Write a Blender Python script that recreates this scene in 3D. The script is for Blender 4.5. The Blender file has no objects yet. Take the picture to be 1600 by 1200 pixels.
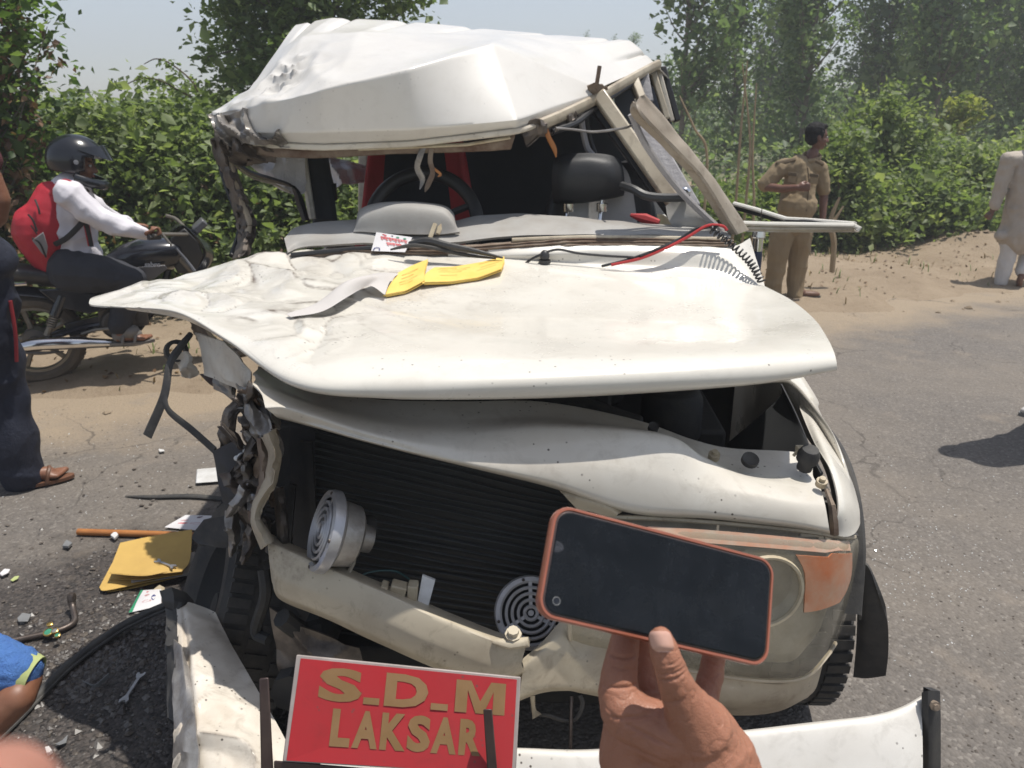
import bpy, bmesh, math, random
import numpy as np
from mathutils import Vector, Matrix, noise

S = bpy.context.scene
COL = S.collection
rad = math.radians

# ------------------------------------------------------------------ camera, world, sun
CAM_H = 1.70
PITCH = rad(18.8)
FPX = 1204.0
cam_data = bpy.data.cameras.new('camera')
cam = bpy.data.objects.new('camera', cam_data)
COL.objects.link(cam)
cam.location = (0, 0, CAM_H)
cam.rotation_euler = (rad(90) - PITCH, 0, 0)
cam_data.sensor_fit = 'HORIZONTAL'
cam_data.sensor_width = 6.4
cam_data.lens = 6.4 * FPX / 1600.0
cam_data.clip_start = 0.01
cam_data.clip_end = 600
cam_data.dof.use_dof = True
cam_data.dof.focus_distance = 1.05
cam_data.dof.aperture_fstop = 2.4
S.camera = cam

SUN_EL = rad(75)
SUN_AZ = rad(76)      # from +Y towards +X
world = bpy.data.worlds.new("World")
S.world = world
world.use_nodes = True
wn = world.node_tree.nodes
wl = world.node_tree.links
sky = wn.new('ShaderNodeTexSky')
sky.sky_type = 'NISHITA'
sky.sun_disc = False
sky.sun_elevation = SUN_EL
sky.sun_rotation = SUN_AZ
sky.air_density = 1.0
sky.dust_density = 1.0
sky.ozone_density = 1.0
hsv = wn.new('ShaderNodeHueSaturation')
hsv.inputs['Saturation'].default_value = 0.62
wl.new(sky.outputs[0], hsv.inputs['Color'])
wl.new(hsv.outputs[0], wn['Background'].inputs[0])
wn['Background'].inputs[1].default_value = 0.110

sun_d = bpy.data.lights.new('sun', 'SUN')
sun_d.energy = 4.0
sun_d.angle = rad(0.5)
sun_d.color = (1.0, 0.95, 0.87)
sun = bpy.data.objects.new('sun', sun_d)
COL.objects.link(sun)
HAZE = 0.0048
SUN_DIR = Vector((math.sin(SUN_AZ) * math.cos(SUN_EL), math.cos(SUN_AZ) * math.cos(SUN_EL), math.sin(SUN_EL)))
sun.location = SUN_DIR * 40
sun.rotation_euler = SUN_DIR.to_track_quat('Z', 'Y').to_euler()

S.view_settings.view_transform = 'Standard'
S.view_settings.look = 'None'
S.view_settings.exposure = 0.36
S.view_settings.gamma = 1.0
S.cycles.max_bounces = 8
S.cycles.transparent_max_bounces = 12

# ------------------------------------------------------------------ measuring helpers
CR, SR = math.cos(PITCH), math.sin(PITCH)

def ray(px, py):
    x = (px - 800.0) / FPX
    y = -(py - 600.0) / FPX
    return np.array((x, CR + y * SR, -SR + y * CR))

EYE = np.array((0, 0, CAM_H))

def Q(px, py, Y):
    """the point at forward distance Y"""
    d = ray(px, py)
    return EYE + d * (Y / d[1])

def G(px, py, z=0.0):
    """the point at height z"""
    d = ray(px, py)
    return EYE + d * ((z - CAM_H) / d[2])

def K(px, py, zc):
    """the point at depth zc along the camera axis"""
    return EYE + ray(px, py) * zc

def PL(px, py, o, n):
    """the point on the plane through o with normal n"""
    d = ray(px, py)
    return EYE + d * (np.dot(o - EYE, n) / np.dot(d, n))

def mapQ(rows):
    return [[Q(*p) if len(p) == 3 else np.array(p[:3], float) for p in r] for r in rows]

def W(x, y, z):
    return (x, y, z, 1)     # a point given in world metres inside a list of rows

# ------------------------------------------------------------------ splines
def crs(P, n, lin=0.0):
    P = np.asarray(P, float)
    k = len(P)
    ext = np.concatenate(([2 * P[0] - P[1]], P, [2 * P[-1] - P[-2]]))
    t = np.linspace(0, k - 1, n)
    i = np.minimum(t.astype(int), k - 2)
    f = (t - i).reshape((-1,) + (1,) * (P.ndim - 1))
    p0, p1, p2, p3 = ext[i], ext[i + 1], ext[i + 2], ext[i + 3]
    c = 0.5 * (2 * p1 + (p2 - p0) * f + (2 * p0 - 5 * p1 + 4 * p2 - p3) * f ** 2 + (3 * p1 - p0 - 3 * p2 + p3) * f ** 3)
    if lin:
        c = c * (1 - lin) + (p1 * (1 - f) + p2 * f) * lin
    return c

def surf(rows, nr, nc, lin_r=0.0, lin_c=0.0):
    A = np.array(mapQ(rows))
    A = crs(A, nr, lin_r)
    A = crs(A.transpose(1, 0, 2), nc, lin_c).transpose(1, 0, 2)
    return A

def grid_normals(A):
    du = np.gradient(A, axis=0)
    dv = np.gradient(A, axis=1)
    n = np.cross(du, dv)
    return n / (np.linalg.norm(n, axis=2, keepdims=True) + 1e-9)

def nz(p, sc, seed=0.0):
    return noise.noise(Vector((p[0] * sc + seed, p[1] * sc + seed * 1.7, p[2] * sc - seed)))

# ------------------------------------------------------------------ mesh builder
ORG = {}

class MB:
    def __init__(self):
        self.v = []
        self.f = []

    def add(self, verts, faces):
        b = len(self.v)
        self.v.extend([tuple(map(float, p)) for p in verts])
        self.f.extend([tuple(i + b for i in f) for f in faces])
        return self

    def grid(self, A, flip=False, closed=False):
        A = np.asarray(A)
        m, n = A.shape[:2]
        fs = []
        for i in range(m - 1):
            for j in range(n if closed else n - 1):
                j2 = (j + 1) % n
                q = (i * n + j, i * n + j2, (i + 1) * n + j2, (i + 1) * n + j)
                fs.append(q[::-1] if flip else q)
        return self.add(A.reshape(-1, 3), fs)

    def shell(self, A, th):
        """a sheet with thickness: grid, offset copy and rim"""
        A = np.asarray(A)
        m, n = A.shape[:2]
        Bk = A - grid_normals(A) * th
        vs = np.concatenate((A.reshape(-1, 3), Bk.reshape(-1, 3)))
        fs = []
        o = m * n
        for i in range(m - 1):
            for j in range(n - 1):
                a, b, c, d = i * n + j, i * n + j + 1, (i + 1) * n + j + 1, (i + 1) * n + j
                fs.append((a, b, c, d))
                fs.append((o + d, o + c, o + b, o + a))
        for i in range(m - 1):
            for j in (0, n - 1):
                a, d = i * n + j, (i + 1) * n + j
                fs.append((a, d, o + d, o + a) if j == 0 else (d, a, o + a, o + d))
        for j in range(n - 1):
            for i in (0, m - 1):
                a, b = i * n + j, i * n + j + 1
                fs.append((b, a, o + a, o + b) if i == 0 else (a, b, o + b, o + a))
        return self.add(vs, fs)

    def box(self, c, s, R=None):
        c = np.array(c, float)
        s = np.array(s, float) / 2
        vs = []
        for x in (-1, 1):
            for y in (-1, 1):
                for z in (-1, 1):
                    p = np.array((x, y, z)) * s
                    if R is not None:
                        p = np.array(R @ Vector(p))
                    vs.append(c + p)
        return self.add(vs, [(0, 1, 3, 2), (4, 6, 7, 5), (0, 4, 5, 1), (2, 3, 7, 6), (0, 2, 6, 4), (1, 5, 7, 3)])

    def hexa(self, bottom, top):
        """eight corners: two quads"""
        return self.add(list(bottom) + list(top), [(3, 2, 1, 0), (4, 5, 6, 7), (0, 1, 5, 4), (1, 2, 6, 5), (2, 3, 7, 6), (3, 0, 4, 7)])

    def prism(self, poly, ext):
        n = len(poly)
        poly = [np.array(p, float) for p in poly]
        ext = np.array(ext, float)
        vs = poly + [p + ext for p in poly]
        fs = [tuple(range(n))[::-1], tuple(range(n, 2 * n))]
        fs += [(i, (i + 1) % n, n + (i + 1) % n, n + i) for i in range(n)]
        return self.add(vs, fs)

    def tube(self, pts, r, n=8, sm=0, flat=None):
        """swept tube; flat=(direction, factor) squeezes the section"""
        P = np.array(pts, float)
        if sm:
            if np.ndim(r):
                rr = crs(np.array(r, float).reshape(-1, 1), sm)[:, 0]
                r = rr
            P = crs(P, sm)
        k = len(P)
        r = np.full(k, r, float) if np.ndim(r) == 0 else np.array(r, float)
        T = np.gradient(P, axis=0)
        T /= np.linalg.norm(T, axis=1, keepdims=True) + 1e-12
        up = np.array((0, 0, 1.0)) if abs(T[0][2]) < 0.9 else np.array((1.0, 0, 0))
        a = np.cross(T[0], up)
        a /= np.linalg.norm(a)
        rings = []
        for i in range(k):
            a = a - T[i] * np.dot(a, T[i])
            a /= np.linalg.norm(a) + 1e-12
            b = np.cross(T[i], a)
            ang = np.linspace(0, 2 * np.pi, n, endpoint=False)
            ring = (np.outer(np.cos(ang), a) + np.outer(np.sin(ang), b)) * r[i]
            if flat is not None:
                d = np.array(flat[0], float)
                d /= np.linalg.norm(d)
                ring = ring - np.outer(ring @ d, d) * (1 - flat[1])
            rings.append(P[i] + ring)
        A = np.array(rings)
        b0 = len(self.v)
        self.grid(A, closed=True)
        self.f.append(tuple(b0 + i for i in range(n))[::-1])
        self.f.append(tuple(b0 + (k - 1) * n + i for i in range(n)))
        return self

    def lathe(self, prof, c, axis, n=24):
        """prof: list of (radius, distance along axis)"""
        ax = np.array(axis, float)
        ax /= np.linalg.norm(ax)
        up = np.array((0, 0, 1.0)) if abs(ax[2]) < 0.9 else np.array((1.0, 0, 0))
        a = np.cross(ax, up)
        a /= np.linalg.norm(a)
        b = np.cross(ax, a)
        ang = np.linspace(0, 2 * np.pi, n, endpoint=False)
        cs = np.outer(np.cos(ang), a) + np.outer(np.sin(ang), b)
        A = np.array([np.array(c) + cs * max(r, 1e-5) + ax * h for r, h in prof])
        return self.grid(A, closed=True)

    def ell(self, c, r, R=None, nu=10, nv=16):
        th = np.linspace(0, np.pi, nu + 1)
        ph = np.linspace(0, 2 * np.pi, nv, endpoint=False)
        r = np.array(r, float) if np.ndim(r) else np.array((r, r, r), float)
        A = np.zeros((nu + 1, nv, 3))
        A[..., 0] = np.outer(np.sin(th), np.cos(ph)) * r[0]
        A[..., 1] = np.outer(np.sin(th), np.sin(ph)) * r[1]
        A[..., 2] = np.outer(np.cos(th), np.ones(nv)) * r[2]
        A = A.reshape(-1, 3)
        if R is not None:
            A = A @ np.array(R.to_3x3()).T
        A = A + np.array(c)
        return self.grid(A.reshape(nu + 1, nv, 3)[::-1], closed=True)

    def cap(self, p0, r0, p1, r1, n=12):
        """tapered capsule, closed"""
        p0, p1 = np.array(p0, float), np.array(p1, float)
        d = p1 - p0
        L = np.linalg.norm(d) + 1e-9
        prof = []
        for a in np.linspace(0, np.pi / 2, 5):
            prof.append((r0 * math.sin(a), -r0 * math.cos(a)))
        for a in np.linspace(0, np.pi / 2, 5):
            prof.append((r1 * math.cos(a), L + r1 * math.sin(a)))
        return self.lathe(prof, p0, d, n)

    def build(self, name, mat, parent=None, smooth=True, angle=38, bevel=0.0, attr=None):
        me = bpy.data.meshes.new(name)
        o = ORG.get(parent.name, Vector((0, 0, 0))) if parent is not None else Vector((0, 0, 0))
        V = np.array(self.v, float).reshape(-1, 3) - np.array(o)
        me.from_pydata([tuple(p) for p in V], [], self.f)
        me.update()
        ob = bpy.data.objects.new(name, me)
        COL.objects.link(ob)
        me.materials.append(mat)
        if smooth:
            me.polygons.foreach_set('use_smooth', [True] * len(me.polygons))
            me.set_sharp_from_angle(angle=rad(angle))
        if attr:
            for k, vals in attr.items():
                a = me.attributes.new(k, 'FLOAT', 'POINT')
                a.data.foreach_set('value', np.asarray(vals, float).ravel())
        if parent is not None:
            ob.parent = parent
            ORG[ob.name] = o
        if bevel:
            bv = ob.modifiers.new('bevel', 'BEVEL')
            bv.width = bevel
            bv.segments = 2
            bv.limit_method = 'ANGLE'
            bv.angle_limit = rad(40)
        return ob

def tag(o, label=None, cat=None, group=None, kind=None):
    if label: o['label'] = label
    if cat: o['category'] = cat
    if group: o['group'] = group
    if kind: o['kind'] = kind
    return o

def thing(name, label, cat, loc, group=None):
    o = bpy.data.objects.new(name, None)
    COL.objects.link(o)
    o.location = loc
    o.empty_display_size = 0.1
    tag(o, label, cat, group)
    ORG[o.name] = Vector(loc)
    return o

def single(mb, name, mat, label, cat, group=None, loc=None, **kw):
    """a thing that is one mesh; its origin is put at its base"""
    V = np.array(mb.v)
    c = np.array(((V[:, 0].min() + V[:, 0].max()) / 2, (V[:, 1].min() + V[:, 1].max()) / 2, V[:, 2].min())) if loc is None else np.array(loc)
    mb.v = [tuple(p) for p in V - c]
    o = mb.build(name, mat, None, **kw)
    o.location = c
    ORG[o.name] = Vector(c)
    return tag(o, label, cat, group)

def freeze(ob):
    """turn an object's modifiers into its mesh"""
    bpy.context.view_layer.update()
    dg = bpy.context.evaluated_depsgraph_get()
    me = bpy.data.meshes.new_from_object(ob.evaluated_get(dg))
    old = ob.data
    ob.modifiers.clear()
    ob.data = me
    bpy.data.meshes.remove(old)
    return ob

def blob(mb, name, mat, parent, voxel=0.01, smooth=4, fac=0.5, disp=None):
    """melt overlapping closed shapes into one continuous skin"""
    ob = mb.build(name, mat, parent, smooth=False)
    m = ob.modifiers.new('r', 'REMESH')
    m.mode = 'VOXEL'
    m.voxel_size = voxel
    if smooth:
        s = ob.modifiers.new('s', 'SMOOTH')
        s.iterations = smooth
        s.factor = fac
    freeze(ob)
    me = ob.data
    if disp is not None:
        n = len(me.vertices)
        co = np.zeros(n * 3); me.vertices.foreach_get('co', co)
        no = np.zeros(n * 3); me.vertices.foreach_get('normal', no)
        co = co.reshape(-1, 3); no = no.reshape(-1, 3)
        o = np.array(ORG[ob.name])
        d = np.array([disp(p + o, q) for p, q in zip(co, no)])
        co = co + no * d[:, None]
        me.vertices.foreach_set('co', co.ravel())
        me.update()
    me.polygons.foreach_set('use_smooth', [True] * len(me.polygons))
    return ob

def cloth_disp(amp, sc, seed=0.0):
    def f(p, n):
        a = nz(p, sc, seed)
        b = nz((p[0], p[1], p[2] * 0.45), sc * 2.1, seed + 5)
        return amp * (1 - abs(a) * 3.0) * 0.7 + amp * 0.6 * b
    return f

# ------------------------------------------------------------------ materials
def newmat(name):
    m = bpy.data.materials.new(name)
    m.use_nodes = True
    nt = m.node_tree
    return m, nt, nt.nodes['Principled BSDF']

def c4(c):
    return (c[0], c[1], c[2], 1)

def noise_node(nt, scale, detail=4, rough=0.6, vec=None, dist=0.0):
    n = nt.nodes.new('ShaderNodeTexNoise')
    n.inputs['Scale'].default_value = scale
    n.inputs['Detail'].default_value = detail
    n.inputs['Roughness'].default_value = rough
    n.inputs['Distortion'].default_value = dist
    if vec is not None:
        nt.links.new(vec, n.inputs['Vector'])
    return n.outputs['Fac']

def ramp(nt, fac, a, b, ca=0.0, cb=1.0):
    n = nt.nodes.new('ShaderNodeMapRange')
    n.inputs['From Min'].default_value = a
    n.inputs['From Max'].default_value = b
    n.inputs['To Min'].default_value = ca
    n.inputs['To Max'].default_value = cb
    nt.links.new(fac, n.inputs['Value'])
    return n.outputs[0]

def mixc(nt, fac, a, b, mode='MIX'):
    n = nt.nodes.new('ShaderNodeMix')
    n.data_type = 'RGBA'
    n.blend_type = mode
    for key, v in ((6, a), (7, b)):
        if isinstance(v, (tuple, list)):
            n.inputs[key].default_value = c4(v)
        else:
            nt.links.new(v, n.inputs[key])
    if isinstance(fac, (int, float)):
        n.inputs[0].default_value = fac
    else:
        nt.links.new(fac, n.inputs[0])
    return n.outputs[2]

def mth(nt, op, a, b=None):
    n = nt.nodes.new('ShaderNodeMath')
    n.operation = op
    for i, v in enumerate((a, b)):
        if v is None: continue
        if isinstance(v, (int, float)):
            n.inputs[i].default_value = v
        else:
            nt.links.new(v, n.inputs[i])
    return n.outputs[0]

def bump(nt, bs, h, strength, dist=0.01):
    n = nt.nodes.new('ShaderNodeBump')
    n.inputs['Strength'].default_value = strength
    n.inputs['Distance'].default_value = dist
    nt.links.new(h, n.inputs['Height'])
    nt.links.new(n.outputs[0], bs.inputs['Normal'])

def objco(nt):
    return nt.nodes.new('ShaderNodeTexCoord').outputs['Object']

def geopos(nt):
    return nt.nodes.new('ShaderNodeNewGeometry').outputs['Position']

def mat(name, col, rough=0.5, metal=0.0, var=None, vs=8.0, bmp=0.0, bs=60.0, coat=0.0, spec=0.5, bd=0.004):
    """plain surface with a mottled second colour and a fine relief"""
    m, nt, b = newmat(name)
    v = objco(nt)
    if var is None:
        var = tuple(x * 0.75 for x in col)
    f = ramp(nt, noise_node(nt, vs, 5, 0.65, v), 0.35, 0.7)
    nt.links.new(mixc(nt, f, col, var), b.inputs['Base Color'])
    b.inputs['Roughness'].default_value = rough
    b.inputs['Metallic'].default_value = metal
    b.inputs['Specular IOR Level'].default_value = spec
    b.inputs['Coat Weight'].default_value = coat
    b.inputs['Coat Roughness'].default_value = 0.08
    if bmp:
        bump(nt, b, noise_node(nt, bs, 6, 0.7, v), bmp, bd)
    return m
# ------------------------------------------------------------------ the materials
def paint_mat(name, col, dirt, amount=0.5, rough=0.28, specks=1.0, crease=True):
    """old car paint: dust, dirt along the creases (attribute 'crease'), dark specks"""
    m, nt, b = newmat(name)
    v = objco(nt)
    big = ramp(nt, noise_node(nt, 3.0, 6, 0.65, v), 0.38, 0.72, 0, amount)
    c = mixc(nt, big, col, dirt)
    stre = ramp(nt, noise_node(nt, 14.0, 8, 0.75, v, 0.6), 0.52, 0.75, 0, amount * 0.8)
    c = mixc(nt, stre, c, tuple(x * 0.6 for x in dirt))
    sp = nt.nodes.new('ShaderNodeTexVoronoi')
    sp.inputs['Scale'].default_value = 55.0
    nt.links.new(v, sp.inputs['Vector'])
    s1 = mth(nt, 'MULTIPLY', ramp(nt, sp.outputs['Distance'], 0.10, 0.17, 1, 0), ramp(nt, noise_node(nt, 9.0, 3, 0.6, v), 0.52, 0.60))
    c = mixc(nt, mth(nt, 'MULTIPLY', s1, 0.75 * specks), c, (0.07, 0.055, 0.045))
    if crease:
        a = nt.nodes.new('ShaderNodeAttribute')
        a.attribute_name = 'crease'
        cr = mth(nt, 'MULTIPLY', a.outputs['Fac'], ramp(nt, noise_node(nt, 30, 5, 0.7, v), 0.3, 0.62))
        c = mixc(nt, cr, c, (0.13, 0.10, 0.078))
    nt.links.new(c, b.inputs['Base Color'])
    nt.links.new(ramp(nt, noise_node(nt, 5.0, 5, 0.6, v), 0.3, 0.7, rough, rough + 0.25), b.inputs['Roughness'])
    b.inputs['Coat Weight'].default_value = 0.4 if rough < 0.35 else 0.12
    b.inputs['Coat Roughness'].default_value = 0.10
    bump(nt, b, noise_node(nt, 9.0, 4, 0.5, v), 0.06, 0.01)
    return m

M = {}
M['paint'] = paint_mat('white_car_paint', (0.66, 0.635, 0.575), (0.52, 0.46, 0.38), 0.24, 0.2)
M['paint_dirty'] = paint_mat('dirty_white_paint', (0.60, 0.56, 0.48), (0.30, 0.235, 0.165), 0.75, 0.4, 1.0)
M['paint_scraped'] = paint_mat('scraped_white_paint', (0.68, 0.635, 0.56), (0.33, 0.25, 0.17), 0.7, 0.42, 1.2)
M['paint_roof'] = paint_mat('white_roof_paint', (0.64, 0.62, 0.585), (0.52, 0.475, 0.415), 0.22, 0.30, 0.35)
M['beige_metal'] = paint_mat('beige_channel_paint', (0.50, 0.44, 0.335), (0.23, 0.175, 0.12), 0.85, 0.42, 0.8)
M['pillar_metal'] = paint_mat('stained_pillar_metal', (0.37, 0.325, 0.26), (0.17, 0.125, 0.085), 0.9, 0.35, 0.6, crease=False)
M['rust'] = mat('rusted_frame', (0.24, 0.19, 0.145), 0.75, 0.1, (0.10, 0.055, 0.035), 14, 0.5, 70)
M['torn'] = mat('torn_dirty_metal', (0.20, 0.17, 0.145), 0.5, 0.55, (0.05, 0.042, 0.038), 9, 0.5, 40)
M['torn_light'] = mat('torn_bare_metal', (0.42, 0.40, 0.38), 0.42, 0.6, (0.16, 0.14, 0.12), 12, 0.5, 40)
M['black'] = mat('black_bay_shade', (0.018, 0.019, 0.020), 0.75, 0, (0.035, 0.032, 0.028), 12, 0.4, 50)  # near-black: engine bay shade put into the colour; also on real black parts
M['black_plastic'] = mat('black_plastic', (0.028, 0.029, 0.032), 0.45, 0, (0.05, 0.048, 0.045), 8, 0.2, 90)
M['rubber'] = mat('worn_rubber', (0.030, 0.030, 0.032), 0.7, 0, (0.075, 0.07, 0.062), 10, 0.3, 120)
M['tyre'] = mat('dusty_tyre', (0.030, 0.030, 0.031), 0.8, 0, (0.085, 0.075, 0.062), 7, 0.4, 120)
M['interior'] = mat('dark_cabin_trim', (0.030, 0.033, 0.037), 0.85, 0, (0.04, 0.042, 0.045), 5)
M['dash'] = mat('grey_dashboard_plastic', (0.34, 0.335, 0.32), 0.6, 0, (0.27, 0.25, 0.225), 6, 0.15, 200)
M['seat_black'] = mat('black_seat_cloth', (0.022, 0.026, 0.032), 0.8, 0, (0.032, 0.034, 0.04), 12, 0.3, 150)
M['seat_red'] = mat('red_seat_cloth', (0.42, 0.035, 0.04), 0.7, 0, (0.30, 0.03, 0.03), 12, 0.3, 150)
M['seat_grey'] = mat('grey_seat_cloth', (0.60, 0.59, 0.58), 0.75, 0, (0.48, 0.47, 0.46), 10, 0.3, 150)
M['paint_nose'] = paint_mat('scratched_cream_white_paint', (0.60, 0.57, 0.51), (0.40, 0.34, 0.265), 0.5, 0.32, 1.3)
M['paint_bumper'] = paint_mat('blotched_bumper_paint', (0.70, 0.675, 0.63), (0.46, 0.42, 0.36), 0.5, 0.38, 1.3)
M['headrest'] = mat('black_headrest_leather', (0.022, 0.024, 0.027), 0.52, 0, (0.03, 0.03, 0.033), 20, 0.25, 120)
M['chrome'] = mat('chrome', (0.75, 0.75, 0.76), 0.12, 1.0, (0.55, 0.55, 0.56), 6)
M['horn'] = mat('painted_horn_grille', (0.46, 0.46, 0.48), 0.34, 0.45, (0.34, 0.33, 0.33), 14, 0.1, 80)
M['horn_white'] = mat('white_horn_grille', (0.52, 0.51, 0.52), 0.45, 0.1, (0.38, 0.36, 0.35), 14, 0.15, 80)
M['fin'] = mat('radiator_fin', (0.085, 0.092, 0.092), 0.5, 0.2, (0.045, 0.050, 0.051), 6, 0.1, 80)
M['fin_gap'] = mat('radiator_core', (0.030, 0.032, 0.032), 0.6, 0.1, (0.042, 0.040, 0.037), 6, 0.3, 300)
M['orange_lens'] = mat('faded_orange_lens', (0.50, 0.145, 0.050), 0.25, 0, (0.46, 0.27, 0.17), 9, 0.15, 120, coat=0.6)
M['orange_faded'] = mat('bleached_orange_band', (0.46, 0.22, 0.13), 0.3, 0, (0.40, 0.34, 0.26), 14, 0.15, 120, coat=0.5)
M['reflector'] = mat('dull_reflector', (0.42, 0.40, 0.34), 0.35, 0.55, (0.30, 0.27, 0.21), 6)
M['plate_red'] = paint_mat('red_board', (0.36, 0.010, 0.016), (0.23, 0.022, 0.02), 0.45, 0.55, 0.8, crease=False)
M['plate_gold'] = mat('gold_lettering', (0.185, 0.105, 0.036), 0.6, 0.0, (0.235, 0.135, 0.060), 10)
M['plate_edge'] = mat('grey_board_edge', (0.26, 0.225, 0.21), 0.55, 0.1, (0.36, 0.32, 0.30), 14)
M['bracket'] = mat('dark_brown_bracket', (0.055, 0.036, 0.034), 0.45, 0.3, (0.085, 0.06, 0.05), 12, 0.15, 60)
M['wire_red'] = mat('red_wire', (0.45, 0.03, 0.03), 0.4)
M['wire_black'] = mat('black_wire', (0.02, 0.02, 0.022), 0.4)
M['wire_green'] = mat('teal_wire', (0.03, 0.09, 0.085), 0.4)
M['cream_plastic'] = mat('cream_connector', (0.50, 0.44, 0.32), 0.5, 0, (0.33, 0.26, 0.17), 20)
M['white_plastic'] = mat('white_plastic', (0.66, 0.66, 0.66), 0.45, 0, (0.5, 0.49, 0.47), 15)
M['crush_grey'] = mat('crushed_grey_liner', (0.78, 0.76, 0.78), 0.45, 0.0, (0.64, 0.62, 0.64), 9, 0.5, 18, bd=0.03)
M['liner_grey'] = mat('grey_pillar_liner', (0.34, 0.33, 0.34), 0.6, 0, (0.26, 0.25, 0.26), 9, 0.4, 18, bd=0.02)
M['yellow_paper'] = mat('yellow_form_paper', (0.76, 0.54, 0.15), 0.75, 0, (0.70, 0.47, 0.10), 9, 0.15, 30)
M['yellow_print'] = mat('faint_form_print', (0.50, 0.33, 0.08), 0.7)
M['grey_paper'] = mat('grey_paper', (0.50, 0.47, 0.45), 0.75, 0, (0.46, 0.44, 0.42), 4)
M['manila'] = mat('manila_folder', (0.55, 0.36, 0.10), 0.7, 0, (0.47, 0.30, 0.085), 6, 0.2, 25)
M['paper_white'] = mat('white_leaflet', (0.66, 0.65, 0.66), 0.6, 0, (0.58, 0.56, 0.57), 10)
M['print_green'] = mat('green_print', (0.03, 0.27, 0.13), 0.6)
M['print_red'] = mat('red_print', (0.60, 0.06, 0.07), 0.6)
M['print_dark'] = mat('dark_print', (0.10, 0.06, 0.09), 0.6)
M['print_pale'] = mat('pale_pink_print', (0.52, 0.30, 0.30), 0.6)
M['print_blue'] = mat('blue_print', (0.05, 0.06, 0.19), 0.6)
M['wood'] = mat('orange_wooden_rod', (0.42, 0.17, 0.045), 0.5, 0, (0.30, 0.11, 0.03), 12, 0.2, 30)
M['tool_dark'] = mat('dark_steel_tool', (0.13, 0.11, 0.10), 0.45, 0.7, (0.08, 0.06, 0.05), 30, 0.2, 80)
M['tool'] = mat('bright_steel_tool', (0.50, 0.50, 0.52), 0.35, 0.8, (0.34, 0.33, 0.33), 30, 0.1, 80)
M['gold'] = mat('gilt_trinket', (0.55, 0.38, 0.12), 0.3, 0.8)
M['enamel'] = mat('green_enamel', (0.06, 0.28, 0.17), 0.2)
M['plastic_grey'] = mat('grey_plastic_shard', (0.20, 0.205, 0.21), 0.5)
def phone_glass():
    m, nt, b = newmat('dark_phone_glass')
    v = objco(nt)
    smear = ramp(nt, noise_node(nt, 22, 6, 0.7, v, 0.8), 0.36, 0.75)
    c = mixc(nt, smear, (0.004, 0.005, 0.006), (0.012, 0.014, 0.017))
    mp = nt.nodes.new('ShaderNodeMapping'); mp.inputs['Scale'].default_value = (900, 160, 420); mp.inputs['Rotation'].default_value = (0.4, 0.7, 0.9); nt.links.new(v, mp.inputs[0])
    scr_ = mth(nt, 'MULTIPLY', ramp(nt, noise_node(nt, 1.0, 2, 0.5, mp.outputs[0], 1.5), 0.70, 0.76), ramp(nt, noise_node(nt, 60, 3, 0.6, v), 0.48, 0.66))
    c = mixc(nt, mth(nt, 'MULTIPLY', scr_, 0.5), c, (0.22, 0.23, 0.25))
    nt.links.new(c, b.inputs['Base Color'])
    nt.links.new(ramp(nt, noise_node(nt, 40, 6, 0.7, v, 0.6), 0.3, 0.7, 0.10, 0.40), b.inputs['Roughness'])
    b.inputs['Specular IOR Level'].default_value = 0.3
    w = nt.nodes.new('ShaderNodeTexWave')
    w.inputs['Scale'].default_value = 30
    w.inputs['Distortion'].default_value = 16
    w.inputs['Detail'].default_value = 4
    nt.links.new(v, w.inputs['Vector'])
    bump(nt, b, w.outputs['Fac'], 0.03, 0.0005)
    return m
M['screen'] = phone_glass()
M['phone_case'] = mat('copper_phone_case', (0.38, 0.130, 0.080), 0.3, 0.25, (0.31, 0.10, 0.06), 30, coat=0.3)
M['phone_frame'] = mat('phone_frame_edge', (0.10, 0.07, 0.065), 0.3, 0.4)

def skin_mat(name, col, pale, lines=True, scale=1.0):
    m, nt, b = newmat(name)
    v = objco(nt)
    f = ramp(nt, noise_node(nt, 30 * scale, 5, 0.6, v), 0.3, 0.7)
    c = mixc(nt, f, col, pale)
    nt.links.new(c, b.inputs['Base Color'])
    b.inputs['Roughness'].default_value = 0.48
    b.inputs['Subsurface Weight'].default_value = 0.10
    b.inputs['Subsurface Radius'].default_value = (0.012, 0.005, 0.003)
    b.inputs['Subsurface Scale'].default_value = 0.4
    if lines:
        w = nt.nodes.new('ShaderNodeTexVoronoi')
        w.feature = 'DISTANCE_TO_EDGE'
        w.inputs['Scale'].default_value = 500 * scale
        nt.links.new(v, w.inputs['Vector'])
        h = mth(nt, 'ADD', mth(nt, 'MULTIPLY', ramp(nt, w.outputs['Distance'], 0, 0.12), 0.35), noise_node(nt, 160 * scale, 6, 0.7, v))
        bump(nt, b, h, 0.5, 0.0011)
    return m
M['skin_hand'] = skin_mat('brown_hand_skin', (0.310, 0.134, 0.080), (0.375, 0.168, 0.104))
M['nail'] = mat('fingernail', (0.60, 0.36, 0.28), 0.22, 0, (0.54, 0.30, 0.23), 60, coat=0.3)
M['skin'] = skin_mat('brown_skin', (0.23, 0.105, 0.06), (0.19, 0.082, 0.047), False)
M['skin_dark'] = skin_mat('dark_brown_skin', (0.16, 0.072, 0.045), (0.12, 0.055, 0.036), False)
M['skin_finger'] = skin_mat('pink_finger_skin', (0.42, 0.19, 0.14), (0.38, 0.17, 0.12), False)
M['lip'] = mat('lips', (0.22, 0.07, 0.055), 0.5)
M['hair'] = mat('black_hair', (0.006, 0.006, 0.007), 0.65, 0, (0.012, 0.011, 0.012), 30, 0.7, 140, bd=0.01, spec=0.2)
M['eye'] = mat('eye_white', (0.6, 0.58, 0.55), 0.2)
M['iris'] = mat('dark_iris', (0.015, 0.01, 0.008), 0.15)
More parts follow.
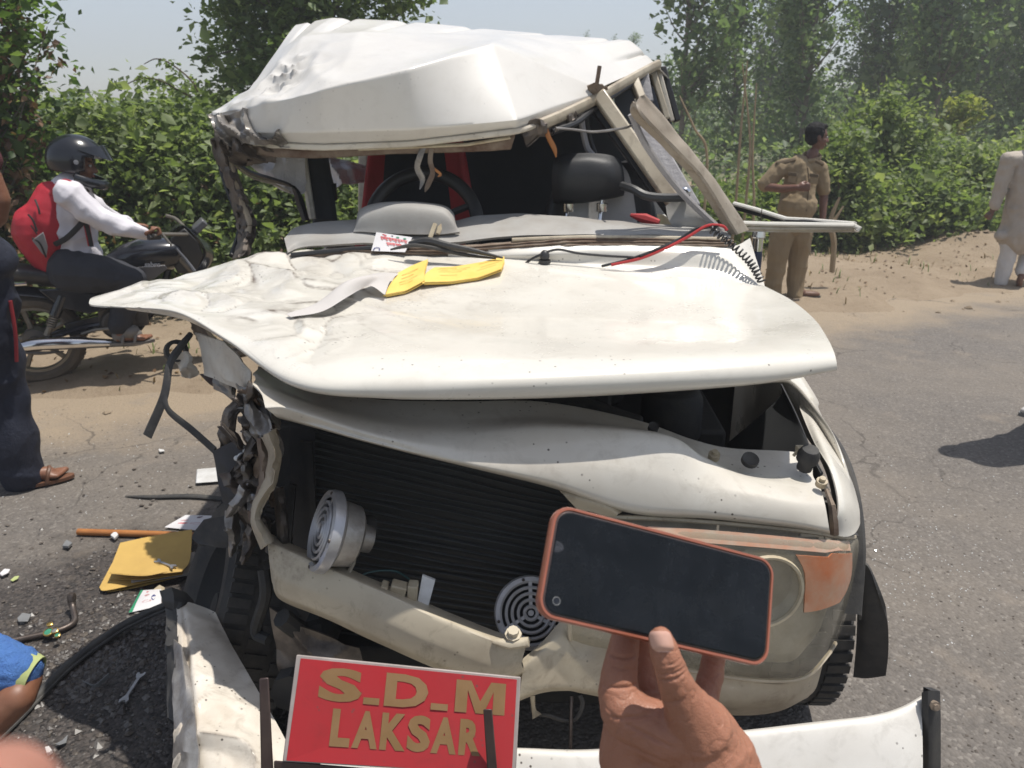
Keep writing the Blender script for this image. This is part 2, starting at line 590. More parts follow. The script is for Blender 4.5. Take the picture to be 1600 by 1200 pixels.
M['khaki'] = mat('khaki_uniform_cloth', (0.275, 0.205, 0.120), 0.85, 0, (0.22, 0.162, 0.095), 7, 0.5, 30, bd=0.01)
M['khaki_dark'] = mat('khaki_seam_cloth', (0.13, 0.094, 0.055), 0.85)
M['kurta'] = mat('beige_kurta_cloth', (0.44, 0.385, 0.33), 0.85, 0, (0.38, 0.33, 0.28), 5, 0.4, 20, bd=0.012)
M['pyjama'] = mat('white_pyjama_cloth', (0.60, 0.58, 0.57), 0.85, 0, (0.52, 0.50, 0.49), 6, 0.4, 20, bd=0.012)
M['navy'] = mat('navy_track_cloth', (0.009, 0.012, 0.026), 0.75, 0, (0.014, 0.019, 0.040), 6, 0.6, 22, bd=0.014)
M['navy_red'] = mat('red_piping', (0.34, 0.02, 0.03), 0.6)
M['shirt_white'] = mat('white_shirt_cloth', (0.66, 0.64, 0.68), 0.8, 0, (0.60, 0.58, 0.62), 6, 0.4, 24, bd=0.01)
M['trouser_dark'] = mat('charcoal_trouser_cloth', (0.022, 0.025, 0.034), 0.8, 0, (0.03, 0.032, 0.042), 6, 0.5, 24, bd=0.01)
M['tee_dark'] = mat('maroon_shirt_cloth', (0.10, 0.02, 0.025), 0.85)
M['bag_red'] = mat('red_backpack_cloth', (0.46, 0.020, 0.036), 0.6, 0, (0.38, 0.014, 0.028), 6, 0.35, 40)
M['bag_black'] = mat('black_strap_webbing', (0.018, 0.017, 0.018), 0.7)
M['bag_grey'] = mat('grey_mesh_pocket', (0.26, 0.25, 0.26), 0.6)
M['helmet'] = mat('black_gloss_helmet', (0.009, 0.010, 0.014), 0.22, 0, (0.013, 0.015, 0.02), 4, coat=0.25)
M['helmet_trim'] = mat('grey_helmet_sticker', (0.35, 0.35, 0.36), 0.4)
M['visor'] = mat('dark_visor', (0.010, 0.011, 0.015), 0.08, coat=0.5)
M['bike_black'] = mat('black_bike_paint', (0.012, 0.014, 0.020), 0.22, 0.1, (0.02, 0.022, 0.03), 6, coat=0.5)
M['bike_grey'] = mat('grey_bike_panel', (0.16, 0.16, 0.17), 0.35, 0.3)
M['bike_engine'] = mat('dusty_engine_casting', (0.09, 0.085, 0.08), 0.55, 0.5, (0.15, 0.13, 0.11), 10, 0.3, 40)
M['bike_seat'] = mat('worn_black_seat_vinyl', (0.022, 0.022, 0.025), 0.45, 0, (0.05, 0.048, 0.047), 9, 0.2, 80)
M['bike_tyre'] = mat('dusty_bike_tyre', (0.085, 0.073, 0.060), 0.85, 0, (0.14, 0.115, 0.09), 9, 0.4, 90)
M['rim'] = mat('dull_alloy_rim', (0.24, 0.22, 0.19), 0.45, 0.6, (0.18, 0.16, 0.13), 12)
M['bike_text'] = mat('silver_lettering', (0.45, 0.46, 0.50), 0.4)
M['sandal'] = mat('brown_sandal_leather', (0.15, 0.07, 0.04), 0.55)
M['sandal_grey'] = mat('grey_sandal', (0.20, 0.185, 0.17), 0.7)
M['shoe_white'] = mat('white_shoe', (0.62, 0.60, 0.58), 0.5)
M['towel'] = mat('blue_towelling', (0.075, 0.19, 0.52), 0.95, 0, (0.10, 0.24, 0.58), 40, 1.0, 160, bd=0.01)
M['lime'] = mat('pale_green_hem', (0.42, 0.47, 0.20), 0.85, 0, (0.36, 0.41, 0.16), 20, 0.3, 60)
M['teal_shirt'] = mat('grey_shirt_cloth', (0.16, 0.20, 0.24), 0.85)
M['dry_stem'] = mat('dry_stem', (0.34, 0.27, 0.17), 0.8, 0, (0.25, 0.18, 0.11), 8)
M['bark'] = mat('grey_bark', (0.20, 0.175, 0.14), 0.9, 0, (0.11, 0.09, 0.07), 9, 0.6, 25)
M['twig'] = mat('brown_twig', (0.12, 0.085, 0.055), 0.9)
M['frame_black'] = mat('black_window_seal', (0.02, 0.02, 0.022), 0.5)
M['mic_blue'] = mat('navy_plastic', (0.018, 0.03, 0.075), 0.35)

def leaf_mat(name, a, b_, c_, trans=0.52):
    """leaf colour per leaf from attribute 'tone' (0..1)"""
    m, nt, b = newmat(name)
    at = nt.nodes.new('ShaderNodeAttribute')
    at.attribute_name = 'tone'
    cr = nt.nodes.new('ShaderNodeValToRGB')
    e = cr.color_ramp.elements
    e[0].position = 0.0; e[0].color = c4(a)
    e[1].position = 1.0; e[1].color = c4(c_)
    k = e.new(0.55); k.color = c4(b_)
    nt.links.new(at.outputs['Fac'], cr.inputs[0])
    nt.links.new(cr.outputs[0], b.inputs['Base Color'])
    b.inputs['Roughness'].default_value = 0.5
    b.inputs['Specular IOR Level'].default_value = 0.35
    tr = nt.nodes.new('ShaderNodeBsdfTranslucent')
    tc = mixc(nt, 1.0, cr.outputs[0], (1.3, 1.4, 0.7), 'MULTIPLY')
    nt.links.new(tc, tr.inputs['Color'])
    mx = nt.nodes.new('ShaderNodeMixShader')
    mx.inputs[0].default_value = trans
    nt.links.new(b.outputs[0], mx.inputs[1])
    nt.links.new(tr.outputs[0], mx.inputs[2])
    nt.links.new(mx.outputs[0], nt.nodes['Material Output'].inputs['Surface'])
    return m
M['leaf_hedge'] = leaf_mat('hedge_leaf', (0.105, 0.145, 0.062), (0.190, 0.245, 0.108), (0.33, 0.38, 0.20))
M['leaf_vine'] = leaf_mat('vine_leaf', (0.045, 0.085, 0.028), (0.090, 0.150, 0.045), (0.18, 0.25, 0.09))
M['leaf_dead'] = leaf_mat('dead_leaf', (0.09, 0.05, 0.03), (0.17, 0.10, 0.055), (0.26, 0.17, 0.09), 0.2)
M['leaf_tree'] = leaf_mat('tree_leaf', (0.090, 0.135, 0.058), (0.170, 0.235, 0.100), (0.30, 0.36, 0.18))
M['leaf_poplar'] = leaf_mat('poplar_leaf', (0.090, 0.138, 0.075), (0.155, 0.218, 0.118), (0.28, 0.34, 0.20))
M['leaf_shrub'] = leaf_mat('shrub_leaf', (0.105, 0.148, 0.062), (0.185, 0.240, 0.098), (0.31, 0.35, 0.17))
M['leaf_weed'] = leaf_mat('weed_leaf', (0.09, 0.15, 0.03), (0.16, 0.22, 0.05), (0.27, 0.28, 0.10))
# ------------------------------------------------------------------ the ground
RD = np.array((0.915, 0.403, 0.0))          # along the road
RN = np.array((-0.403, 0.915, 0.0))         # across it, away from the camera
RO = np.array((0.0, 5.55, 0.0))             # a point of its far edge

def ST(s, t, z=0.0):
    p = RO + RD * s + RN * t
    return np.array((p[0], p[1], z))

def st_of(p):
    d = np.array((p[0], p[1], 0.0)) - RO
    return float(d @ RD), float(d @ RN)

def asphalt_mat():
    m, nt, b = newmat('worn_dusty_asphalt')
    v = geopos(nt)
    stones = nt.nodes.new('ShaderNodeTexVoronoi')
    stones.inputs['Scale'].default_value = 90
    nt.links.new(v, stones.inputs['Vector'])
    big = nt.nodes.new('ShaderNodeTexVoronoi')
    big.inputs['Scale'].default_value = 38
    nt.links.new(v, big.inputs['Vector'])
    sep = nt.nodes.new('ShaderNodeSeparateColor')
    nt.links.new(stones.outputs['Color'], sep.inputs[0])
    c = mixc(nt, sep.outputs[0], (0.112, 0.100, 0.090), (0.158, 0.141, 0.126))
    # pale worn stones
    c = mixc(nt, mth(nt, 'MULTIPLY', ramp(nt, sep.outputs[1], 0.86, 0.93), 0.4), c, (0.30, 0.275, 0.245))
    # dust in patches
    c = mixc(nt, ramp(nt, noise_node(nt, 0.9, 6, 0.62, v), 0.42, 0.70, 0, 0.6), c, (0.205, 0.175, 0.142))
    c = mixc(nt, ramp(nt, noise_node(nt, 4.5, 6, 0.7, v), 0.45, 0.72, 0, 0.30), c, (0.092, 0.081, 0.071))
    # sand blown in along the verge
    dp = nt.nodes.new('ShaderNodeVectorMath'); dp.operation = 'DOT_PRODUCT'
    sub = nt.nodes.new('ShaderNodeVectorMath'); sub.operation = 'SUBTRACT'
    nt.links.new(v, sub.inputs[0]); sub.inputs[1].default_value = tuple(RO)
    nt.links.new(sub.outputs[0], dp.inputs[0]); dp.inputs[1].default_value = tuple(RN)
    t = mth(nt, 'ADD', dp.outputs['Value'], mth(nt, 'MULTIPLY', mth(nt, 'SUBTRACT', noise_node(nt, 1.6, 6, 0.65, v), 0.5), 1.6))
    c = mixc(nt, ramp(nt, t, -0.75, -0.02, 0, 0.95), c, (0.285, 0.225, 0.158))
    # the spilled oil and wet grit beside the bumper
    ds = nt.nodes.new('ShaderNodeVectorMath'); ds.operation = 'DISTANCE'
    nt.links.new(v, ds.inputs[0]); ds.inputs[1].default_value = tuple(G(175, 1060))
    r = mth(nt, 'ADD', ds.outputs['Value'], mth(nt, 'MULTIPLY', mth(nt, 'SUBTRACT', noise_node(nt, 5.5, 8, 0.72, v), 0.5), 0.95))
    oil = ramp(nt, r, 0.75, 1.18, 1, 0)
    oc = mixc(nt, sep.outputs[2], (0.019, 0.016, 0.015), (0.075, 0.063, 0.056))
    oc = mixc(nt, ramp(nt, noise_node(nt, 7, 6, 0.7, v), 0.55, 0.75), oc, (0.10, 0.078, 0.058))
    c = mixc(nt, oil, c, oc)
    ck = nt.nodes.new('ShaderNodeTexVoronoi'); ck.feature = 'DISTANCE_TO_EDGE'; ck.inputs['Scale'].default_value = 0.9
    wv = nt.nodes.new('ShaderNodeTexNoise'); wv.inputs['Scale'].default_value = 2.5; wv.inputs['Detail'].default_value = 6; nt.links.new(v, wv.inputs['Vector'])
    ad = nt.nodes.new('ShaderNodeVectorMath'); ad.operation = 'MULTIPLY_ADD'; nt.links.new(wv.outputs['Color'], ad.inputs[0]); ad.inputs[1].default_value = (.5, .5, 0); nt.links.new(v, ad.inputs[2])
    nt.links.new(ad.outputs[0], ck.inputs['Vector'])
    crk = mth(nt, 'MULTIPLY', ramp(nt, ck.outputs['Distance'], 0.002, 0.007, 0.6, 0), ramp(nt, noise_node(nt, 0.8, 3, 0.6, v), 0.46, 0.58))
    c = mixc(nt, crk, c, (0.045, 0.038, 0.033))
    c = mixc(nt, ramp(nt, noise_node(nt, 2.2, 5, 0.6, v), 0.60, 0.68, 0, 0.45), c, (0.22, 0.185, 0.15))
    nt.links.new(c, b.inputs['Base Color'])
    rg = mth(nt, 'SUBTRACT', 0.88, mth(nt, 'MULTIPLY', oil, ramp(nt, noise_node(nt, 6, 4, 0.6, v), 0.4, 0.65, 0.1, 0.42)))
    nt.links.new(rg, b.inputs['Roughness'])
    h = mth(nt, 'ADD', mth(nt, 'MULTIPLY', stones.outputs['Distance'], -0.7), mth(nt, 'MULTIPLY', big.outputs['Distance'], -0.8))
    h = mth(nt, 'ADD', h, mth(nt, 'MULTIPLY', noise_node(nt, 14, 8, 0.7, v), 0.8))
    bump(nt, b, h, 0.6, 0.010)
    return m

def dirt_mat():
    m, nt, b = newmat('dry_sandy_dirt')
    v = geopos(nt)
    c = mixc(nt, ramp(nt, noise_node(nt, 1.3, 7, 0.65, v), 0.35, 0.68), (0.320, 0.255, 0.185), (0.250, 0.195, 0.138))
    c = mixc(nt, ramp(nt, noise_node(nt, 9, 8, 0.75, v), 0.5, 0.75, 0, 0.6), c, (0.19, 0.140, 0.092))
    c = mixc(nt, ramp(nt, noise_node(nt, 45, 3, 0.6, v), 0.62, 0.75, 0, 0.6), c, (0.37, 0.30, 0.22))
    nt.links.new(c, b.inputs['Base Color'])
    b.inputs['Roughness'].default_value = 0.95
    b.inputs['Specular IOR Level'].default_value = 0.15
    h = mth(nt, 'ADD', noise_node(nt, 6, 10, 0.72, v), mth(nt, 'MULTIPLY', noise_node(nt, 60, 5, 0.7, v), 0.35))
    bump(nt, b, h, 0.8, 0.04)
    return m

M['asphalt'] = asphalt_mat()
M['dirt'] = dirt_mat()
M['field'] = mat('field_soil', (0.16, 0.15, 0.08), 0.95, 0, (0.10, 0.12, 0.05), 0.4, 0.5, 4)

mb = MB()
mb.add([(-120, -75, -0.12), (120, -75, -0.12), (120, 165, -0.12), (-120, 165, -0.12)], [(0, 1, 2, 3)])
tag(mb.build('ground', M['field']), kind='structure')

mb = MB()
A = np.array([[ST(s, t) for t in np.linspace(-9, 0.6, 10)] for s in np.linspace(-45, 60, 40)])
mb.grid(A, flip=True)
tag(mb.build('road', M['asphalt']), kind='structure')

MOUND = G(1512, 392)
MOUND2 = G(1290, 432)
def verge_z(x, y):
    s, t = st_of((x, y))
    z = (t - 0.22) * 0.16 + 0.22 * noise.noise(Vector((x * 0.9, y * 0.9, 3))) * min(1, max(0.25, t)) * 0.5
    z += 0.05 * noise.noise(Vector((x * 2.7, y * 2.7, 1)))
    z = min(z, 0.07 + 0.07 * noise.noise(Vector((x * 1.3, y * 1.3, 8))) + 0.03 * noise.noise(Vector((x * 4.3, y * 4.3, 2))))
    for c, h, r in ((MOUND, 0.22, 0.7), (MOUND2, 0.10, 0.7)):
        d2 = ((x - c[0]) ** 2 + (y - c[1]) ** 2) / r ** 2
        z += h * math.exp(-d2) * (1 + 0.35 * noise.noise(Vector((x * 5, y * 5, 0))))
    return max(z, -0.10)
ss = np.concatenate((np.linspace(-30, -8, 30), np.linspace(-7.8, 16, 190), np.linspace(16.4, 50, 40)))
ts = np.concatenate((np.linspace(-0.25, 4.6, 60), np.linspace(4.8, 14, 16)))
A = np.zeros((len(ss), len(ts), 3))
for i, s in enumerate(ss):
    for j, t in enumerate(ts):
        p = ST(s, t)
        A[i, j] = (p[0], p[1], verge_z(p[0], p[1]))
mb = MB(); mb.grid(A, flip=True)
tag(mb.build('dirt_verge', M['dirt'], angle=180), kind='structure')
# ------------------------------------------------------------------ the wrecked car
CY = rad(2.6)
CRt = np.array((math.cos(CY), -math.sin(CY), 0))
CBk = np.array((math.sin(CY), math.cos(CY), 0))
CO = np.array((-0.09, 1.32, 0.0))

def C(a, b, z):
    p = CO + CRt * a + CBk * b
    return np.array((p[0], p[1], z))

car = thing('wrecked_car', 'crashed white utility car with crumpled roof and bonnet, facing the viewer', 'car', tuple(C(0, 1.9, 0)))

def part(mb, name, m, parent=None, **kw):
    return mb.build(name, M[m], parent or car, **kw)

def ridged(p, sc, seed):
    return 1 - min(1, abs(nz(p, sc, seed)) * 3.2)

# --- bonnet
rows = [
 [(150,464,2.16),(258,432,2.40),(375,405,2.55),(480,391,2.6),(600,391,2.6),(780,399,2.6),(950,412,2.6),(1100,424,2.58),(1195,447,2.48)],
 [(143,469,2.09),(248,446,2.24),(368,428,2.34),(480,424,2.34),(600,428,2.34),(780,438,2.34),(960,449,2.34),(1115,462,2.32),(1238,470,2.26)],
 [(139,473,2.03),(240,462,2.07),(360,462,2.07),(480,474,2.02),(600,478,2.02),(780,488,2.02),(970,497,2.02),(1135,503,2.0),(1270,497,1.98)],
 [(146,476,2.0),(248,470,1.96),(352,496,1.84),(468,528,1.70),(600,536,1.63),(780,540,1.62),(980,541,1.64),(1155,536,1.67),(1291,525,1.74)],
 [(168,478,1.97),(264,478,1.90),(352,516,1.72),(462,568,1.51),(594,580,1.455),(780,582,1.445),(990,573,1.48),(1172,562,1.525),(1304,552,1.60)],
 [(190,481,1.955),(275,489,1.86),(352,530,1.67),(456,600,1.455),(592,619,1.42),(780,621,1.425),(1000,609,1.46),(1182,596,1.50),(1308,577,1.575)],
 [(200,485,1.98),(285,500,1.90),(356,535,1.72),(460,603,1.54),(594,622,1.50),(780,624,1.49),(1000,612,1.55),(1180,599,1.57),(1302,580,1.63)],
]
A = surf(rows, 170, 290)
N = grid_normals(A)
if N[60, 150, 2] < 0: N = -N
nr, nc = A.shape[:2]
crease = np.zeros((nr, nc))
def fold_lines(p, sc, seed, warp=.06, stretch=(1, 1)):
    """0 on the fold lines between buckled plates, rising towards their middles"""
    w = Vector((p[0] * stretch[0] + warp * nz(p, 6, seed), p[1] * stretch[1] + warp * nz(p, 6, seed + 5), seed))
    d = noise.voronoi(w * sc)[0]
    return d[1] - d[0]
for i in range(nr):
    v = i / (nr - 1)
    for j in range(nc):
        u = j / (nc - 1)
        p = A[i, j]
        m = math.exp(-((u - 0.31) / 0.19) ** 2) * math.exp(-((v - 0.16) / 0.24) ** 2)
        m += 0.45 * math.exp(-((u - 0.10) / 0.11) ** 2) * math.exp(-((v - 0.25) / 0.25) ** 2)
        m += 0.5 * math.exp(-((u - 0.35) / 0.06) ** 2) * math.exp(-((v - 0.5) / 0.16) ** 2)
        m = min(1.0, m)
        d = 0.006 * nz(p, 2.3, 4)
        if m > .02:
            w = p + np.array((.07 * nz(p, 5, 2), .07 * nz(p, 5, 7), 0))
            st = np.array((w[0] + .35 * w[1], w[1] * .62 - .25 * w[0], 0))     # the folds run slantwise
            a1, a2, a3 = abs(nz(st, 3.4, 3)), abs(nz(st, 7.5, 9)), abs(nz(w, 13, 5))
            d += m * (.105 * (.16 - min(a1, .42)) + .050 * (min(a2, .35) - .14) + .014 * (.15 - min(a3, .3)) + .012 * nz(p, 3.0, 8))
            g1 = 1.5 * max(0, 1 - a1 / .026) * max(.3, min(1, nz(p, 5, 4) * 3 + .6))
            g2 = 1.5 * max(0, 1 - a2 / .040) * max(.2, min(1, nz(p, 4, 1) * 4 + .5))
            g3 = 1.0 * max(0, 1 - a3 / .05) * max(0, min(1, nz(p, 6, 2) * 4))
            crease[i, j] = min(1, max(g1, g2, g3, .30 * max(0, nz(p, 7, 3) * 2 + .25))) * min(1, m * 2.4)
        # the long soft pressed line to the right
        q = (u - (.80 - .10 * v)) / .012
        d -= .0025 * math.exp(-q * q) * max(0, min(1, (v - .12) * 6)) * max(0, min(1, (.62 - v) * 6))
        A[i, j] = p + N[i, j] * d
BON, BONN = A.copy(), N.copy()
mb = MB()
mb.shell(A, -0.004 if grid_normals(A)[nr // 3, nc // 2, 2] < 0 else 0.004)
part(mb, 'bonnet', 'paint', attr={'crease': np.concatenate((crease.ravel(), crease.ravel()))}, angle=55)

# a faint pressed line on the right of the bonnet
# --- nose panel under the bonnet
rows = [
 [(400,572,1.70),(480,606,1.66),(590,624,1.63),(720,627,1.62),(850,628,1.66),(990,655,1.70),(1080,686,1.70),(1140,700,1.68),(1230,705,1.66),(1272,712,1.66)],
 [(398,590,1.60),(478,622,1.57),(595,648,1.555),(720,655,1.55),(850,652,1.58),(1000,672,1.60),(1075,702,1.59),(1140,732,1.57),(1215,742,1.56),(1270,742,1.57)],
 [(398,600,1.54),(480,632,1.51),(600,664,1.49),(725,676,1.48),(855,668,1.49),(1035,680,1.49),(1100,715,1.49),(1160,742,1.49),(1230,757,1.50),(1282,762,1.52)],
 [(408,622,1.475),(490,650,1.45),(604,682,1.435),(728,702,1.43),(860,715,1.43),(1010,738,1.43),(1110,762,1.43),(1195,776,1.43),(1250,785,1.435),(1290,790,1.455)],
 [(424,645,1.455),(505,666,1.445),(610,694,1.43),(732,724,1.41),(862,752,1.41),(985,790,1.41),(1105,800,1.41),(1190,810,1.41),(1250,818,1.415),(1296,826,1.43)],
 [(430,653,1.47),(510,673,1.445),(613,700,1.43),(735,730,1.43),(864,761,1.43),(985,801,1.43),(1105,810,1.43),(1190,819,1.43),(1250,826,1.435),(1297,834,1.45)],
 [(432,655,1.53),(512,675,1.51),(615,702,1.50),(735,731,1.50),(864,763,1.50),(985,803,1.50),(1105,812,1.50),(1190,821,1.50),(1250,828,1.50),(1297,836,1.51)],
]
A = surf(rows, 70, 130, 0.25)
for i in range(A.shape[0]):
    for j in range(A.shape[1]):
        p = A[i, j]
        m = math.exp(-(j / 130 / 0.12) ** 2)
        A[i, j] = p + np.array((0, -1, 0.3)) * (0.03 * m * (ridged(p, 7, 1) - 0.5) + 0.004 * nz(p, 3, 6))
mb = MB(); mb.shell(A, 0.004)
nose = part(mb, 'nose_panel', 'paint_nose', angle=40, attr={'crease': np.zeros(2 * A.shape[0] * A.shape[1])})

# the grey locking plate behind the nose with its bolts and rubber stop
for px, py, Y, r in ((1116, 711, 1.565, 0.013), (1284, 753, 1.50, 0.012)):
    c = Q(px, py, Y)
    mb = MB()
    mb.lathe([(0.0, 0.012), (r * 0.55, 0.012), (r * 0.55, 0.004), (r, 0.004), (r, -0.01), (0, -0.01)], c, (0, -0.35, 1), 12)
    part(mb, 'panel_bolt', 'cream_plastic', nose)
for px, py, Y, r in ((1172, 719, 1.56, 0.019), (1021, 668, 1.60, 0.012)):
    c = Q(px, py, Y)
    mb = MB(); mb.lathe([(0.0, 0.002), (r * 0.8, 0.003), (r, 0.006), (r, -0.006), (0, -0.006)], c, (0.1, -0.55, 1), 16)
    part(mb, 'rubber_plug', 'rubber', nose)
c = Q(1262, 716, 1.56)
mb = MB(); mb.lathe([(0, 0.030), (0.018, 0.026), (0.024, 0.012), (0.024, -0.005), (0.017, -0.006), (0.017, -0.03), (0, -0.03)], c, (0.05, -0.3, 1), 16)
part(mb, 'rubber_stop', 'rubber')
mb = MB(); mb.box(Q(1252, 702, 1.58), (0.02, 0.02, 0.012)); mb.tube([Q(1240, 712, 1.57), Q(1250, 700, 1.58), Q(1262, 700, 1.58)], 0.004, 6)
part(mb, 'stop_clip', 'cream_plastic')

# --- right wing (fender)
rows = [
 [(1299,832,1.46),(1308,790,1.47),(1296,735,1.56),(1272,690,1.74),(1250,640,1.95),(1238,600,2.15),W(*C(.72,1.35,1.18))],
 [(1316,838,1.465),(1318,788,1.48),(1303,730,1.58),(1280,680,1.76),(1262,634,1.97),(1250,602,2.17),W(*C(.765,1.35,1.195))],
 [(1333,833,1.49),(1331,786,1.52),(1318,736,1.63),(1296,688,1.80),(1270,630,2.03),(1256,600,2.2),W(*C(.80,1.35,1.18))],
 [(1341,815,1.54),(1339,790,1.57),(1328,750,1.69),(1303,698,1.87),(1276,640,2.09),(1262,608,2.25),W(*C(.825,1.35,1.14))],
 [W(*C(.845,.27,.86)),W(*C(.848,.33,.92)),W(*C(.85,.45,.98)),W(*C(.85,.62,1.0)),W(*C(.85,.8,1.0)),W(*C(.85,1.0,.95)),W(*C(.85,1.35,.95))],
 [W(*C(.845,.28,.72)),W(*C(.85,.36,.80)),W(*C(.855,.48,.87)),W(*C(.86,.66,.89)),W(*C(.86,.84,.87)),W(*C(.86,1.02,.78)),W(*C(.86,1.36,.45))],
]
A = surf(rows, 40, 60)
mb = MB(); mb.shell(A, -0.004)
part(mb, 'front_wing', 'paint', angle=50, attr={'crease': np.zeros(2 * A.shape[0] * A.shape[1])})
# rusty seam between nose and wing
mb = MB(); mb.tube([Q(1291, 765, 1.50), Q(1300, 790, 1.468), Q(1303, 815, 1.46), Q(1304, 834, 1.46)], [0.005, 0.008, 0.010, 0.010], 6)
part(mb, 'seam_filler', 'rust')
# inner wing wall
mb = MB()
A = surf([[(1220,600,2.1),(1240,640,1.95),(1262,690,1.75),(1285,745,1.56)],[(1214,625,2.1),(1228,665,1.95),(1250,705,1.75),(1278,752,1.56)],
          [W(*C(.70,.9,.75)),W(*C(.70,.7,.72)),W(*C(.70,.5,.70)),W(*C(.70,.25,.68))]], 10, 20)
mb.shell(A, 0.004)
part(mb, 'inner_wing', 'interior')
rows = [[(872,756,1.47),(920,768,1.455),(955,782,1.445),(972,800,1.44)],[(880,772,1.44),(922,782,1.425),(950,792,1.42),(966,803,1.425)],[(902,796,1.44),(925,800,1.43),(945,806,1.43),(962,808,1.43)]]
mb = MB(); mb.shell(surf(rows, 14, 24), .005); part(mb, 'grille_surround', 'beige_metal', nose)

# --- headlight
lamp_rows = [
 [(890,806,1.445),(1000,809,1.44),(1100,815,1.435),(1200,824,1.44),(1270,832,1.45),(1318,840,1.485),(1339,838,1.56)],
 [(888,835,1.40),(1000,840,1.395),(1100,846,1.392),(1200,854,1.395),(1272,860,1.41),(1322,864,1.455),(1342,858,1.56)],
 [(888,930,1.385),(1000,938,1.38),(1100,946,1.378),(1200,952,1.383),(1270,950,1.405),(1315,935,1.46),(1334,920,1.57)],
 [(890,985,1.39),(1000,1005,1.385),(1100,1026,1.385),(1200,1040,1.39),(1262,1030,1.415),(1300,1000,1.47),(1318,975,1.58)],
 [(892,1006,1.42),(1000,1030,1.415),(1100,1052,1.415),(1200,1064,1.42),(1258,1058,1.44),(1292,1025,1.49),(1308,1000,1.60)],
]
L = surf(lamp_rows, 40, 60)
NL = grid_normals(L)
if NL[20, 20, 1] > 0: NL = -NL
mb = MB(); mb.shell(L - NL * 0.045, 0.004)
lamp = part(mb, 'headlight', 'reflector')

def lamp_pt(px, py, off):
    """the point of the lamp's face nearest to the sight line through the pixel"""
    d = ray(px, py); d = d / np.linalg.norm(d)
    V = L.reshape(-1, 3) - EYE
    k = np.argmin(np.linalg.norm(V - np.outer(V @ d, d), axis=1))
    return L.reshape(-1, 3)[k] + NL.reshape(-1, 3)[k] * off, NL.reshape(-1, 3)[k]

def lamp_sheet(poly_rows, name, m, off, n=14):
    rows = [[lamp_pt(px, py, off)[0] for px, py in crs(np.array(r, float), n)] for r in poly_rows]
    A = crs(np.array(rows), 10)
    mb = MB(); mb.shell(A, 0.004 if grid_normals(A)[5, 5, 1] < 0 else -0.004)
    return part(mb, name, m, lamp)
lamp_sheet([[(1244,868),(1290,868),(1330,862)],[(1256,900),(1292,900),(1330,896)],[(1258,935),(1292,930),(1322,920)],[(1254,960),(1280,952),(1310,938)]], 'indicator_lens', 'orange_lens', 0.0025)
lamp_sheet([[(1010,824),(1140,832),(1240,842),(1325,848)],[(1020,838),(1150,850),(1240,862),(1328,862)]], 'marker_strip', 'orange_faded', 0.0025)
c, n = lamp_pt(1196, 925, -0.02)
mb = MB(); mb.lathe([(0.100, 0.0), (0.094, 0.006), (0.088, 0.0), (0.075, -0.016), (0.03, -0.024), (0.0, -0.024)], c, n, 36)
mb.lathe([(0.0, 0.004), (0.018, 0.0), (0.022, -0.022)], c, n, 16)
part(mb, 'lamp_bowl', 'reflector', lamp)
c, n = lamp_pt(1200, 928, 0.001)
mb = MB(); mb.lathe([(.076, -.004), (.078, .003), (.083, .004), (.085, -.004)], c - n * .001, n, 40); part(mb, 'lamp_ring', 'cream_plastic', lamp)
def dirty_cover():
    m, nt, b = newmat('yellowed_lamp_cover')
    v = objco(nt)
    b.inputs['Base Color'].default_value = (0.40, 0.365, 0.29, 1)
    b.inputs['Roughness'].default_value = 0.25
    b.inputs['Coat Weight'].default_value = 0.5
    tr = nt.nodes.new('ShaderNodeBsdfTransparent')
    tr.inputs[0].default_value = (0.97, 0.95, 0.88, 1)
    mx = nt.nodes.new('ShaderNodeMixShader')
    nt.links.new(ramp(nt, noise_node(nt, 12, 6, 0.7, v), 0.3, 0.75, 0.28, 0.62), mx.inputs[0])
    nt.links.new(tr.outputs[0], mx.inputs[1])
    nt.links.new(b.outputs[0], mx.inputs[2])
    nt.links.new(mx.outputs[0], nt.nodes['Material Output'].inputs['Surface'])
    return m
M['cover'] = dirty_cover()
mb = MB(); mb.grid(L, flip=grid_normals(L)[20, 20, 1] > 0)
part(mb, 'lens_cover', 'cover', lamp)
mb = MB()
for k in (0, -1):
    mb.tube(L[k][::3] , 0.005, 6)
mb.tube(L[:, 0][::3], 0.005, 6)
part(mb, 'lamp_rim', 'beige_metal', lamp)
mb = MB(); mb.shell(np.array([L[0] + np.array((0, .10 * k, .012 * k)) for k in np.linspace(-.02, 1.3, 4)]), .004); part(mb, 'lamp_sun_block', 'rubber', lamp)  # added panel: keeps sun from leaking onto the reflector
# valance below the lamp
rows = [[(950,1020,1.43),(1060,1048,1.425),(1150,1062,1.425),(1230,1068,1.43),(1285,1040,1.50)],
        [(945,1060,1.42),(1060,1085,1.415),(1150,1100,1.415),(1225,1098,1.43),(1275,1075,1.52)],
        [(950,1090,1.46),(1060,1110,1.46),(1150,1118,1.47),(1215,1112,1.50),(1262,1090,1.58)]]
mb = MB(); mb.shell(surf(rows, 14, 30), 0.004)
part(mb, 'front_valance', 'beige_metal')

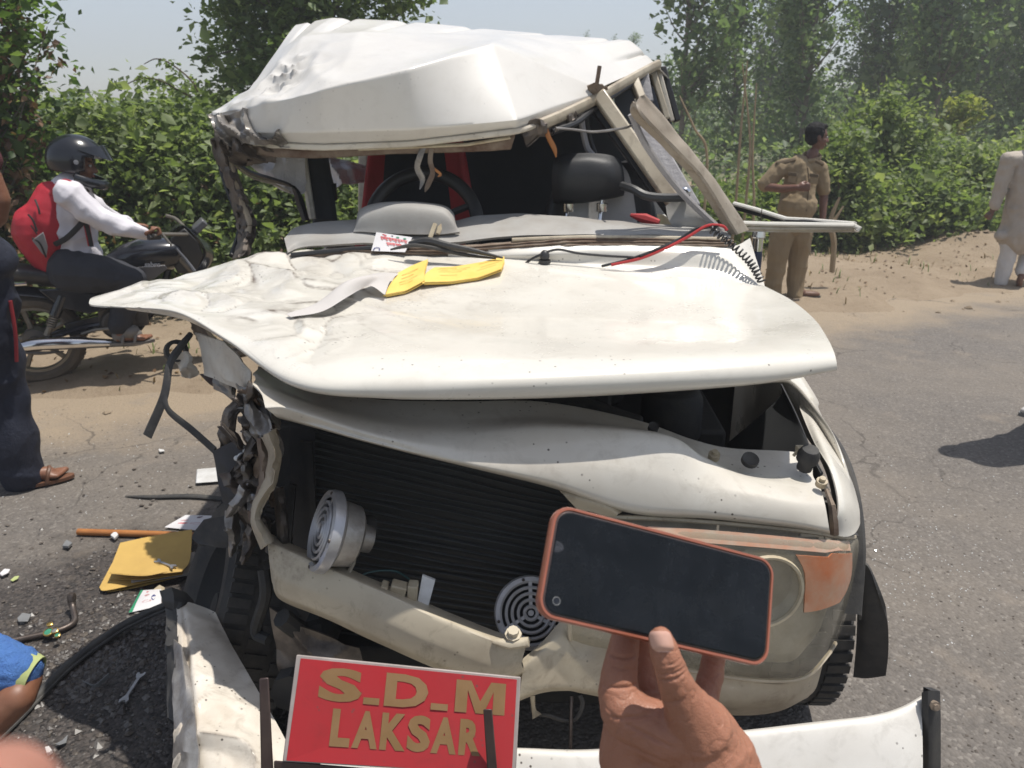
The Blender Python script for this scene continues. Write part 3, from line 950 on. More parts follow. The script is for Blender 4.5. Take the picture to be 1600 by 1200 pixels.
# --- black wheel arch flare and rubber bits on the right
rows = [[W(*C(.85,.24,.62)),W(*C(.855,.30,.76)),W(*C(.86,.42,.86)),W(*C(.865,.6,.90)),W(*C(.865,.8,.88)),W(*C(.865,1.0,.76)),W(*C(.86,1.1,.6))],
        [W(*C(.885,.235,.62)),W(*C(.895,.29,.775)),W(*C(.905,.42,.885)),W(*C(.91,.6,.925)),W(*C(.91,.8,.905)),W(*C(.905,1.02,.775)),W(*C(.9,1.13,.6))],
        [W(*C(.895,.245,.60)),W(*C(.905,.32,.74)),W(*C(.915,.45,.84)),W(*C(.92,.6,.88)),W(*C(.92,.78,.86)),W(*C(.915,.98,.74)),W(*C(.91,1.08,.58))]]
mb = MB(); mb.shell(surf(rows, 8, 40), 0.006)
part(mb, 'wheel_arch_flare', 'rubber')
rows = [[(1342,880,1.62),(1358,888,1.61),(1376,940,1.60)],[(1340,930,1.64),(1356,950,1.62),(1387,975,1.61)],
        [(1338,1000,1.67),(1354,1010,1.65),(1388,1020,1.63)],[(1333,1058,1.70),(1354,1060,1.68),(1384,1056,1.65)]]
mb = MB(); mb.shell(surf(rows, 20, 10), 0.008)
part(mb, 'mud_flap', 'rubber')

def wheel(c, axle, r, w, parent_name='wheel', lug=54):
    """tyre with tread blocks, rim as sub-part; axle points outwards"""
    ax = np.array(axle, float); ax /= np.linalg.norm(ax)
    mb = MB()
    prof = [(r * 0.60, -w * 0.38), (r * 0.72, -w * 0.50), (r * 0.90, -w * 0.52), (r * 0.97, -w * 0.44), (r * 0.985, -w * 0.18), (r * 0.985, w * 0.18),
            (r * 0.97, w * 0.44), (r * 0.90, w * 0.52), (r * 0.72, w * 0.50), (r * 0.60, w * 0.38), (r * 0.60, -w * 0.38)]
    mb.lathe(prof, c, ax, 48)
    up = np.array((0, 0, 1.0)); a = np.cross(ax, up); a /= np.linalg.norm(a); b = np.cross(ax, a)
    for k in range(lug):
        t = 2 * np.pi * k / lug
        rd = a * math.cos(t) + b * math.sin(t)
        tg = -a * math.sin(t) + b * math.cos(t)
        R = Matrix((tuple(ax), tuple(tg), tuple(rd))).transposed()
        for off, sh in ((-0.34, 0.0), (0.0, 0.5), (0.34, 0.0)):
            ph = 2 * np.pi * sh / lug
            rd2 = a * math.cos(t + ph) + b * math.sin(t + ph)
            tg2 = -a * math.sin(t + ph) + b * math.cos(t + ph)
            R = Matrix((tuple(ax), tuple(tg2), tuple(rd2))).transposed()
            mb.box(np.array(c) + rd2 * r * 0.985 + ax * w * off, (w * 0.27, 2 * np.pi * r / lug * 0.66, r * 0.032), R)
    t = mb.build(parent_name, M['tyre'], car)
    mb = MB()
    mb.lathe([(r * 0.60, w * 0.36), (r * 0.57, w * 0.40), (r * 0.54, w * 0.30), (r * 0.40, w * 0.10), (r * 0.30, w * 0.16), (r * 0.14, w * 0.2), (r * 0.12, w * 0.32), (0, w * 0.33)], c, ax, 32)
    mb.lathe([(r * 0.60, -w * 0.36), (r * 0.5, -w * 0.2), (0, -w * 0.18)], c, ax, 24)
    mb.build('rim', M['black'], t)
    return t
wheel(C(.875, .78, .345), CRt, .345, .22)
wheel(C(-.755, .60, .325), CRt * -0.84 + CBk * 0.40 * -1.0 + np.array((0, 0, .42)), .33, .22)
wheel(C(.745, 3.35, .345), CRt, .345, .21)
wheel(C(-.745, 3.35, .345), -CRt, .345, .21)

# --- radiator with its fins
RL = lambda i: Q(492, 664 + i * 11.8, 1.74)
RR = lambda i: Q(925, 764 + i * 10.2, 1.62)
mb = MB()
mb.hexa([RL(29.5) + (0, .012, 0), RR(29.5) + (0, .012, 0), RR(29.5) + (0, .06, 0), RL(29.5) + (0, .06, 0)], [RL(-1.5) + (0, .012, 0), RR(-1.5) + (0, .012, 0), RR(-1.5) + (0, .06, 0), RL(-1.5) + (0, .06, 0)])
radiator = part(mb, 'radiator', 'fin_gap', smooth=False)
for i in range(29):
    mb = MB()
    a, b = RL(i), RR(i)
    wob = [a * (1 - t) + b * t + np.array((0, 0.006 * math.sin(i * 1.3 + t * 9), 0.002 * math.sin(i * 2.1 + t * 7))) for t in np.linspace(0, 1, 5)]
    mb.tube(wob, 0.0042, 5, flat=((0, 0, 1), 0.55))
    part(mb, 'fin', 'fin', radiator)
mb = MB()
mb.hexa([Q(462, 1000, 1.76), Q(500, 1010, 1.74), Q(500, 1010, 1.80), Q(462, 1000, 1.82)], [Q(452, 665, 1.76), Q(492, 672, 1.74), Q(492, 672, 1.80), Q(452, 665, 1.82)])
part(mb, 'radiator_tank', 'black_plastic', radiator)
mb = MB()
mb.hexa([Q(905, 1000, 1.60), Q(940, 1010, 1.59), Q(940, 1010, 1.66), Q(905, 1000, 1.67)], [Q(905, 755, 1.60), Q(940, 765, 1.59), Q(940, 765, 1.66), Q(905, 755, 1.67)])
part(mb, 'radiator_tank', 'black_plastic', radiator)
mb = MB()
mb.prism([Q(468, 690, 1.70), Q(487, 692, 1.69), Q(494, 800, 1.68), Q(488, 815, 1.68)], (0, 0.01, 0))
mb.prism([Q(437, 880, 1.68), Q(452, 872, 1.68), Q(462, 760, 1.72), Q(452, 756, 1.72)], (0, 0.01, 0))
part(mb, 'black_baffle', 'black_plastic')

# --- dark engine bay and underbody
mb = MB()
mb.box(C(0, .92, .62), (1.30, .50, .55), Matrix.Rotation(-CY, 3, 'Z'))
mb.box(C(0, 2.55, .40), (1.45, 2.9, .30), Matrix.Rotation(-CY, 3, 'Z'))
mb.box(C(.05, .80, .95), (.55, .40, .16), Matrix.Rotation(-CY, 3, 'Z'))
mb.box(C(0, 1.27, .80), (1.62, .05, .80), Matrix.Rotation(-CY, 3, 'Z'))
mb.box(C(.02, .46, .33), (1.0, .25, .16), Matrix.Rotation(-CY, 3, 'Z'))
for x, y, z, l in ((-.35, .7, .97, .2), (.3, .85, 1.0, .16), (.5, .7, .95, .14)):
    mb.lathe([(0, .06), (.07, .06), (.085, .03), (.085, -.08), (0, -.08)], C(x, y, z), (0, 0, 1), 16)
mb.tube([C(-.4, .6, .9), C(-.2, .55, 1.0), C(.1, .6, 1.02), C(.4, .55, .95)], .03, 10, sm=20)
part(mb, 'engine', 'black', bevel=0.01)  # boxes back the open bay; their black stands in for its shade
mb = MB()
for s in (-1, 1):
    mb.tube([C(s * .42, .10, .46), C(s * .42, 1.2, .42), C(s * .42, 3.9, .42)], .05, 8)
mb.tube([C(-.70, .60, .345), C(.80, .78, .345)], .035, 8)
mb.tube([C(-.75, 3.35, .345), C(.70, 3.35, .345)], .035, 8)
mb.tube([C(-.6, .62, .40), C(-.3, .6, .50), C(-.3, .3, .5)], .03, 8, sm=12)
part(mb, 'chassis', 'black')

# --- lower crossmember (bent beam) and the lower front panel
top = [(418,846,1.50),(440,858,1.47),(520,893,1.43),(610,932,1.40),(700,972,1.375),(780,1003,1.36),(822,1010,1.36)]
rows = [
 [(p[0] + 8, p[1] - 12, p[2] + .075) for p in top],
 [(p[0] + 3, p[1] - 6, p[2] + .03) for p in top],
 top,
 [(420,876,1.475),(440,905,1.44),(520,935,1.41),(610,975,1.38),(700,1016,1.355),(775,1042,1.345),(815,1036,1.35)],
 [(424,905,1.48),(438,930,1.45),(515,962,1.415),(605,1003,1.385),(695,1042,1.36),(770,1062,1.35),(818,1050,1.355)],
 [(426,912,1.52),(440,938,1.50),(515,970,1.46),(605,1012,1.43),(695,1050,1.41),(770,1070,1.39),(818,1058,1.39)],
]
A = surf(rows, 40, 70, 0.55)
for i in range(A.shape[0]):
    for j in range(A.shape[1]):
        A[i, j] += np.array((0, -1, .4)) * 0.006 * nz(A[i, j], 9, 2)
mb = MB(); mb.shell(A, 0.004)
beam = part(mb, 'crossmember', 'beige_metal', angle=32, attr={'crease': np.zeros(2 * A.shape[0] * A.shape[1])})
mb = MB()
a, b = Q(800, 1004, 1.35), Q(826, 1003, 1.35)
mb.tube([Q(770, 1002, 1.36), Q(798, 1006, 1.352), Q(826, 1003, 1.35)], [0.006, 0.013, 0.012], 10, flat=((0, 0, 1), .8))
mb.lathe([(0, .012), (.012, .012), (.012, 0), (.018, 0), (.018, -.006), (0, -.006)], Q(802, 990, 1.36), (0, -.3, 1), 8)
part(mb, 'beam_bolt', 'beige_metal', beam)
rows = [
 [(815,1030,1.38),(845,1004,1.40),(872,975,1.42),(890,962,1.42),(910,975,1.43),(960,985,1.43)],
 [(818,1042,1.365),(850,1015,1.38),(880,992,1.40),(895,1008,1.40),(925,1012,1.41),(965,1014,1.41)],
 [(815,1062,1.36),(850,1045,1.37),(890,1035,1.38),(915,1035,1.39),(940,1035,1.40),(975,1038,1.40)],
 [(812,1088,1.355),(850,1075,1.36),(885,1072,1.37),(910,1075,1.375),(945,1080,1.38),(980,1085,1.39)],
 [(812,1096,1.38),(850,1082,1.385),(885,1079,1.39),(910,1084,1.40),(945,1090,1.405),(980,1094,1.41)],
]
A = surf(rows, 34, 44, 0.4)
for i in range(A.shape[0]):
    for j in range(A.shape[1]):
        A[i, j] += np.array((0, -1, .2)) * 0.005 * nz(A[i, j], 14, 4)
mb = MB(); mb.shell(A, 0.004)
part(mb, 'lower_front_panel', 'beige_metal', attr={'crease': np.zeros(2 * A.shape[0] * A.shape[1])})
# hanging hose loop and stay
mb = MB(); mb.tube([Q(832,1086,1.42), Q(834,1112,1.41), Q(858,1118,1.40), Q(880,1125,1.40), Q(900,1122,1.40), Q(910,1100,1.41), Q(906,1086,1.42)], .0055, 8, sm=40)
part(mb, 'hose_loop', 'rubber')
mb = MB(); mb.tube([Q(832,1086,1.41), Q(834,1108,1.40), Q(839,1120,1.39)], [.006,.005,.012], 8, sm=10)
part(mb, 'tow_hook', 'cream_plastic')
mb = MB(); mb.tube([Q(893,1088,1.42), Q(891,1170,1.36)], .004, 6)
part(mb, 'stay_rod', 'tool_dark')

# --- horns
def horn(c, ax, R, m, body=True):
    ax = np.array(ax, float); ax /= np.linalg.norm(ax)
    mb = MB()
    mb.lathe([(R * .80, .010), (R * .86, .016), (R * .97, .013), (R, .004), (R, -.008), (R * .9, -.014)], c, ax, 48)
    for k, (r0, r1) in enumerate(((.64, .72), (.48, .56), (.31, .39), (.13, .22))):
        mb.lathe([(R * r0, .004), (R * r0, .015), (R * (r0 + r1) / 2, .018), (R * r1, .015), (R * r1, .004), (R * r0, .004)], c, ax, 48)
    mb.lathe([(0, .012), (R * .08, .012), (R * .09, .006), (0, .006)], c, ax, 16)
    up = np.array((0, 0, 1.0)); a = np.cross(ax, up); a /= np.linalg.norm(a); b = np.cross(ax, a)
    for t in (0.5, 2.6, 4.7):
        rd = a * math.cos(t) + b * math.sin(t); tg = np.cross(ax, rd)
        Rm = Matrix((tuple(rd), tuple(tg), tuple(ax))).transposed()
        mb.box(np.array(c) + rd * R * .48 + ax * .010, (R * .72, R * .09, .008), Rm)
    h = part(mb, 'horn', m, angle=30)
    mb = MB()
    mb.lathe([(0, -.002), (R * .80, -.002), (R * .84, .006)], c, ax, 32)
    part(mb, 'horn_diaphragm', 'black', h)
    mb = MB()
    mb.lathe([(R * .92, -.010), (R * .80, -.020), (R * .74, -.060), (R * .60, -.068), (R * .35, -.072), (R * .33, -.10), (0, -.10)], c, ax, 32)
    part(mb, 'horn_body', 'torn_light', h)
    for t in (0.2, 1.77, 3.34, 4.91):
        rd = a * math.cos(t) + b * math.sin(t)
        mb = MB(); mb.lathe([(0, .004), (R * .045, .002), (R * .05, -.004)], np.array(c) + rd * R * .91 + ax * .014, ax, 8)
        part(mb, 'screw', 'tool_dark', h)
    return h
cl = Q(511, 830, 1.47)
horn(cl, (-0.90, -0.36, 0.42), .090, 'horn')
horn(Q(829, 957, 1.50), (0.06, -0.80, 0.45), .083, 'horn_white')
mb = MB(); mb.tube([Q(560,838,1.55), Q(552,880,1.50), Q(540,905,1.45)], .005, 6)
part(mb, 'horn_bracket', 'beige_metal')
mb = MB(); mb.lathe([(0,.02),(.028,.02),(.03,0),(.022,-.03),(0,-.03)], Q(570, 825, 1.57), (.9,.5,-.1), 16)
part(mb, 'horn_terminal', 'black')
for pts, m in (([(545,912,1.46),(575,895,1.50),(615,892,1.52),(640,905,1.50)], 'wire_green'), ([(556,920,1.45),(600,912,1.49),(640,925,1.47),(668,940,1.45)], 'wire_black')):
    mb = MB(); mb.tube([Q(*p) for p in pts], .0022, 6, sm=24); part(mb, 'cable', m)
mb = MB()
for (px, py, w, h, d, a) in ((622, 922, .035, .034, .03, .3), (645, 925, .022, .045, .03, .1), (600, 918, .016, .02, .03, .4)):
    mb.box(Q(px, py, 1.45), (w, d, h), Matrix.Rotation(a, 3, 'Y'))
part(mb, 'connector_block', 'cream_plastic', bevel=0.003)
mb = MB(); mb.prism([Q(651,948,1.44), Q(668,952,1.44), Q(680,907,1.46), Q(660,899,1.46)], (0, .006, 0))
part(mb, 'white_tag', 'white_plastic')
# --- roof, pushed in and creased
rows = [
 [(338,203,2.96),(402,222,2.80),(505,227,2.75),(640,222,2.745),(806,203,2.75),(868,182,2.93),(938,150,3.15)],
 [(330,192,2.95),(395,208,2.74),(505,206,2.69),(645,202,2.685),(808,187,2.72),(866,166,2.92),(936,144,3.14)],
 [(325,177,2.96),(392,166,2.74),(500,140,2.655),(640,107,2.68),(770,68,2.91),(852,103,3.03),(935,139,3.14)],
 [(380,146,3.06),(445,111,2.95),(540,94,2.84),(660,83,2.92),(776,61,3.10),(868,90,3.20),(950,131,3.23)],
 [(428,86,3.28),(472,58,3.20),(560,50,3.16),(670,54,3.26),(800,56,3.42),(908,76,3.44),(980,118,3.42)],
 [(463,38,3.56),(520,27,3.52),(620,32,3.56),(740,43,3.66),(880,55,3.76),(985,63,3.74),(1022,97,3.72)],
 [W(*C(-.82,2.9,1.94)),W(*C(-.6,2.9,2.03)),W(*C(-.35,2.9,2.06)),W(*C(-.05,2.9,2.07)),W(*C(.30,2.9,2.06)),W(*C(.58,2.9,2.00)),W(*C(.74,2.8,1.90))],
 [W(*C(-.76,3.9,1.85)),W(*C(-.6,3.9,1.92)),W(*C(-.35,3.9,1.95)),W(*C(-.05,3.9,1.96)),W(*C(.30,3.9,1.95)),W(*C(.56,3.9,1.88)),W(*C(.70,3.9,1.80))],
]
A = surf(rows, 150, 150, 0.90, 0.80)
N = grid_normals(A)
if N[75, 75, 2] < 0: N = -N
nr, nc = A.shape[:2]
crease = np.zeros((nr, nc))
for i in range(nr):
    v = i / (nr - 1) * 7
    for j in range(nc):
        u = j / (nc - 1)
        p = A[i, j]
        m = math.exp(-((u - 0.0) / 0.16) ** 2) * math.exp(-((v - 0.9) / 1.3) ** 2)
        m2 = math.exp(-((u - 0.17) / 0.06) ** 2) * math.exp(-((v - 2.9) / 0.5) ** 2)
        r = ridged(p, 9, 5)
        d = 0.035 * m * (r - .5) + 0.03 * m2 * (ridged(p, 13, 2) - .6) + 0.004 * nz(p, 2.5, 1)
        m3 = math.exp(-((u - .16) / .17) ** 2) * math.exp(-((v - 2.7) / 1.0) ** 2)
        if m3 > .03: d += m3 * (.075 * (.15 - min(.4, abs(nz((p[0] + .3 * p[2], p[1], p[2] * 1.6), 3.2, 6)))) + .03 * (.14 - min(.35, abs(nz(p, 8, 4)))))
        if v > 4.1:      # pressed ribs along the roof
            k = (u * 7.0) % 1.0
            d -= 0.016 * math.exp(-((k - .5) / .07) ** 2) * min(1, (v - 4.1) / .5)
        A[i, j] = p + N[i, j] * d
        crease[i, j] = min(1, m * 1.1 * (r > .75) + m2 * 0.9 * (ridged(p, 13, 2) > .8) + 0.55 * max(0, math.exp(-((u) / 0.10) ** 2 - ((v - 0.9) / .8) ** 2) - .2))
mb = MB(); mb.shell(A, 0.005 if grid_normals(A)[75, 75, 2] > 0 else -0.005)
roof = part(mb, 'roof', 'paint_roof', angle=60, attr={'crease': np.concatenate((crease.ravel(), crease.ravel()))})
RF = A
# drip moulding along the front edge
mb = MB()
mb.tube([p + np.array((0, -.012, -.006)) for p in RF[0][6:-4:4]], .010, 8, sm=60, flat=((0, 1, 0), .7))
part(mb, 'drip_moulding', 'paint_dirty', roof)
# dark headlining underneath
mb = MB(); mb.grid(RF[4::6, 4:-4:6] - N[4::6, 4:-4:6] * 0.03)
part(mb, 'headlining', 'interior', roof)
# rusted windscreen header below the roof edge
rows = [[(345,214,2.87),(405,228,2.79),(505,231,2.765),(620,226,2.76),(730,222,2.76),(806,207,2.765)],
        [(346,222,2.88),(408,235,2.79),(505,238,2.765),(620,233,2.76),(730,230,2.76),(802,222,2.765)],
        [(352,232,2.91),(415,245,2.80),(505,247,2.775),(620,241,2.77),(730,238,2.77),(798,234,2.775)],
        [(352,232,3.0),(415,240,2.88),(505,242,2.87),(620,236,2.87),(730,232,2.87),(798,228,2.87)]]
A = surf(rows, 20, 70, .6)
for i in range(A.shape[0]):
    for j in range(A.shape[1]):
        m = math.exp(-(j / 70 / .2) ** 2)
        A[i, j] += np.array((0, -1, .3)) * (0.05 * m * (ridged(A[i, j], 12, 3) - .5) + .006 * nz(A[i, j], 20, 1))
mb = MB(); mb.shell(A, .004)
part(mb, 'windscreen_header', 'rust')
mb = MB()
mb.tube([Q(560,233,2.755), Q(640,230,2.752), Q(730,226,2.75), Q(797,215,2.755)], .006, 6)
part(mb, 'header_seal', 'cream_plastic')
# torn metal hanging from the header and the jagged end of the roof rail
for pts, m, w in (([(664,222,2.76),(656,245,2.75),(652,262,2.76),(660,280,2.77),(656,296,2.76)], 'torn_light', .012),
               ([(676,222,2.76),(672,250,2.75),(676,270,2.75),(668,290,2.76),(664,300,2.76)], 'rust', .010),
               ([(676,262,2.75),(688,272,2.75),(684,276,2.75)], 'wood', .005),
               ([(851,196,2.85),(857,214,2.84),(866,232,2.84),(869,246,2.84)], 'wood', .009)):
    mb = MB(); mb.tube([Q(*p) for p in pts], [w] * (len(pts) - 1) + [.002], 6, sm=18, flat=((.3, 1, 0), .35))
    part(mb, 'torn_strip', m)

def crumple(name, rows, m, nr=26, nc=26, amp=.03, sc=9, seed=1, th=.004, parent=None, dirv=(0, -1, .3), lin=.88):
    A = surf(rows, nr, nc, lin, lin)
    dv = np.array(dirv, float)
    for i in range(nr):
        for j in range(nc):
            e = min(1, min(i, nr - 1 - i) / 3 * .5 + .5)
            A[i, j] = A[i, j] + dv * (amp * (ridged(A[i, j], sc, seed) - .5) * e + amp * .4 * nz(A[i, j], sc * 2.3, seed + 3))
    mb = MB(); mb.shell(A, th)
    return part(mb, name, m, parent, angle=25)
# crushed left front corner of the roof
crumple('crushed_corner', [[(323,180,2.86),(345,178,2.78),(385,170,2.76),(430,175,2.74)],[(328,200,2.82),(352,200,2.74),(390,205,2.72),(440,212,2.71)],
                           [(335,222,2.84),(358,228,2.76),(395,226,2.74),(450,228,2.73)]], 'torn_light', amp=.06, sc=11, seed=4)
crumple('crushed_corner', [[(336,218,2.86),(360,214,2.78),(395,224,2.76),(425,236,2.76)],[(338,238,2.86),(362,238,2.76),(400,246,2.76),(425,250,2.78)],
                           [(345,255,2.88),(366,258,2.82),(392,256,2.84),(404,252,2.86)]], 'torn', amp=.08, sc=13, seed=8)
# left front pillar, twisted down to the wing
def ribbon(name, pts, ws, m, depth=.03, parent=None, sm=40, amp=.0, seed=0):
    """a folded strip: pts pixel path with Y, ws half widths in px"""
    L_, R_, B_ = [], [], []
    for (px, py, Y), (wx, wy) in zip(pts, ws):
        L_.append(Q(px - wx, py - wy, Y)); R_.append(Q(px + wx, py + wy, Y)); B_.append(Q(px, py, Y - depth))
    A = crs(np.array([L_, B_, R_]).transpose(1, 0, 2), sm, .55)
    A = crs(A.transpose(1, 0, 2), 9, .9)
    if amp:
        for i in range(A.shape[0]):
            for j in range(A.shape[1]):
                A[i, j] += np.array((.5, -1, .2)) * amp * (nz(A[i, j], 14, seed) + .9 * (ridged(A[i, j], 22, seed) - .5))
    mb = MB(); mb.shell(A, .005)
    return part(mb, name, m, parent, angle=30)
ribbon('front_pillar', [(345,215,2.88),(352,252,2.86),(366,290,2.82),(376,318,2.80),(384,345,2.78),(386,372,2.74),(376,402,2.66)],
       [(14,0),(12,0),(11,2),(13,3),(15,0),(13,-3),(12,-4)], 'torn', .06, amp=.03, seed=2)
ribbon('pillar_trim', [(358,244,2.83),(370,300,2.78),(388,345,2.74),(384,380,2.70)], [(3,0),(4,1),(4,0),(3,-1)], 'beige_metal', .02)
mb = MB(); mb.tube([Q(340,240,2.88), Q(352,285,2.84), Q(368,330,2.80), Q(374,362,2.78), Q(362,400,2.68)], .010, 6, sm=24)
part(mb, 'pillar_seal', 'frame_black')
ribbon('door_frame', [(362,250,2.90),(392,270,2.95),(430,282,3.0),(460,292,3.05),(470,320,3.05),(478,345,3.0)], [(0,4),(0,4),(0,4),(4,4),(5,0),(4,0)], 'frame_black', .03)
ribbon('door_frame', [(358,254,2.88),(395,278,2.93),(430,288,2.97),(452,300,3.0)], [(0,2),(0,2),(0,2),(2,2)], 'beige_metal', .02)
# crushed door skin seen through the windscreen
crumple('crushed_door', [[(372,244,3.05),(410,240,3.1),(440,238,3.1),(474,240,3.1)],[(395,262,3.05),(420,262,3.05),(450,262,3.1),(475,262,3.1)],
                         [(420,285,3.1),(440,292,3.05),(460,288,3.08),(476,285,3.12)],[(440,298,3.12),(452,302,3.1),(466,304,3.1),(477,300,3.14)]], 'crush_grey', amp=.05, sc=8, seed=3)
crumple('crushed_door', [[(508,240,3.5),(525,246,3.5),(548,252,3.5),(568,256,3.5)],[(506,265,3.5),(526,262,3.45),(550,262,3.45),(572,268,3.5)],
                         [(508,300,3.5),(528,290,3.45),(552,284,3.45),(574,280,3.5)]], 'crush_grey', amp=.07, sc=7, seed=6)
# centre pillar on the left
mb = MB(); mb.tube([Q(490,236,3.2), Q(496,280,3.2), Q(504,320,3.2), Q(508,348,3.18)], .052, 8, sm=12, flat=((0, 1, 0), .5))
part(mb, 'centre_pillar', 'interior')
mb = MB(); mb.tube([Q(473,238,3.16), Q(480,290,3.16), Q(488,342,3.14)], .016, 6, sm=10)
part(mb, 'pillar_edge', 'paint_dirty')
mb = MB(); mb.tube([Q(508,240,3.3), Q(514,275,3.3), Q(520,300,3.3), Q(518,330,3.3)], .012, 6, sm=12)
mb.box(Q(520, 300, 3.29), (.03, .02, .07))
part(mb, 'seat_belt', 'frame_black')
# --- cabin shell: dark rear, far pillars
def wall(name, pts, m, th=(0, .03, 0)):
    mb = MB(); mb.prism([np.array(p, float) for p in pts], th); return part(mb, name, m, smooth=False)
wall('rear_bench', [C(-.50,2.60,.6),C(.74,2.60,.6),C(.66,2.66,1.70),C(.55,2.68,1.76),C(-.38,2.68,1.76),C(-.47,2.66,1.70)], 'interior', CBk * .14)
wall('tailgate', [C(-.78,3.86,.5),C(.78,3.86,.5),C(.68,3.86,1.78),C(-.70,3.86,1.82)], 'paint_dirty', CBk * .06)
wall('cabin_floor', [C(-.78,1.30,.5),C(.78,1.30,.5),C(.78,3.86,.5),C(-.78,3.86,.5)], 'interior', (0, 0, -.04))
mb = MB()
A = surf([[W(*C(.85,1.30,.42)),W(*C(.86,2.3,.42)),W(*C(.85,2.9,.42)),W(*C(.85,3.1,.75)),W(*C(.85,3.35,.83)),W(*C(.85,3.6,.75)),W(*C(.85,3.92,.5))],
          [W(*C(.87,1.30,.8)),W(*C(.885,2.3,.8)),W(*C(.88,2.9,.8)),W(*C(.88,3.1,.9)),W(*C(.88,3.35,.95)),W(*C(.87,3.6,.9)),W(*C(.85,3.92,.8))],
          [W(*C(.855,1.34,1.16)),W(*C(.87,2.3,1.17)),W(*C(.865,2.9,1.17)),W(*C(.865,3.1,1.17)),W(*C(.86,3.35,1.17)),W(*C(.85,3.6,1.17)),W(*C(.83,3.92,1.17))]], 12, 50)
mb.shell(A, -.01); part(mb, 'side_panel', 'paint', attr={'crease': np.zeros(1200)})
A = A.copy()
mb = MB()
B = surf([[W(*C(-.85,1.50,.42)),W(*C(-.86,2.3,.42)),W(*C(-.85,2.9,.42)),W(*C(-.85,3.1,.75)),W(*C(-.85,3.35,.83)),W(*C(-.85,3.6,.75)),W(*C(-.85,3.92,.5))],
          [W(*C(-.80,1.50,.8)),W(*C(-.86,2.3,.8)),W(*C(-.88,2.9,.8)),W(*C(-.88,3.1,.9)),W(*C(-.88,3.35,.95)),W(*C(-.87,3.6,.9)),W(*C(-.85,3.92,.8))],
          [W(*C(-.80,1.54,1.12)),W(*C(-.84,2.3,1.17)),W(*C(-.865,2.9,1.17)),W(*C(-.865,3.1,1.17)),W(*C(-.86,3.35,1.17)),W(*C(-.85,3.6,1.17)),W(*C(-.83,3.92,1.17))]], 30, 50)
for i in range(30):
    for j in range(50):
        B[i, j] += np.array((1, 0, 0)) * .06 * (ridged(B[i, j], 4, 2) - .5) * max(0, 1 - j / 30)
mb.shell(B, .01); part(mb, 'side_panel', 'paint_dirty', attr={'crease': np.zeros(3000)})
def bar(name, a, b, w, d, m, parent=None, axis=None):
    """a flat bar from a to b, w wide across, d deep"""
    a, b = np.array(a, float), np.array(b, float)
    t = (b - a) / np.linalg.norm(b - a)
    ax = np.array(axis if axis is not None else (1, 0, 0), float)
    ax = ax - t * (ax @ t); ax /= np.linalg.norm(ax)
    n = np.cross(t, ax)
    c = [ax * w / 2 + n * d / 2, -ax * w / 2 + n * d / 2, -ax * w / 2 - n * d / 2, ax * w / 2 - n * d / 2]
    mb = MB(); mb.hexa([a + x for x in c], [b + x for x in c])
    return part(mb, name, m, parent, bevel=min(w, d) * .2)
bar('rear_quarter_pillar', C(-.85,2.9,1.17), C(-.80,2.9,1.87), .08, .05, 'paint_dirty', axis=CBk)
bar('rear_quarter_pillar', C(-.84,3.85,1.17), C(-.78,3.85,1.85), .10, .05, 'paint_dirty', axis=CBk)
bar('rear_quarter_pillar', C(.82,3.85,1.17), C(.68,3.85,1.78), .10, .05, 'paint', axis=CBk)
bar('quarter_window', C(-.835,3.4,1.18), C(-.795,3.4,1.85), .9, .01, 'visor', axis=CBk)
bar('inner_pillar', Q(586,236,4.0), Q(580,300,4.0), .025, .04, 'paint')

# right side: roof rail, door pillar, torn windscreen pillar and rear frames
def rail(name, pts, r, m, n=8, sm=24, flat=None, parent=None):
    mb = MB(); mb.tube([Q(*p) for p in pts], r, n, sm=sm, flat=flat); return part(mb, name, m, parent)
rail('roof_rail', [(842,196,2.82),(880,180,2.92),(935,153,3.14),(985,124,3.44),(1026,102,3.75),(1030,104,4.2)], .022, 'beige_metal', flat=((1, 0, 0), .5))
rail('roof_rail', [(862,206,2.86),(900,192,2.96),(930,168,3.13),(985,132,3.46),(1024,108,3.77)], .012, 'frame_black')
crumple('torn_rail_end', [[(812,192,2.76),(838,184,2.79),(866,196,2.86),(900,172,2.96)],[(818,212,2.77),(842,206,2.80),(868,206,2.87),(902,184,2.97)],
                          [(824,228,2.80),(838,216,2.82),(862,212,2.88),(905,192,2.99)]], 'torn', amp=.035, sc=14, seed=2)
rail('rubber_seal', [(925,168,3.12),(912,166,3.1),(909,184,3.1),(912,210,3.1),(918,232,3.1),(926,242,3.1)], .012, 'liner_grey', sm=24)
rail('rubber_seal', [(930,172,3.14),(920,174,3.13),(919,196,3.13),(924,222,3.13),(931,240,3.12)], .008, 'frame_black', sm=24)
bar('door_pillar', Q(934,146,3.12), Q(1062,330,2.92), .055, .04, 'beige_metal', axis=(1, 0, .3))
bar('door_pillar_seal', Q(922,160,3.16), Q(1050,338,2.96), .03, .03, 'frame_black', axis=(1, 0, .3))
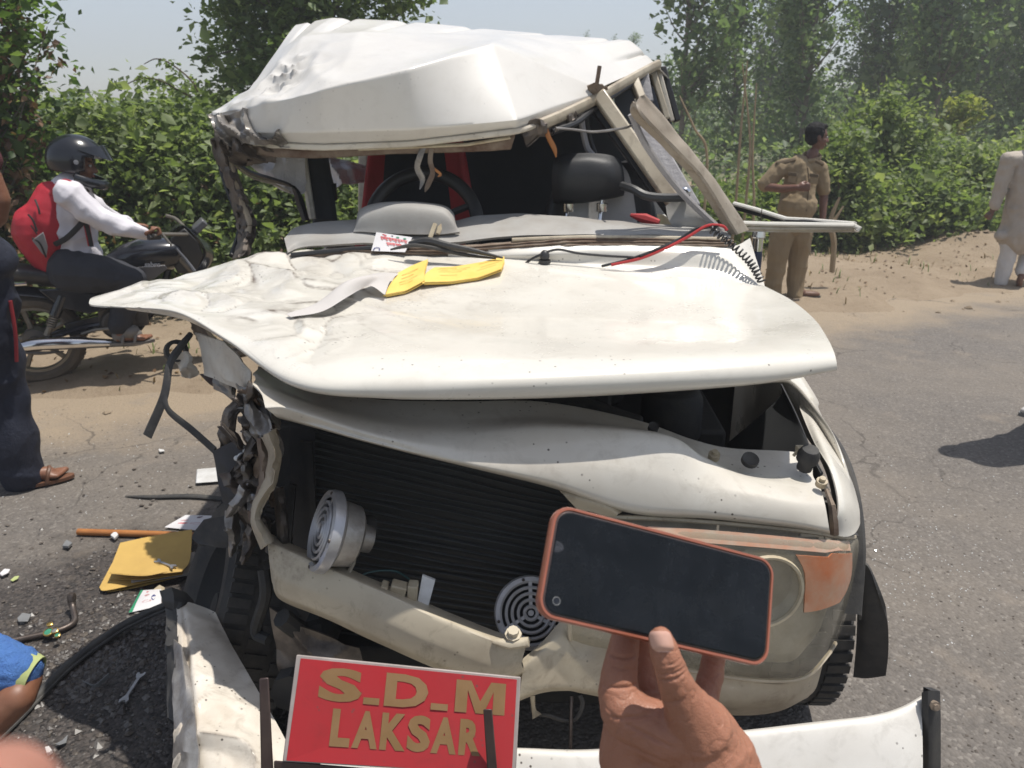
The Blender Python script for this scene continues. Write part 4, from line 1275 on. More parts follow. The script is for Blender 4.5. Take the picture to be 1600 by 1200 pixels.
# the torn A pillar: a bent channel
rows = [[(986,164,2.66),(991,184,2.66),(1040,232,2.68),(1086,284,2.69),(1140,366,2.70)],
        [(990,158,2.65),(997,176,2.645),(1046,224,2.655),(1093,276,2.67),(1148,366,2.685)],
        [(993,162,2.635),(1004,182,2.62),(1050,228,2.63),(1098,280,2.65),(1151,366,2.67)],
        [(999,151,2.66),(1012,168,2.65),(1058,219,2.655),(1108,274,2.67),(1160,363,2.68)],
        [(1006,148,2.66),(1022,166,2.66),(1066,220,2.67),(1118,284,2.685),(1169,360,2.70)],
        [(1005,149,2.70),(1020,168,2.70),(1064,222,2.71),(1116,286,2.72),(1166,362,2.73)]]
A = surf(rows, 22, 60, .75)
for i in range(22):
    for j in range(60):
        A[i, j] += np.array((0, -1, .2)) * .008 * nz(A[i, j], 16, 3)
mb = MB(); mb.shell(A, .004); part(mb, 'torn_pillar', 'pillar_metal', angle=30, attr={'crease': np.zeros(2640)})
rail('pillar_seal', [(986,178,2.68),(1010,228,2.70),(1062,298,2.74),(1130,364,2.74)], .012, 'liner_grey')
rail('bent_wire', [(868,200,2.85),(900,203,2.9),(930,206,2.95),(975,200,2.9),(990,194,2.8)], .0045, 'torn_light')
bar('rear_door_frame', Q(990,122,3.5), Q(1003,156,3.42), .035, .03, 'beige_metal')
bar('rear_door_frame', Q(1018,106,3.85), Q(1042,186,3.80), .030, .03, 'beige_metal')
bar('rear_door_frame', Q(1027,104,3.95), Q(1050,190,3.9), .022, .03, 'paint_dirty')
bar('window_glass', Q(1008,112,3.98), Q(1028,200,3.9), .14, .012, 'visor')
bar('curtain', Q(1003,112,3.6), Q(1012,160,3.55), .05, .02, 'liner_grey')
bar('window_seal', Q(1035,105,4.1), Q(1058,190,4.05), .03, .05, 'frame_black')
wall('side_trim', [Q(960,150,3.6),Q(985,140,3.7),Q(1060,335,3.3),Q(1000,335,3.2)], 'interior')
bar('side_trim_lower', Q(1000,200,3.2), Q(1076,330,3.0), .10, .03, 'liner_grey', axis=(1, 0, .3))
rail('mirror_arm', [(972,290,2.9),(990,296,2.85),(1010,306,2.82),(1040,309,2.80),(1078,308,2.78)], .016, 'black_plastic', sm=20)
mb = MB(); mb.ell(Q(1070, 300, 2.8), (.022, .016, .018)); part(mb, 'mirror_knob', 'chrome')
rows = [[(1040,322,2.85),(1060,312,2.82),(1100,330,2.78)],[(1045,345,2.8),(1080,340,2.78),(1120,350,2.75)],[(1060,362,2.8),(1090,360,2.78),(1130,360,2.76)]]
mb = MB(); mb.shell(surf(rows, 8, 10), .01); part(mb, 'door_trim', 'dash')
# rust patch and stub on the roof edge
rail('broken_stub', [(931,140,3.10),(933,128,3.08),(937,103,3.08)], .008, 'rust', sm=8)
crumple('rust_bracket', [[(918,134,3.08),(930,128,3.08),(942,132,3.1)],[(920,142,3.09),(932,140,3.08),(948,134,3.11)],[(924,148,3.1),(935,148,3.1),(950,140,3.14)]], 'rust', 12, 12, .02, 20, 1)

# --- dashboard and windscreen base
rows = [
 [(444,372,2.62),(470,352,2.72),(560,342,2.80),(640,348,2.80),(700,346,2.80),(745,338,2.82),(800,334,2.84),(880,338,2.84),(1000,348,2.83),(1110,356,2.80),(1140,362,2.76)],
 [(446,380,2.58),(472,360,2.66),(560,350,2.70),(640,356,2.70),(705,354,2.70),(750,346,2.72),(810,343,2.74),(890,346,2.74),(1000,354,2.74),(1110,361,2.72),(1142,366,2.70)],
 [(448,388,2.55),(474,374,2.60),(560,366,2.63),(640,370,2.63),(705,368,2.63),(755,362,2.64),(815,359,2.66),(890,358,2.67),(1000,361,2.67),(1110,366,2.67),(1142,369,2.67)],
 [(450,394,2.54),(476,386,2.58),(560,380,2.60),(640,382,2.60),(705,378,2.60),(755,374,2.61),(815,369,2.63),(890,366,2.64),(1000,367,2.65),(1110,370,2.65),(1142,372,2.66)],
]
A = surf(rows, 26, 110, .2)
for i in range(26):
    for j in range(110):
        A[i, j] += np.array((0, 0, 1)) * .006 * nz(A[i, j], 9, 4)
mb = MB(); mb.shell(A, -.01 if grid_normals(A)[12, 50, 2] < 0 else .01); part(mb, 'dashboard', 'dash')
rows = [[(556,350,2.72),(562,328,2.78),(590,317,2.80),(640,315,2.82),(690,320,2.80),(708,332,2.78),(712,348,2.72)],
        [(555,354,2.65),(564,334,2.655),(592,323,2.66),(640,320,2.66),(688,326,2.66),(706,338,2.655),(713,352,2.65)],
        [(552,362,2.635),(566,362,2.63),(594,364,2.625),(640,366,2.62),(686,366,2.62),(706,364,2.62),(718,362,2.625)]]
mb = MB(); mb.shell(surf(rows, 20, 40), .01); part(mb, 'cluster_hood', 'dash')
mb = MB(); mb.grid(surf([[(556,350,2.74),(562,330,2.80),(590,319,2.82),(640,317,2.84),(690,322,2.82),(708,334,2.80),(712,348,2.74)],[(556,372,2.74),(562,372,2.80),(590,372,2.82),(640,372,2.84),(690,372,2.82),(708,372,2.80),(712,372,2.74)]], 4, 20)); part(mb, 'cluster_back', 'interior')
mb = MB()
mb.tube([Q(690,342,2.66), Q(689,352,2.64), Q(684,366,2.62)], [.004,.012,.008], 7); mb.tube([Q(680,350,2.63), Q(672,372,2.60)], .008, 6)
part(mb, 'broken_clip', 'cream_plastic')
# steering wheel
sc_ = Q(662, 350, 2.98)
axn = np.array((0.0, -0.88, 0.47)); a = np.array((1.0, 0, 0)); b = np.cross(axn, a)
mb = MB()
mb.tube([sc_ + (a * math.cos(t) + b * math.sin(t)) * .205 for t in np.linspace(0, 2 * np.pi, 49)], .026, 12)
sw = part(mb, 'steering_wheel', 'black_plastic')
mb = MB(); mb.lathe([(0, .02), (.05, .02), (.06, 0), (.04, -.05), (.02, -.06), (.02, -.3), (0, -.3)], sc_, axn, 16)
for t in (.4, 2.74, 4.71):
    d = a * math.cos(t) + b * math.sin(t)
    mb.tube([sc_ + d * .04, sc_ + d * .185], .014, 6)
part(mb, 'wheel_hub', 'black_plastic', sw)
# seats
def seat(cx, cy, m1, m2, h, w=.25):
    rows_ = []
    for z, hw, y in ((.72, w * 1.02, cy - .10), (.95, w * 1.05, cy - .06), (1.15, w * 1.03, cy), (1.32, w * .92, cy + .05), (h - .06, w * .70, cy + .08), (h, w * .45, cy + .10)):
        rows_.append([W(*C(cx - hw, y + .10, z)), W(*C(cx - hw * .95, y - .02, z)), W(*C(cx - hw * .62, y, z)), W(*C(cx, y + .03, z)), W(*C(cx + hw * .62, y, z)), W(*C(cx + hw * .95, y - .02, z)), W(*C(cx + hw, y + .10, z))])
    A = surf(rows_, 30, 40)
    cw = int(40 * .33)
    mb = MB(); mb.shell(A[:, cw:40 - cw], -.09 if grid_normals(A)[15, 20, 1] > 0 else .09); s = part(mb, 'seat', m1)
    for sl in (slice(0, cw + 1), slice(39 - cw, 40)):
        mb = MB(); mb.shell(A[:, sl], -.09 if grid_normals(A)[15, 20, 1] > 0 else .09); part(mb, 'bolster', m2, s)
    mb = MB()
    R_ = Matrix.Rotation(-CY, 3, 'Z')
    mb.box(C(cx, cy - .32, .68), (w * 1.9, .5, .16), R_); part(mb, 'seat_cushion', m1, s, bevel=.04)
    return s
seat(-.42, 2.02, 'seat_black', 'seat_red', 1.70, .27)
seat(.36, 1.72, 'seat_grey', 'headrest', 1.55, .25)
mb = MB(); mb.tube([Q(985,336,2.9), Q(1008,342,2.88), Q(1030,348,2.86)], [.006,.02,.012], 8); part(mb, 'red_tag', 'seat_red')
# tall headrest with two posts
rows = [[(868,246,3.04),(884,241,3.02),(918,239,3.01),(952,242,3.02),(970,250,3.05)],
        [(863,262,3.02),(882,256,2.97),(918,252,2.96),(955,257,2.97),(974,266,3.02)],
        [(862,290,3.02),(880,288,2.96),(918,285,2.95),(956,284,2.96),(976,288,3.02)],
        [(864,314,3.04),(880,316,3.0),(918,314,2.99),(956,308,3.0),(975,304,3.05)],
        [(867,316,3.10),(882,318,3.10),(918,316,3.10),(954,310,3.10),(972,306,3.12)]]
A = surf(rows, 24, 30)
mb = MB(); mb.shell(A, .09 if grid_normals(A)[12, 15, 1] < 0 else -.09); hr = part(mb, 'headrest', 'headrest')
for px in (890, 942):
    mb = MB(); mb.tube([Q(px, 308, 3.02), Q(px - 4, 336, 3.02), Q(px - 6, 352, 3.0)], .008, 8); mb.lathe([(0,.01),(.022,.01),(.022,-.02),(0,-.02)], Q(px - 1, 322, 3.0), (0, 0, 1), 12)
    part(mb, 'headrest_post', 'chrome', hr)
# windscreen frame remains, cowl
rows = [[(452,396,2.55),(560,386,2.58),(700,384,2.585),(820,376,2.60),(900,370,2.62),(1000,370,2.63),(1100,372,2.64),(1146,374,2.64)],
        [(454,402,2.53),(560,390,2.565),(700,390,2.565),(820,382,2.58),(900,376,2.60),(1000,376,2.61),(1100,377,2.62),(1146,379,2.62)],
        [(456,408,2.52),(560,396,2.55),(700,396,2.555),(820,389,2.57),(900,383,2.58),(1000,382,2.59),(1100,383,2.60),(1146,384,2.60)]]
A = surf(rows, 12, 100, .4)
for i in range(12):
    for j in range(100):
        A[i, j] += np.array((0, -1, .6)) * (.005 * nz(A[i, j], 25, 2) + (.006 if i in (3, 4, 8) else 0))
mb = MB(); mb.shell(A, -.006 if grid_normals(A)[6, 50, 2] < 0 else .006); part(mb, 'windscreen_frame', 'rust')
rail('windscreen_seal', [(800,375,2.59),(900,371,2.61),(1000,371,2.62),(1130,374,2.63)], .007, 'beige_metal')
rail('windscreen_seal', [(455,399,2.53),(560,389,2.56),(640,386,2.57)], .009, 'frame_black')
rows = [[(700,394,2.56),(830,387,2.57),(920,381,2.59),(1020,381,2.60),(1110,383,2.61),(1148,384,2.61),(1172,372,2.66)],
        [(700,402,2.56),(830,398,2.55),(920,394,2.565),(1020,394,2.57),(1110,398,2.57),(1160,405,2.57),(1180,400,2.62)],
        [(700,412,2.56),(830,412,2.56),(920,412,2.56),(1020,416,2.55),(1110,422,2.54),(1172,436,2.50),(1193,440,2.52)],
        [(700,425,2.50),(830,430,2.50),(920,430,2.50),(1020,432,2.50),(1110,440,2.48),(1180,460,2.44),(1198,462,2.46)]]
mb = MB(); A = surf(rows, 24, 60, .3); mb.shell(A, -.005 if grid_normals(A)[12, 30, 2] < 0 else .005)
part(mb, 'cowl', 'paint', attr={'crease': np.zeros(2880)})
# wiper, wires, coil, aerial
rail('wiper', [(640,382,2.52),(668,377,2.50),(700,384,2.48),(740,392,2.47),(786,403,2.46)], [.010,.014,.012,.009,.003], 'black_plastic', sm=20)
rail('wiper_blade', [(610,390,2.50),(640,384,2.50),(670,386,2.48),(725,398,2.47),(775,404,2.46)], [.003,.007,.006,.006,.003], 'rubber', sm=20)
mb = MB(); mb.ell(Q(851, 400, 2.53), (.016, .016, .02)); mb.lathe([(.02, 0), (.02, -.01), (0, -.01)], Q(851, 406, 2.53), (0, 0, 1), 12)
part(mb, 'washer_jet', 'black_plastic')
rail('wire', [(820,412,2.53),(838,401,2.52),(870,390,2.53),(905,396,2.53),(950,400,2.53),(990,402,2.52)], .004, 'wire_black', sm=40)
rail('wire', [(940,416,2.51),(980,406,2.52),(1020,392,2.54),(1060,374,2.56),(1098,357,2.58),(1124,352,2.58)], .0045, 'wire_black', sm=40)
rail('wire', [(955,414,2.51),(1000,404,2.52),(1040,388,2.54),(1075,370,2.56),(1104,353,2.58),(1128,353,2.58),(1136,360,2.58)], .005, 'wire_red', sm=40)
rail('wire', [(1000,400,2.52),(1050,380,2.55),(1090,356,2.58),(1120,356,2.58)], .004, 'wire_black', sm=40)
cp = crs(np.array([Q(1110,358,2.57), Q(1130,372,2.56), Q(1150,388,2.54), Q(1168,405,2.51), Q(1180,422,2.49), Q(1190,440,2.47)]), 340)
T = np.gradient(cp, axis=0); T /= np.linalg.norm(T, axis=1, keepdims=True)
n1 = np.cross(T, (0, 1, 0)); n1 /= np.linalg.norm(n1, axis=1, keepdims=True); n2 = np.cross(T, n1)
ph = np.linspace(0, 2 * np.pi * 17, 340)[:, None]
mb = MB(); mb.tube(cp + (n1 * np.cos(ph) + n2 * np.sin(ph)) * .011, .0032, 6); part(mb, 'coiled_cord', 'wire_black')
c = Q(1183, 392, 2.75)
mb = MB(); mb.lathe([(0, .07), (.022, .07), (.024, .05), (.018, .045), (.018, 0), (0, 0)], c, (0, 0, 1), 16); ab = part(mb, 'aerial_mount', 'chrome')
mb = MB(); mb.lathe([(0, 0), (.017, 0), (.019, -.01), (.019, -.10), (.012, -.13), (0, -.13)], c, (0, 0, 1), 16); part(mb, 'aerial_base', 'mic_blue', ab)
mb = MB(); mb.tube([c + (0, 0, .06), c + (.002, 0, .15)], .0016, 5); part(mb, 'aerial_whip', 'tool_dark', ab)
# door window frame folded outwards on the right
def loop(name, pts, r, m, flat=None):
    mb = MB(); mb.tube([Q(*p) for p in pts], r, 8, flat=flat); return part(mb, name, m)
loop('bent_door_frame', [(1140,348,2.74),(1200,350,2.74),(1270,351,2.72),(1333,352,2.70),(1342,357,2.69),(1338,360,2.69)], .012, 'paint', ((0, 0, 1), .7))
loop('bent_door_frame', [(1146,318,3.05),(1180,327,3.0),(1228,342,2.95),(1262,344,2.88),(1336,350,2.72)], .012, 'paint', ((0, 0, 1), .7))
loop('frame_seal', [(1146,324,3.06),(1180,333,3.01),(1222,346,2.96),(1260,347,2.87),(1330,354,2.73)], .009, 'frame_black')
loop('frame_seal', [(1145,357,2.735),(1210,358,2.735),(1280,358,2.715),(1334,358,2.70)], .008, 'beige_metal')
mb = MB(); mb.shell(surf([[(1150,356,2.73),(1240,357,2.73),(1330,357,2.70)],[(1152,362,2.73),(1240,363,2.73),(1340,363,2.70)]], 4, 12), .012); part(mb, 'bent_door_frame', 'paint_dirty')

# --- crushed left front: wing, lamp pocket, torn plates
crumple('crushed_wing', [[(303,520,1.95),(352,535,1.78),(392,580,1.66)],[(312,548,1.92),(360,570,1.76),(396,606,1.62)],[(318,586,1.9),(368,606,1.75),(402,640,1.60)]], 'paint_scraped', amp=.02, sc=7, seed=2)
crumple('inner_wing_liner', [[(308,532,2.0),(330,560,1.98),(345,600,1.95)],[(330,560,1.98),(352,590,1.92),(368,618,1.85)],[(335,608,1.98),(352,616,1.94),(364,628,1.90)]], 'torn_light', amp=.02, sc=8, seed=5)
crumple('wing_underside', [[(312,585,2.0),(340,585,1.97),(368,600,1.93)],[(330,602,2.0),(350,612,1.97),(366,622,1.94)]], 'bracket', 10, 12, .01)
crumple('torn_lump', [[(274,562,1.95),(288,548,1.93),(296,556,1.92)],[(276,580,1.93),(292,572,1.88),(306,580,1.90)],[(282,588,1.95),(294,592,1.93),(310,586,1.93)]], 'paint_scraped', 16, 16, .03, 16, 3)
crumple('crushed_lamp_pocket', [[(366,600,1.66),(385,606,1.60),(404,640,1.55),(420,655,1.50)],[(372,640,1.62),(390,650,1.56),(402,668,1.52),(436,690,1.50)],[(388,668,1.60),(400,690,1.55),(418,690,1.50),(436,720,1.50)]], 'torn_light', amp=.04, sc=12, seed=1)
crumple('torn_plate', [[(362,626,1.72),(350,640,1.70),(344,670,1.70),(342,700,1.70)],[(378,640,1.66),(370,650,1.64),(366,680,1.64),(362,698,1.66)]], 'torn', 20, 20, .03, 10, 7)
crumple('black_splash_plate', [[(331,706,1.68),(350,696,1.66),(370,688,1.64),(398,706,1.62)],[(340,745,1.68),(358,742,1.66),(380,740,1.64),(400,745,1.62)],[(348,786,1.70),(362,794,1.68),(380,800,1.66),(402,805,1.64)]], 'black_plastic', amp=.008, sc=8, seed=4)
crumple('torn_plate', [[(364,745,1.62),(385,726,1.58),(406,710,1.56)],[(380,758,1.62),(396,745,1.57),(412,735,1.54)],[(398,774,1.62),(408,770,1.58),(414,762,1.55)]], 'torn', 18, 18, .025, 13, 2)
crumple('torn_plate', [[(376,650,1.62),(392,652,1.58),(410,680,1.54)],[(380,690,1.62),(396,690,1.57),(412,712,1.53)],[(398,720,1.60),(406,735,1.56),(412,750,1.53)]], 'rust', 18, 18, .03, 12, 9)
ribbon('folded_channel', [(420,676,1.50),(430,710,1.49),(422,755,1.49),(405,790,1.50),(400,815,1.50),(418,850,1.49)], [(9,-6),(7,2),(7,2),(6,2),(5,-2),(8,-6)], 'beige_metal', .035, amp=.012, seed=3)
ribbon('folded_channel', [(408,684,1.53),(414,730,1.52),(410,770,1.52),(398,800,1.53)], [(4,0),(5,0),(5,1),(4,1)], 'rust', .03, amp=.012, seed=5)
ribbon('folded_channel', [(436,760,1.56),(440,800,1.55),(444,850,1.54)], [(5,0),(6,0),(7,0)], 'torn', .03, amp=.012, seed=6)
crumple('lamp_remains', [[(385,775,1.60),(396,770,1.57),(408,778,1.56)],[(384,790,1.60),(396,790,1.55),(406,795,1.56)],[(388,806,1.60),(398,806,1.57),(404,808,1.57)]], 'horn', 14, 14, .03, 18, 5)
mb = MB()
for px, py in ((378, 712), (386, 705), (372, 716), (382, 720)): mb.ell(Q(px, py, 1.60), (.010, .008, .007))
tag(part(mb, 'broken_fitting', 'white_plastic'), kind='stuff')
for pts, w in (([(298,522,1.94),(280,545,1.90),(265,570,1.86),(256,620,1.82),(230,682,1.80)], [.008,.011,.012,.013,.014]),
               ([(257,618,1.80),(264,642,1.78),(300,672,1.75),(336,704,1.72)], [.008,.010,.011,.011])):
    mb = MB(); mb.tube([Q(*p) for p in pts], w, 6, sm=30, flat=((0.3, 1, 0), .3)); part(mb, 'hanging_rubber_strip', 'rubber')
mb = MB(); mb.lathe([(.03,.0),(.02,.0),(.02,-.02),(.03,-.02),(.03,0)], Q(277,548,1.95), (.6,-.7,.3), 18); part(mb, 'rubber_ring', 'rubber')
rows = [[(318,812,1.75),(350,806,1.72),(388,800,1.66)],[(300,838,1.76),(345,842,1.72),(390,838,1.66)],[(310,850,1.74),(350,856,1.72),(388,850,1.66)]]
mb = MB(); mb.shell(surf(rows, 12, 16), .006); part(mb, 'wheel_arch_liner', 'rubber')
for pts, r in (([(412,890,1.52),(415,930,1.5),(400,985,1.52),(420,1000,1.5)], .014), ([(440,965,1.47),(470,985,1.5),(500,980,1.52)], .022)):
    mb = MB(); mb.tube([Q(*p) for p in pts], r, 8, sm=16); part(mb, 'suspension_arm', 'black')
crumple('chassis_horn', [[(420,950,1.5),(470,980,1.48),(560,1015,1.46)],[(425,1000,1.48),(480,1030,1.46),(570,1050,1.45)],[(440,1060,1.5),(490,1100,1.48),(560,1110,1.48)]], 'torn', amp=.02, sc=8, seed=3)

# many small torn flaps in the crushed corner
rnd_t = random.Random(9)
for k in range(26):
    f = k / 25
    cx, cy = 392 + 22 * math.sin(k * 2.4) + rnd_t.uniform(-12, 14), 615 + 235 * f
    w_, h_ = rnd_t.uniform(8, 20), rnd_t.uniform(14, 34); a_ = rnd_t.uniform(-.7, .7); Y0 = 1.60 + rnd_t.uniform(-.04, .06) - .03 * f
    def q_(u, v, dy): return (cx + (u * w_) * math.cos(a_) - v * h_ * math.sin(a_), cy + (u * w_) * math.sin(a_) + v * h_ * math.cos(a_), Y0 + dy)
    k1, k2 = rnd_t.uniform(-.05, .05), rnd_t.uniform(-.05, .05)
    crumple('torn_plate', [[q_(-1, -1, 0), q_(0, -.8, -.03), q_(.5, -1.1, .02)], [q_(-.7, 0, k1), q_(.1, .1, -.04), q_(1, -.1, k2)], [q_(-.4, 1, .03), q_(.1, 1.2, 0), q_(.6, .9, .02)]], ('torn', 'rust', 'torn', 'torn_light', 'black_plastic')[k % 5], 12, 12, .022, 16, k)

# --- bumper
bt = [(500,1178,1.235),(640,1180,1.225),(800,1171,1.225),(940,1172,1.225),(1060,1156,1.225),(1180,1141,1.225),(1290,1128,1.23),(1370,1118,1.24),(1412,1106,1.25),(1440,1090,1.27)]
rows = [[(p[0], p[1] - 2, p[2] + .09) for p in bt], [(p[0], p[1] - 2, p[2] + .02) for p in bt], [(p[0] + 1, p[1] + 6, p[2] - .005) for p in bt],
        [(p[0] + 1, p[1] + 60, p[2] - .045) for p in bt], [(p[0], p[1] + 130, p[2] - .085) for p in bt], [(p[0], p[1] + 150, p[2] - .05) for p in bt]]
A = surf(rows, 36, 110, .3)
for i in range(36):
    for j in range(110):
        A[i, j] += np.array((0, -1, .3)) * .006 * nz(A[i, j], 6, 2)
mb = MB(); mb.shell(A, .004); bumper = part(mb, 'bumper', 'paint_bumper', attr={'crease': np.zeros(36 * 110 * 2)})
rows = [[(1440,1082,1.26),(1452,1079,1.25),(1469,1080,1.26)],[(1440,1130,1.245),(1453,1130,1.23),(1470,1130,1.245)],[(1440,1210,1.24),(1453,1210,1.225),(1470,1210,1.24)],[(1440,1260,1.25),(1453,1260,1.24),(1470,1260,1.25)]]
mb = MB(); mb.shell(surf(rows, 20, 8), .02); cap = part(mb, 'bumper_end_cap', 'rubber', bumper)
mb = MB(); mb.lathe([(0, .006), (.006, .006), (.006, 0), (.010, 0), (.010, -.008), (0, -.008)], Q(1462, 1104, 1.235), (0, -1, .3), 8); part(mb, 'bumper_bolt', 'rust', bumper)
# left end bent up and back
rows = [
 [(276,946,1.70),(292,940,1.72),(318,948,1.72),(336,956,1.70)],
 [(277,985,1.60),(296,980,1.60),(330,985,1.60),(362,1008,1.58)],
 [(275,1040,1.48),(300,1030,1.47),(350,1045,1.47),(395,1065,1.46)],
 [(274,1100,1.38),(305,1090,1.36),(370,1105,1.36),(432,1130,1.36)],
 [(272,1160,1.30),(308,1150,1.27),(380,1160,1.27),(452,1172,1.28)],
 [(270,1240,1.22),(310,1235,1.19),(390,1240,1.19),(470,1245,1.20)],
]
A = surf(rows, 80, 60, .2)
crs_ = np.zeros((80, 60))
for i in range(80):
    for j in range(60):
        p = A[i, j]; v = i / 79; u = j / 59
        m = .35 + .9 * math.exp(-((v - .85) / .2) ** 2)
        r = ridged(p, 8, 4)
        d = .022 * m * (r - .5) + .004 * nz(p, 20, 2)
        d -= .035 * math.exp(-((u - .22) / .07) ** 2) * min(1, v * 1.5)
        A[i, j] = p + np.array((.1, -.6, .7)) * d
        crs_[i, j] = max(0, m * (r - .82) * 5) + .55 * math.exp(-((u - .18) / .06) ** 2) * v
mb = MB(); mb.shell(A, .004); part(mb, 'bumper_bent_end', 'paint_scraped', bumper, angle=50, attr={'crease': np.minimum(1, np.concatenate((crs_.ravel(), crs_.ravel())))})
crumple('bumper_scrape', [[(270,1000,1.54),(282,1010,1.50),(300,1060,1.43)],[(270,1060,1.44),(288,1080,1.38),(306,1100,1.345)],[(272,1130,1.34),(290,1140,1.29),(308,1150,1.262)],[(270,1240,1.21),(292,1240,1.175),(310,1240,1.17)]], 'torn_light', 24, 16, .012, 12, 3, parent=bumper)
crumple('bumper_end_cap', [[(248,922,1.72),(268,917,1.72),(290,925,1.74),(302,938,1.74)],[(252,940,1.70),(270,938,1.68),(288,942,1.70),(298,950,1.72)],[(262,962,1.70),(270,965,1.68),(278,960,1.68),(284,955,1.70)]], 'rubber', 16, 16, .02, 14, 3, parent=bumper, dirv=(0, -.5, .6))
crumple('bumper_end_cap', [[(258,950,1.70),(268,955,1.68),(278,955,1.68)],[(258,1040,1.52),(266,1040,1.50),(276,1035,1.48)],[(262,1120,1.40),(270,1130,1.38),(276,1130,1.36)]], 'rubber', 20, 10, .015, 12, 6, parent=bumper)

# --- red name board on its bracket
bo = [Q(463,1023,1.18), Q(814,1058,1.18), Q(806,1212,1.08), Q(441,1190,1.08)]
bo = [np.array(p) for p in bo]
u_ = bo[1] - bo[0]; v_ = bo[3] - bo[0]; nb = np.cross(u_, v_); nb /= np.linalg.norm(nb)
if nb[1] > 0: nb = -nb
def BP(u, v, off=0.0):
    return (bo[0] * (1 - u) + bo[1] * u) * (1 - v) + (bo[3] * (1 - u) + bo[2] * u) * v + nb * off
mb = MB(); mb.hexa([BP(0, 1, -.008), BP(1, 1, -.008), BP(1, 0, -.008), BP(0, 0, -.008)], [BP(0, 1), BP(1, 1), BP(1, 0), BP(0, 0)])
board = part(mb, 'name_board', 'plate_edge', bevel=.002)
mb = MB(); mb.hexa([BP(.018, .985, -.002), BP(.982, .985, -.002), BP(.982, .03, -.002), BP(.022, .03, -.002)], [BP(.018, .985, .0025), BP(.982, .985, .0025), BP(.982, .03, .0025), BP(.022, .03, .0025)])
part(mb, 'red_panel', 'plate_red', board)
def lettering(txt, u0, u1, v0, v1, m, parent, PF, bold=.0, th=.0012, off=.0028, name='lettering'):
    """raised flat letters in the frame PF(u, v, off)"""
    cu = bpy.data.curves.new('t', 'FONT'); cu.body = txt; cu.offset = bold; cu.resolution_u = 3
    to = bpy.data.objects.new('t', cu); COL.objects.link(to)
    bpy.context.view_layer.update()
    me = bpy.data.meshes.new_from_object(to.evaluated_get(bpy.context.evaluated_depsgraph_get()))
    V = np.array([tuple(v.co) for v in me.vertices]); Fs = [tuple(p.vertices) for p in me.polygons]
    bpy.data.objects.remove(to); bpy.data.curves.remove(cu); bpy.data.meshes.remove(me)
    mn, mx = V.min(0), V.max(0)
    U = (V[:, 0] - mn[0]) / (mx[0] - mn[0]); T = (V[:, 1] - mn[1]) / (mx[1] - mn[1])
    mb = MB()
    mb.add([PF(u0 + (u1 - u0) * a, v1 + (v0 - v1) * b, off) for a, b in zip(U, T)], Fs)
    return mb.build(name, M[m], parent, smooth=False)
for ch, u0, u1 in (('S', .115, .305), ('D', .405, .595), ('M', .715, .935)):
    if ch == 'M':
        q = [(0,1),(0,0),(.30,0),(.5,.62),(.70,0),(1,0),(1,1),(.76,1),(.76,.30),(.58,1),(.42,1),(.24,.30),(.24,1)]
        mb = MB(); pts = [BP(u0 + (u1 - u0) * a, .085 + .325 * b_, .0028) for a, b_ in q]
        mb.add(pts, [(0,1,11,12),(1,2,11),(2,3,11),(11,3,10),(3,9,10),(3,8,9),(3,4,8),(4,5,8),(5,6,7,8)])
        mb.build('letter', M['plate_gold'], board, smooth=False)
        continue
    lettering(ch, u0, u1, .085, .41, 'plate_gold', board, BP, .045, name='letter')
for u0, u1 in ((.315, .385), (.61, .685)):
    mb = MB(); mb.add([BP(u0, .345, .0028), BP(u1, .345, .0028), BP(u1, .41, .0028), BP(u0, .41, .0028)], [(0, 1, 2, 3)]); mb.build('letter', M['plate_gold'], board, smooth=False)
for ch, u0, u1 in (('L', .19, .275), ('A', .285, .395), ('K', .405, .515), ('S', .52, .62), ('A', .625, .735), ('R', .745, .84)):
    lettering(ch, u0, u1, .475, .83, 'plate_gold', board, BP, .05, name='letter')
mb = MB()
mb.hexa([Q(408,1215,1.10),Q(428,1217,1.10),Q(428,1217,1.13),Q(408,1215,1.13)], [Q(405,1060,1.16),Q(420,1058,1.16),Q(420,1058,1.19),Q(405,1060,1.19)])
part(mb, 'board_bracket', 'bracket', bevel=.003)
mb = MB(); mb.hexa([Q(428,1202,1.08),Q(640,1222,1.08),Q(640,1222,1.11),Q(428,1202,1.11)], [Q(428,1188,1.085),Q(640,1206,1.085),Q(640,1206,1.115),Q(428,1188,1.115)])
part(mb, 'board_bracket', 'bracket', bevel=.003)
mb = MB(); mb.hexa([Q(762,1215,1.06),Q(778,1216,1.06),Q(778,1216,1.075),Q(762,1215,1.075)], [Q(755,1108,1.09),Q(769,1108,1.09),Q(769,1108,1.105),Q(755,1108,1.105)])
part(mb, 'board_bracket', 'bracket', bevel=.002)
# ------------------------------------------------------------------ things lying on the bonnet and the windscreen frame
def on_bonnet(px, py, off=0.0):
    d = ray(px, py); d = d / np.linalg.norm(d)
    A = BON[:120].reshape(-1, 3); V = A - EYE
    k = np.argmin(np.linalg.norm(V - np.outer(V @ d, d), axis=1))
    return A[k] + np.array((0, 0, off))

def bonnet_sheet(rows, off, nr=16, nc=24, lin=.0):
    R = []
    for k, r in enumerate(rows):
        R.append([on_bonnet(p[0], p[1], off + (p[2] if len(p) > 2 else 0)) for p in r])
    A = crs(np.array(R), nr, lin); return crs(A.transpose(1, 0, 2), nc, lin).transpose(1, 0, 2)

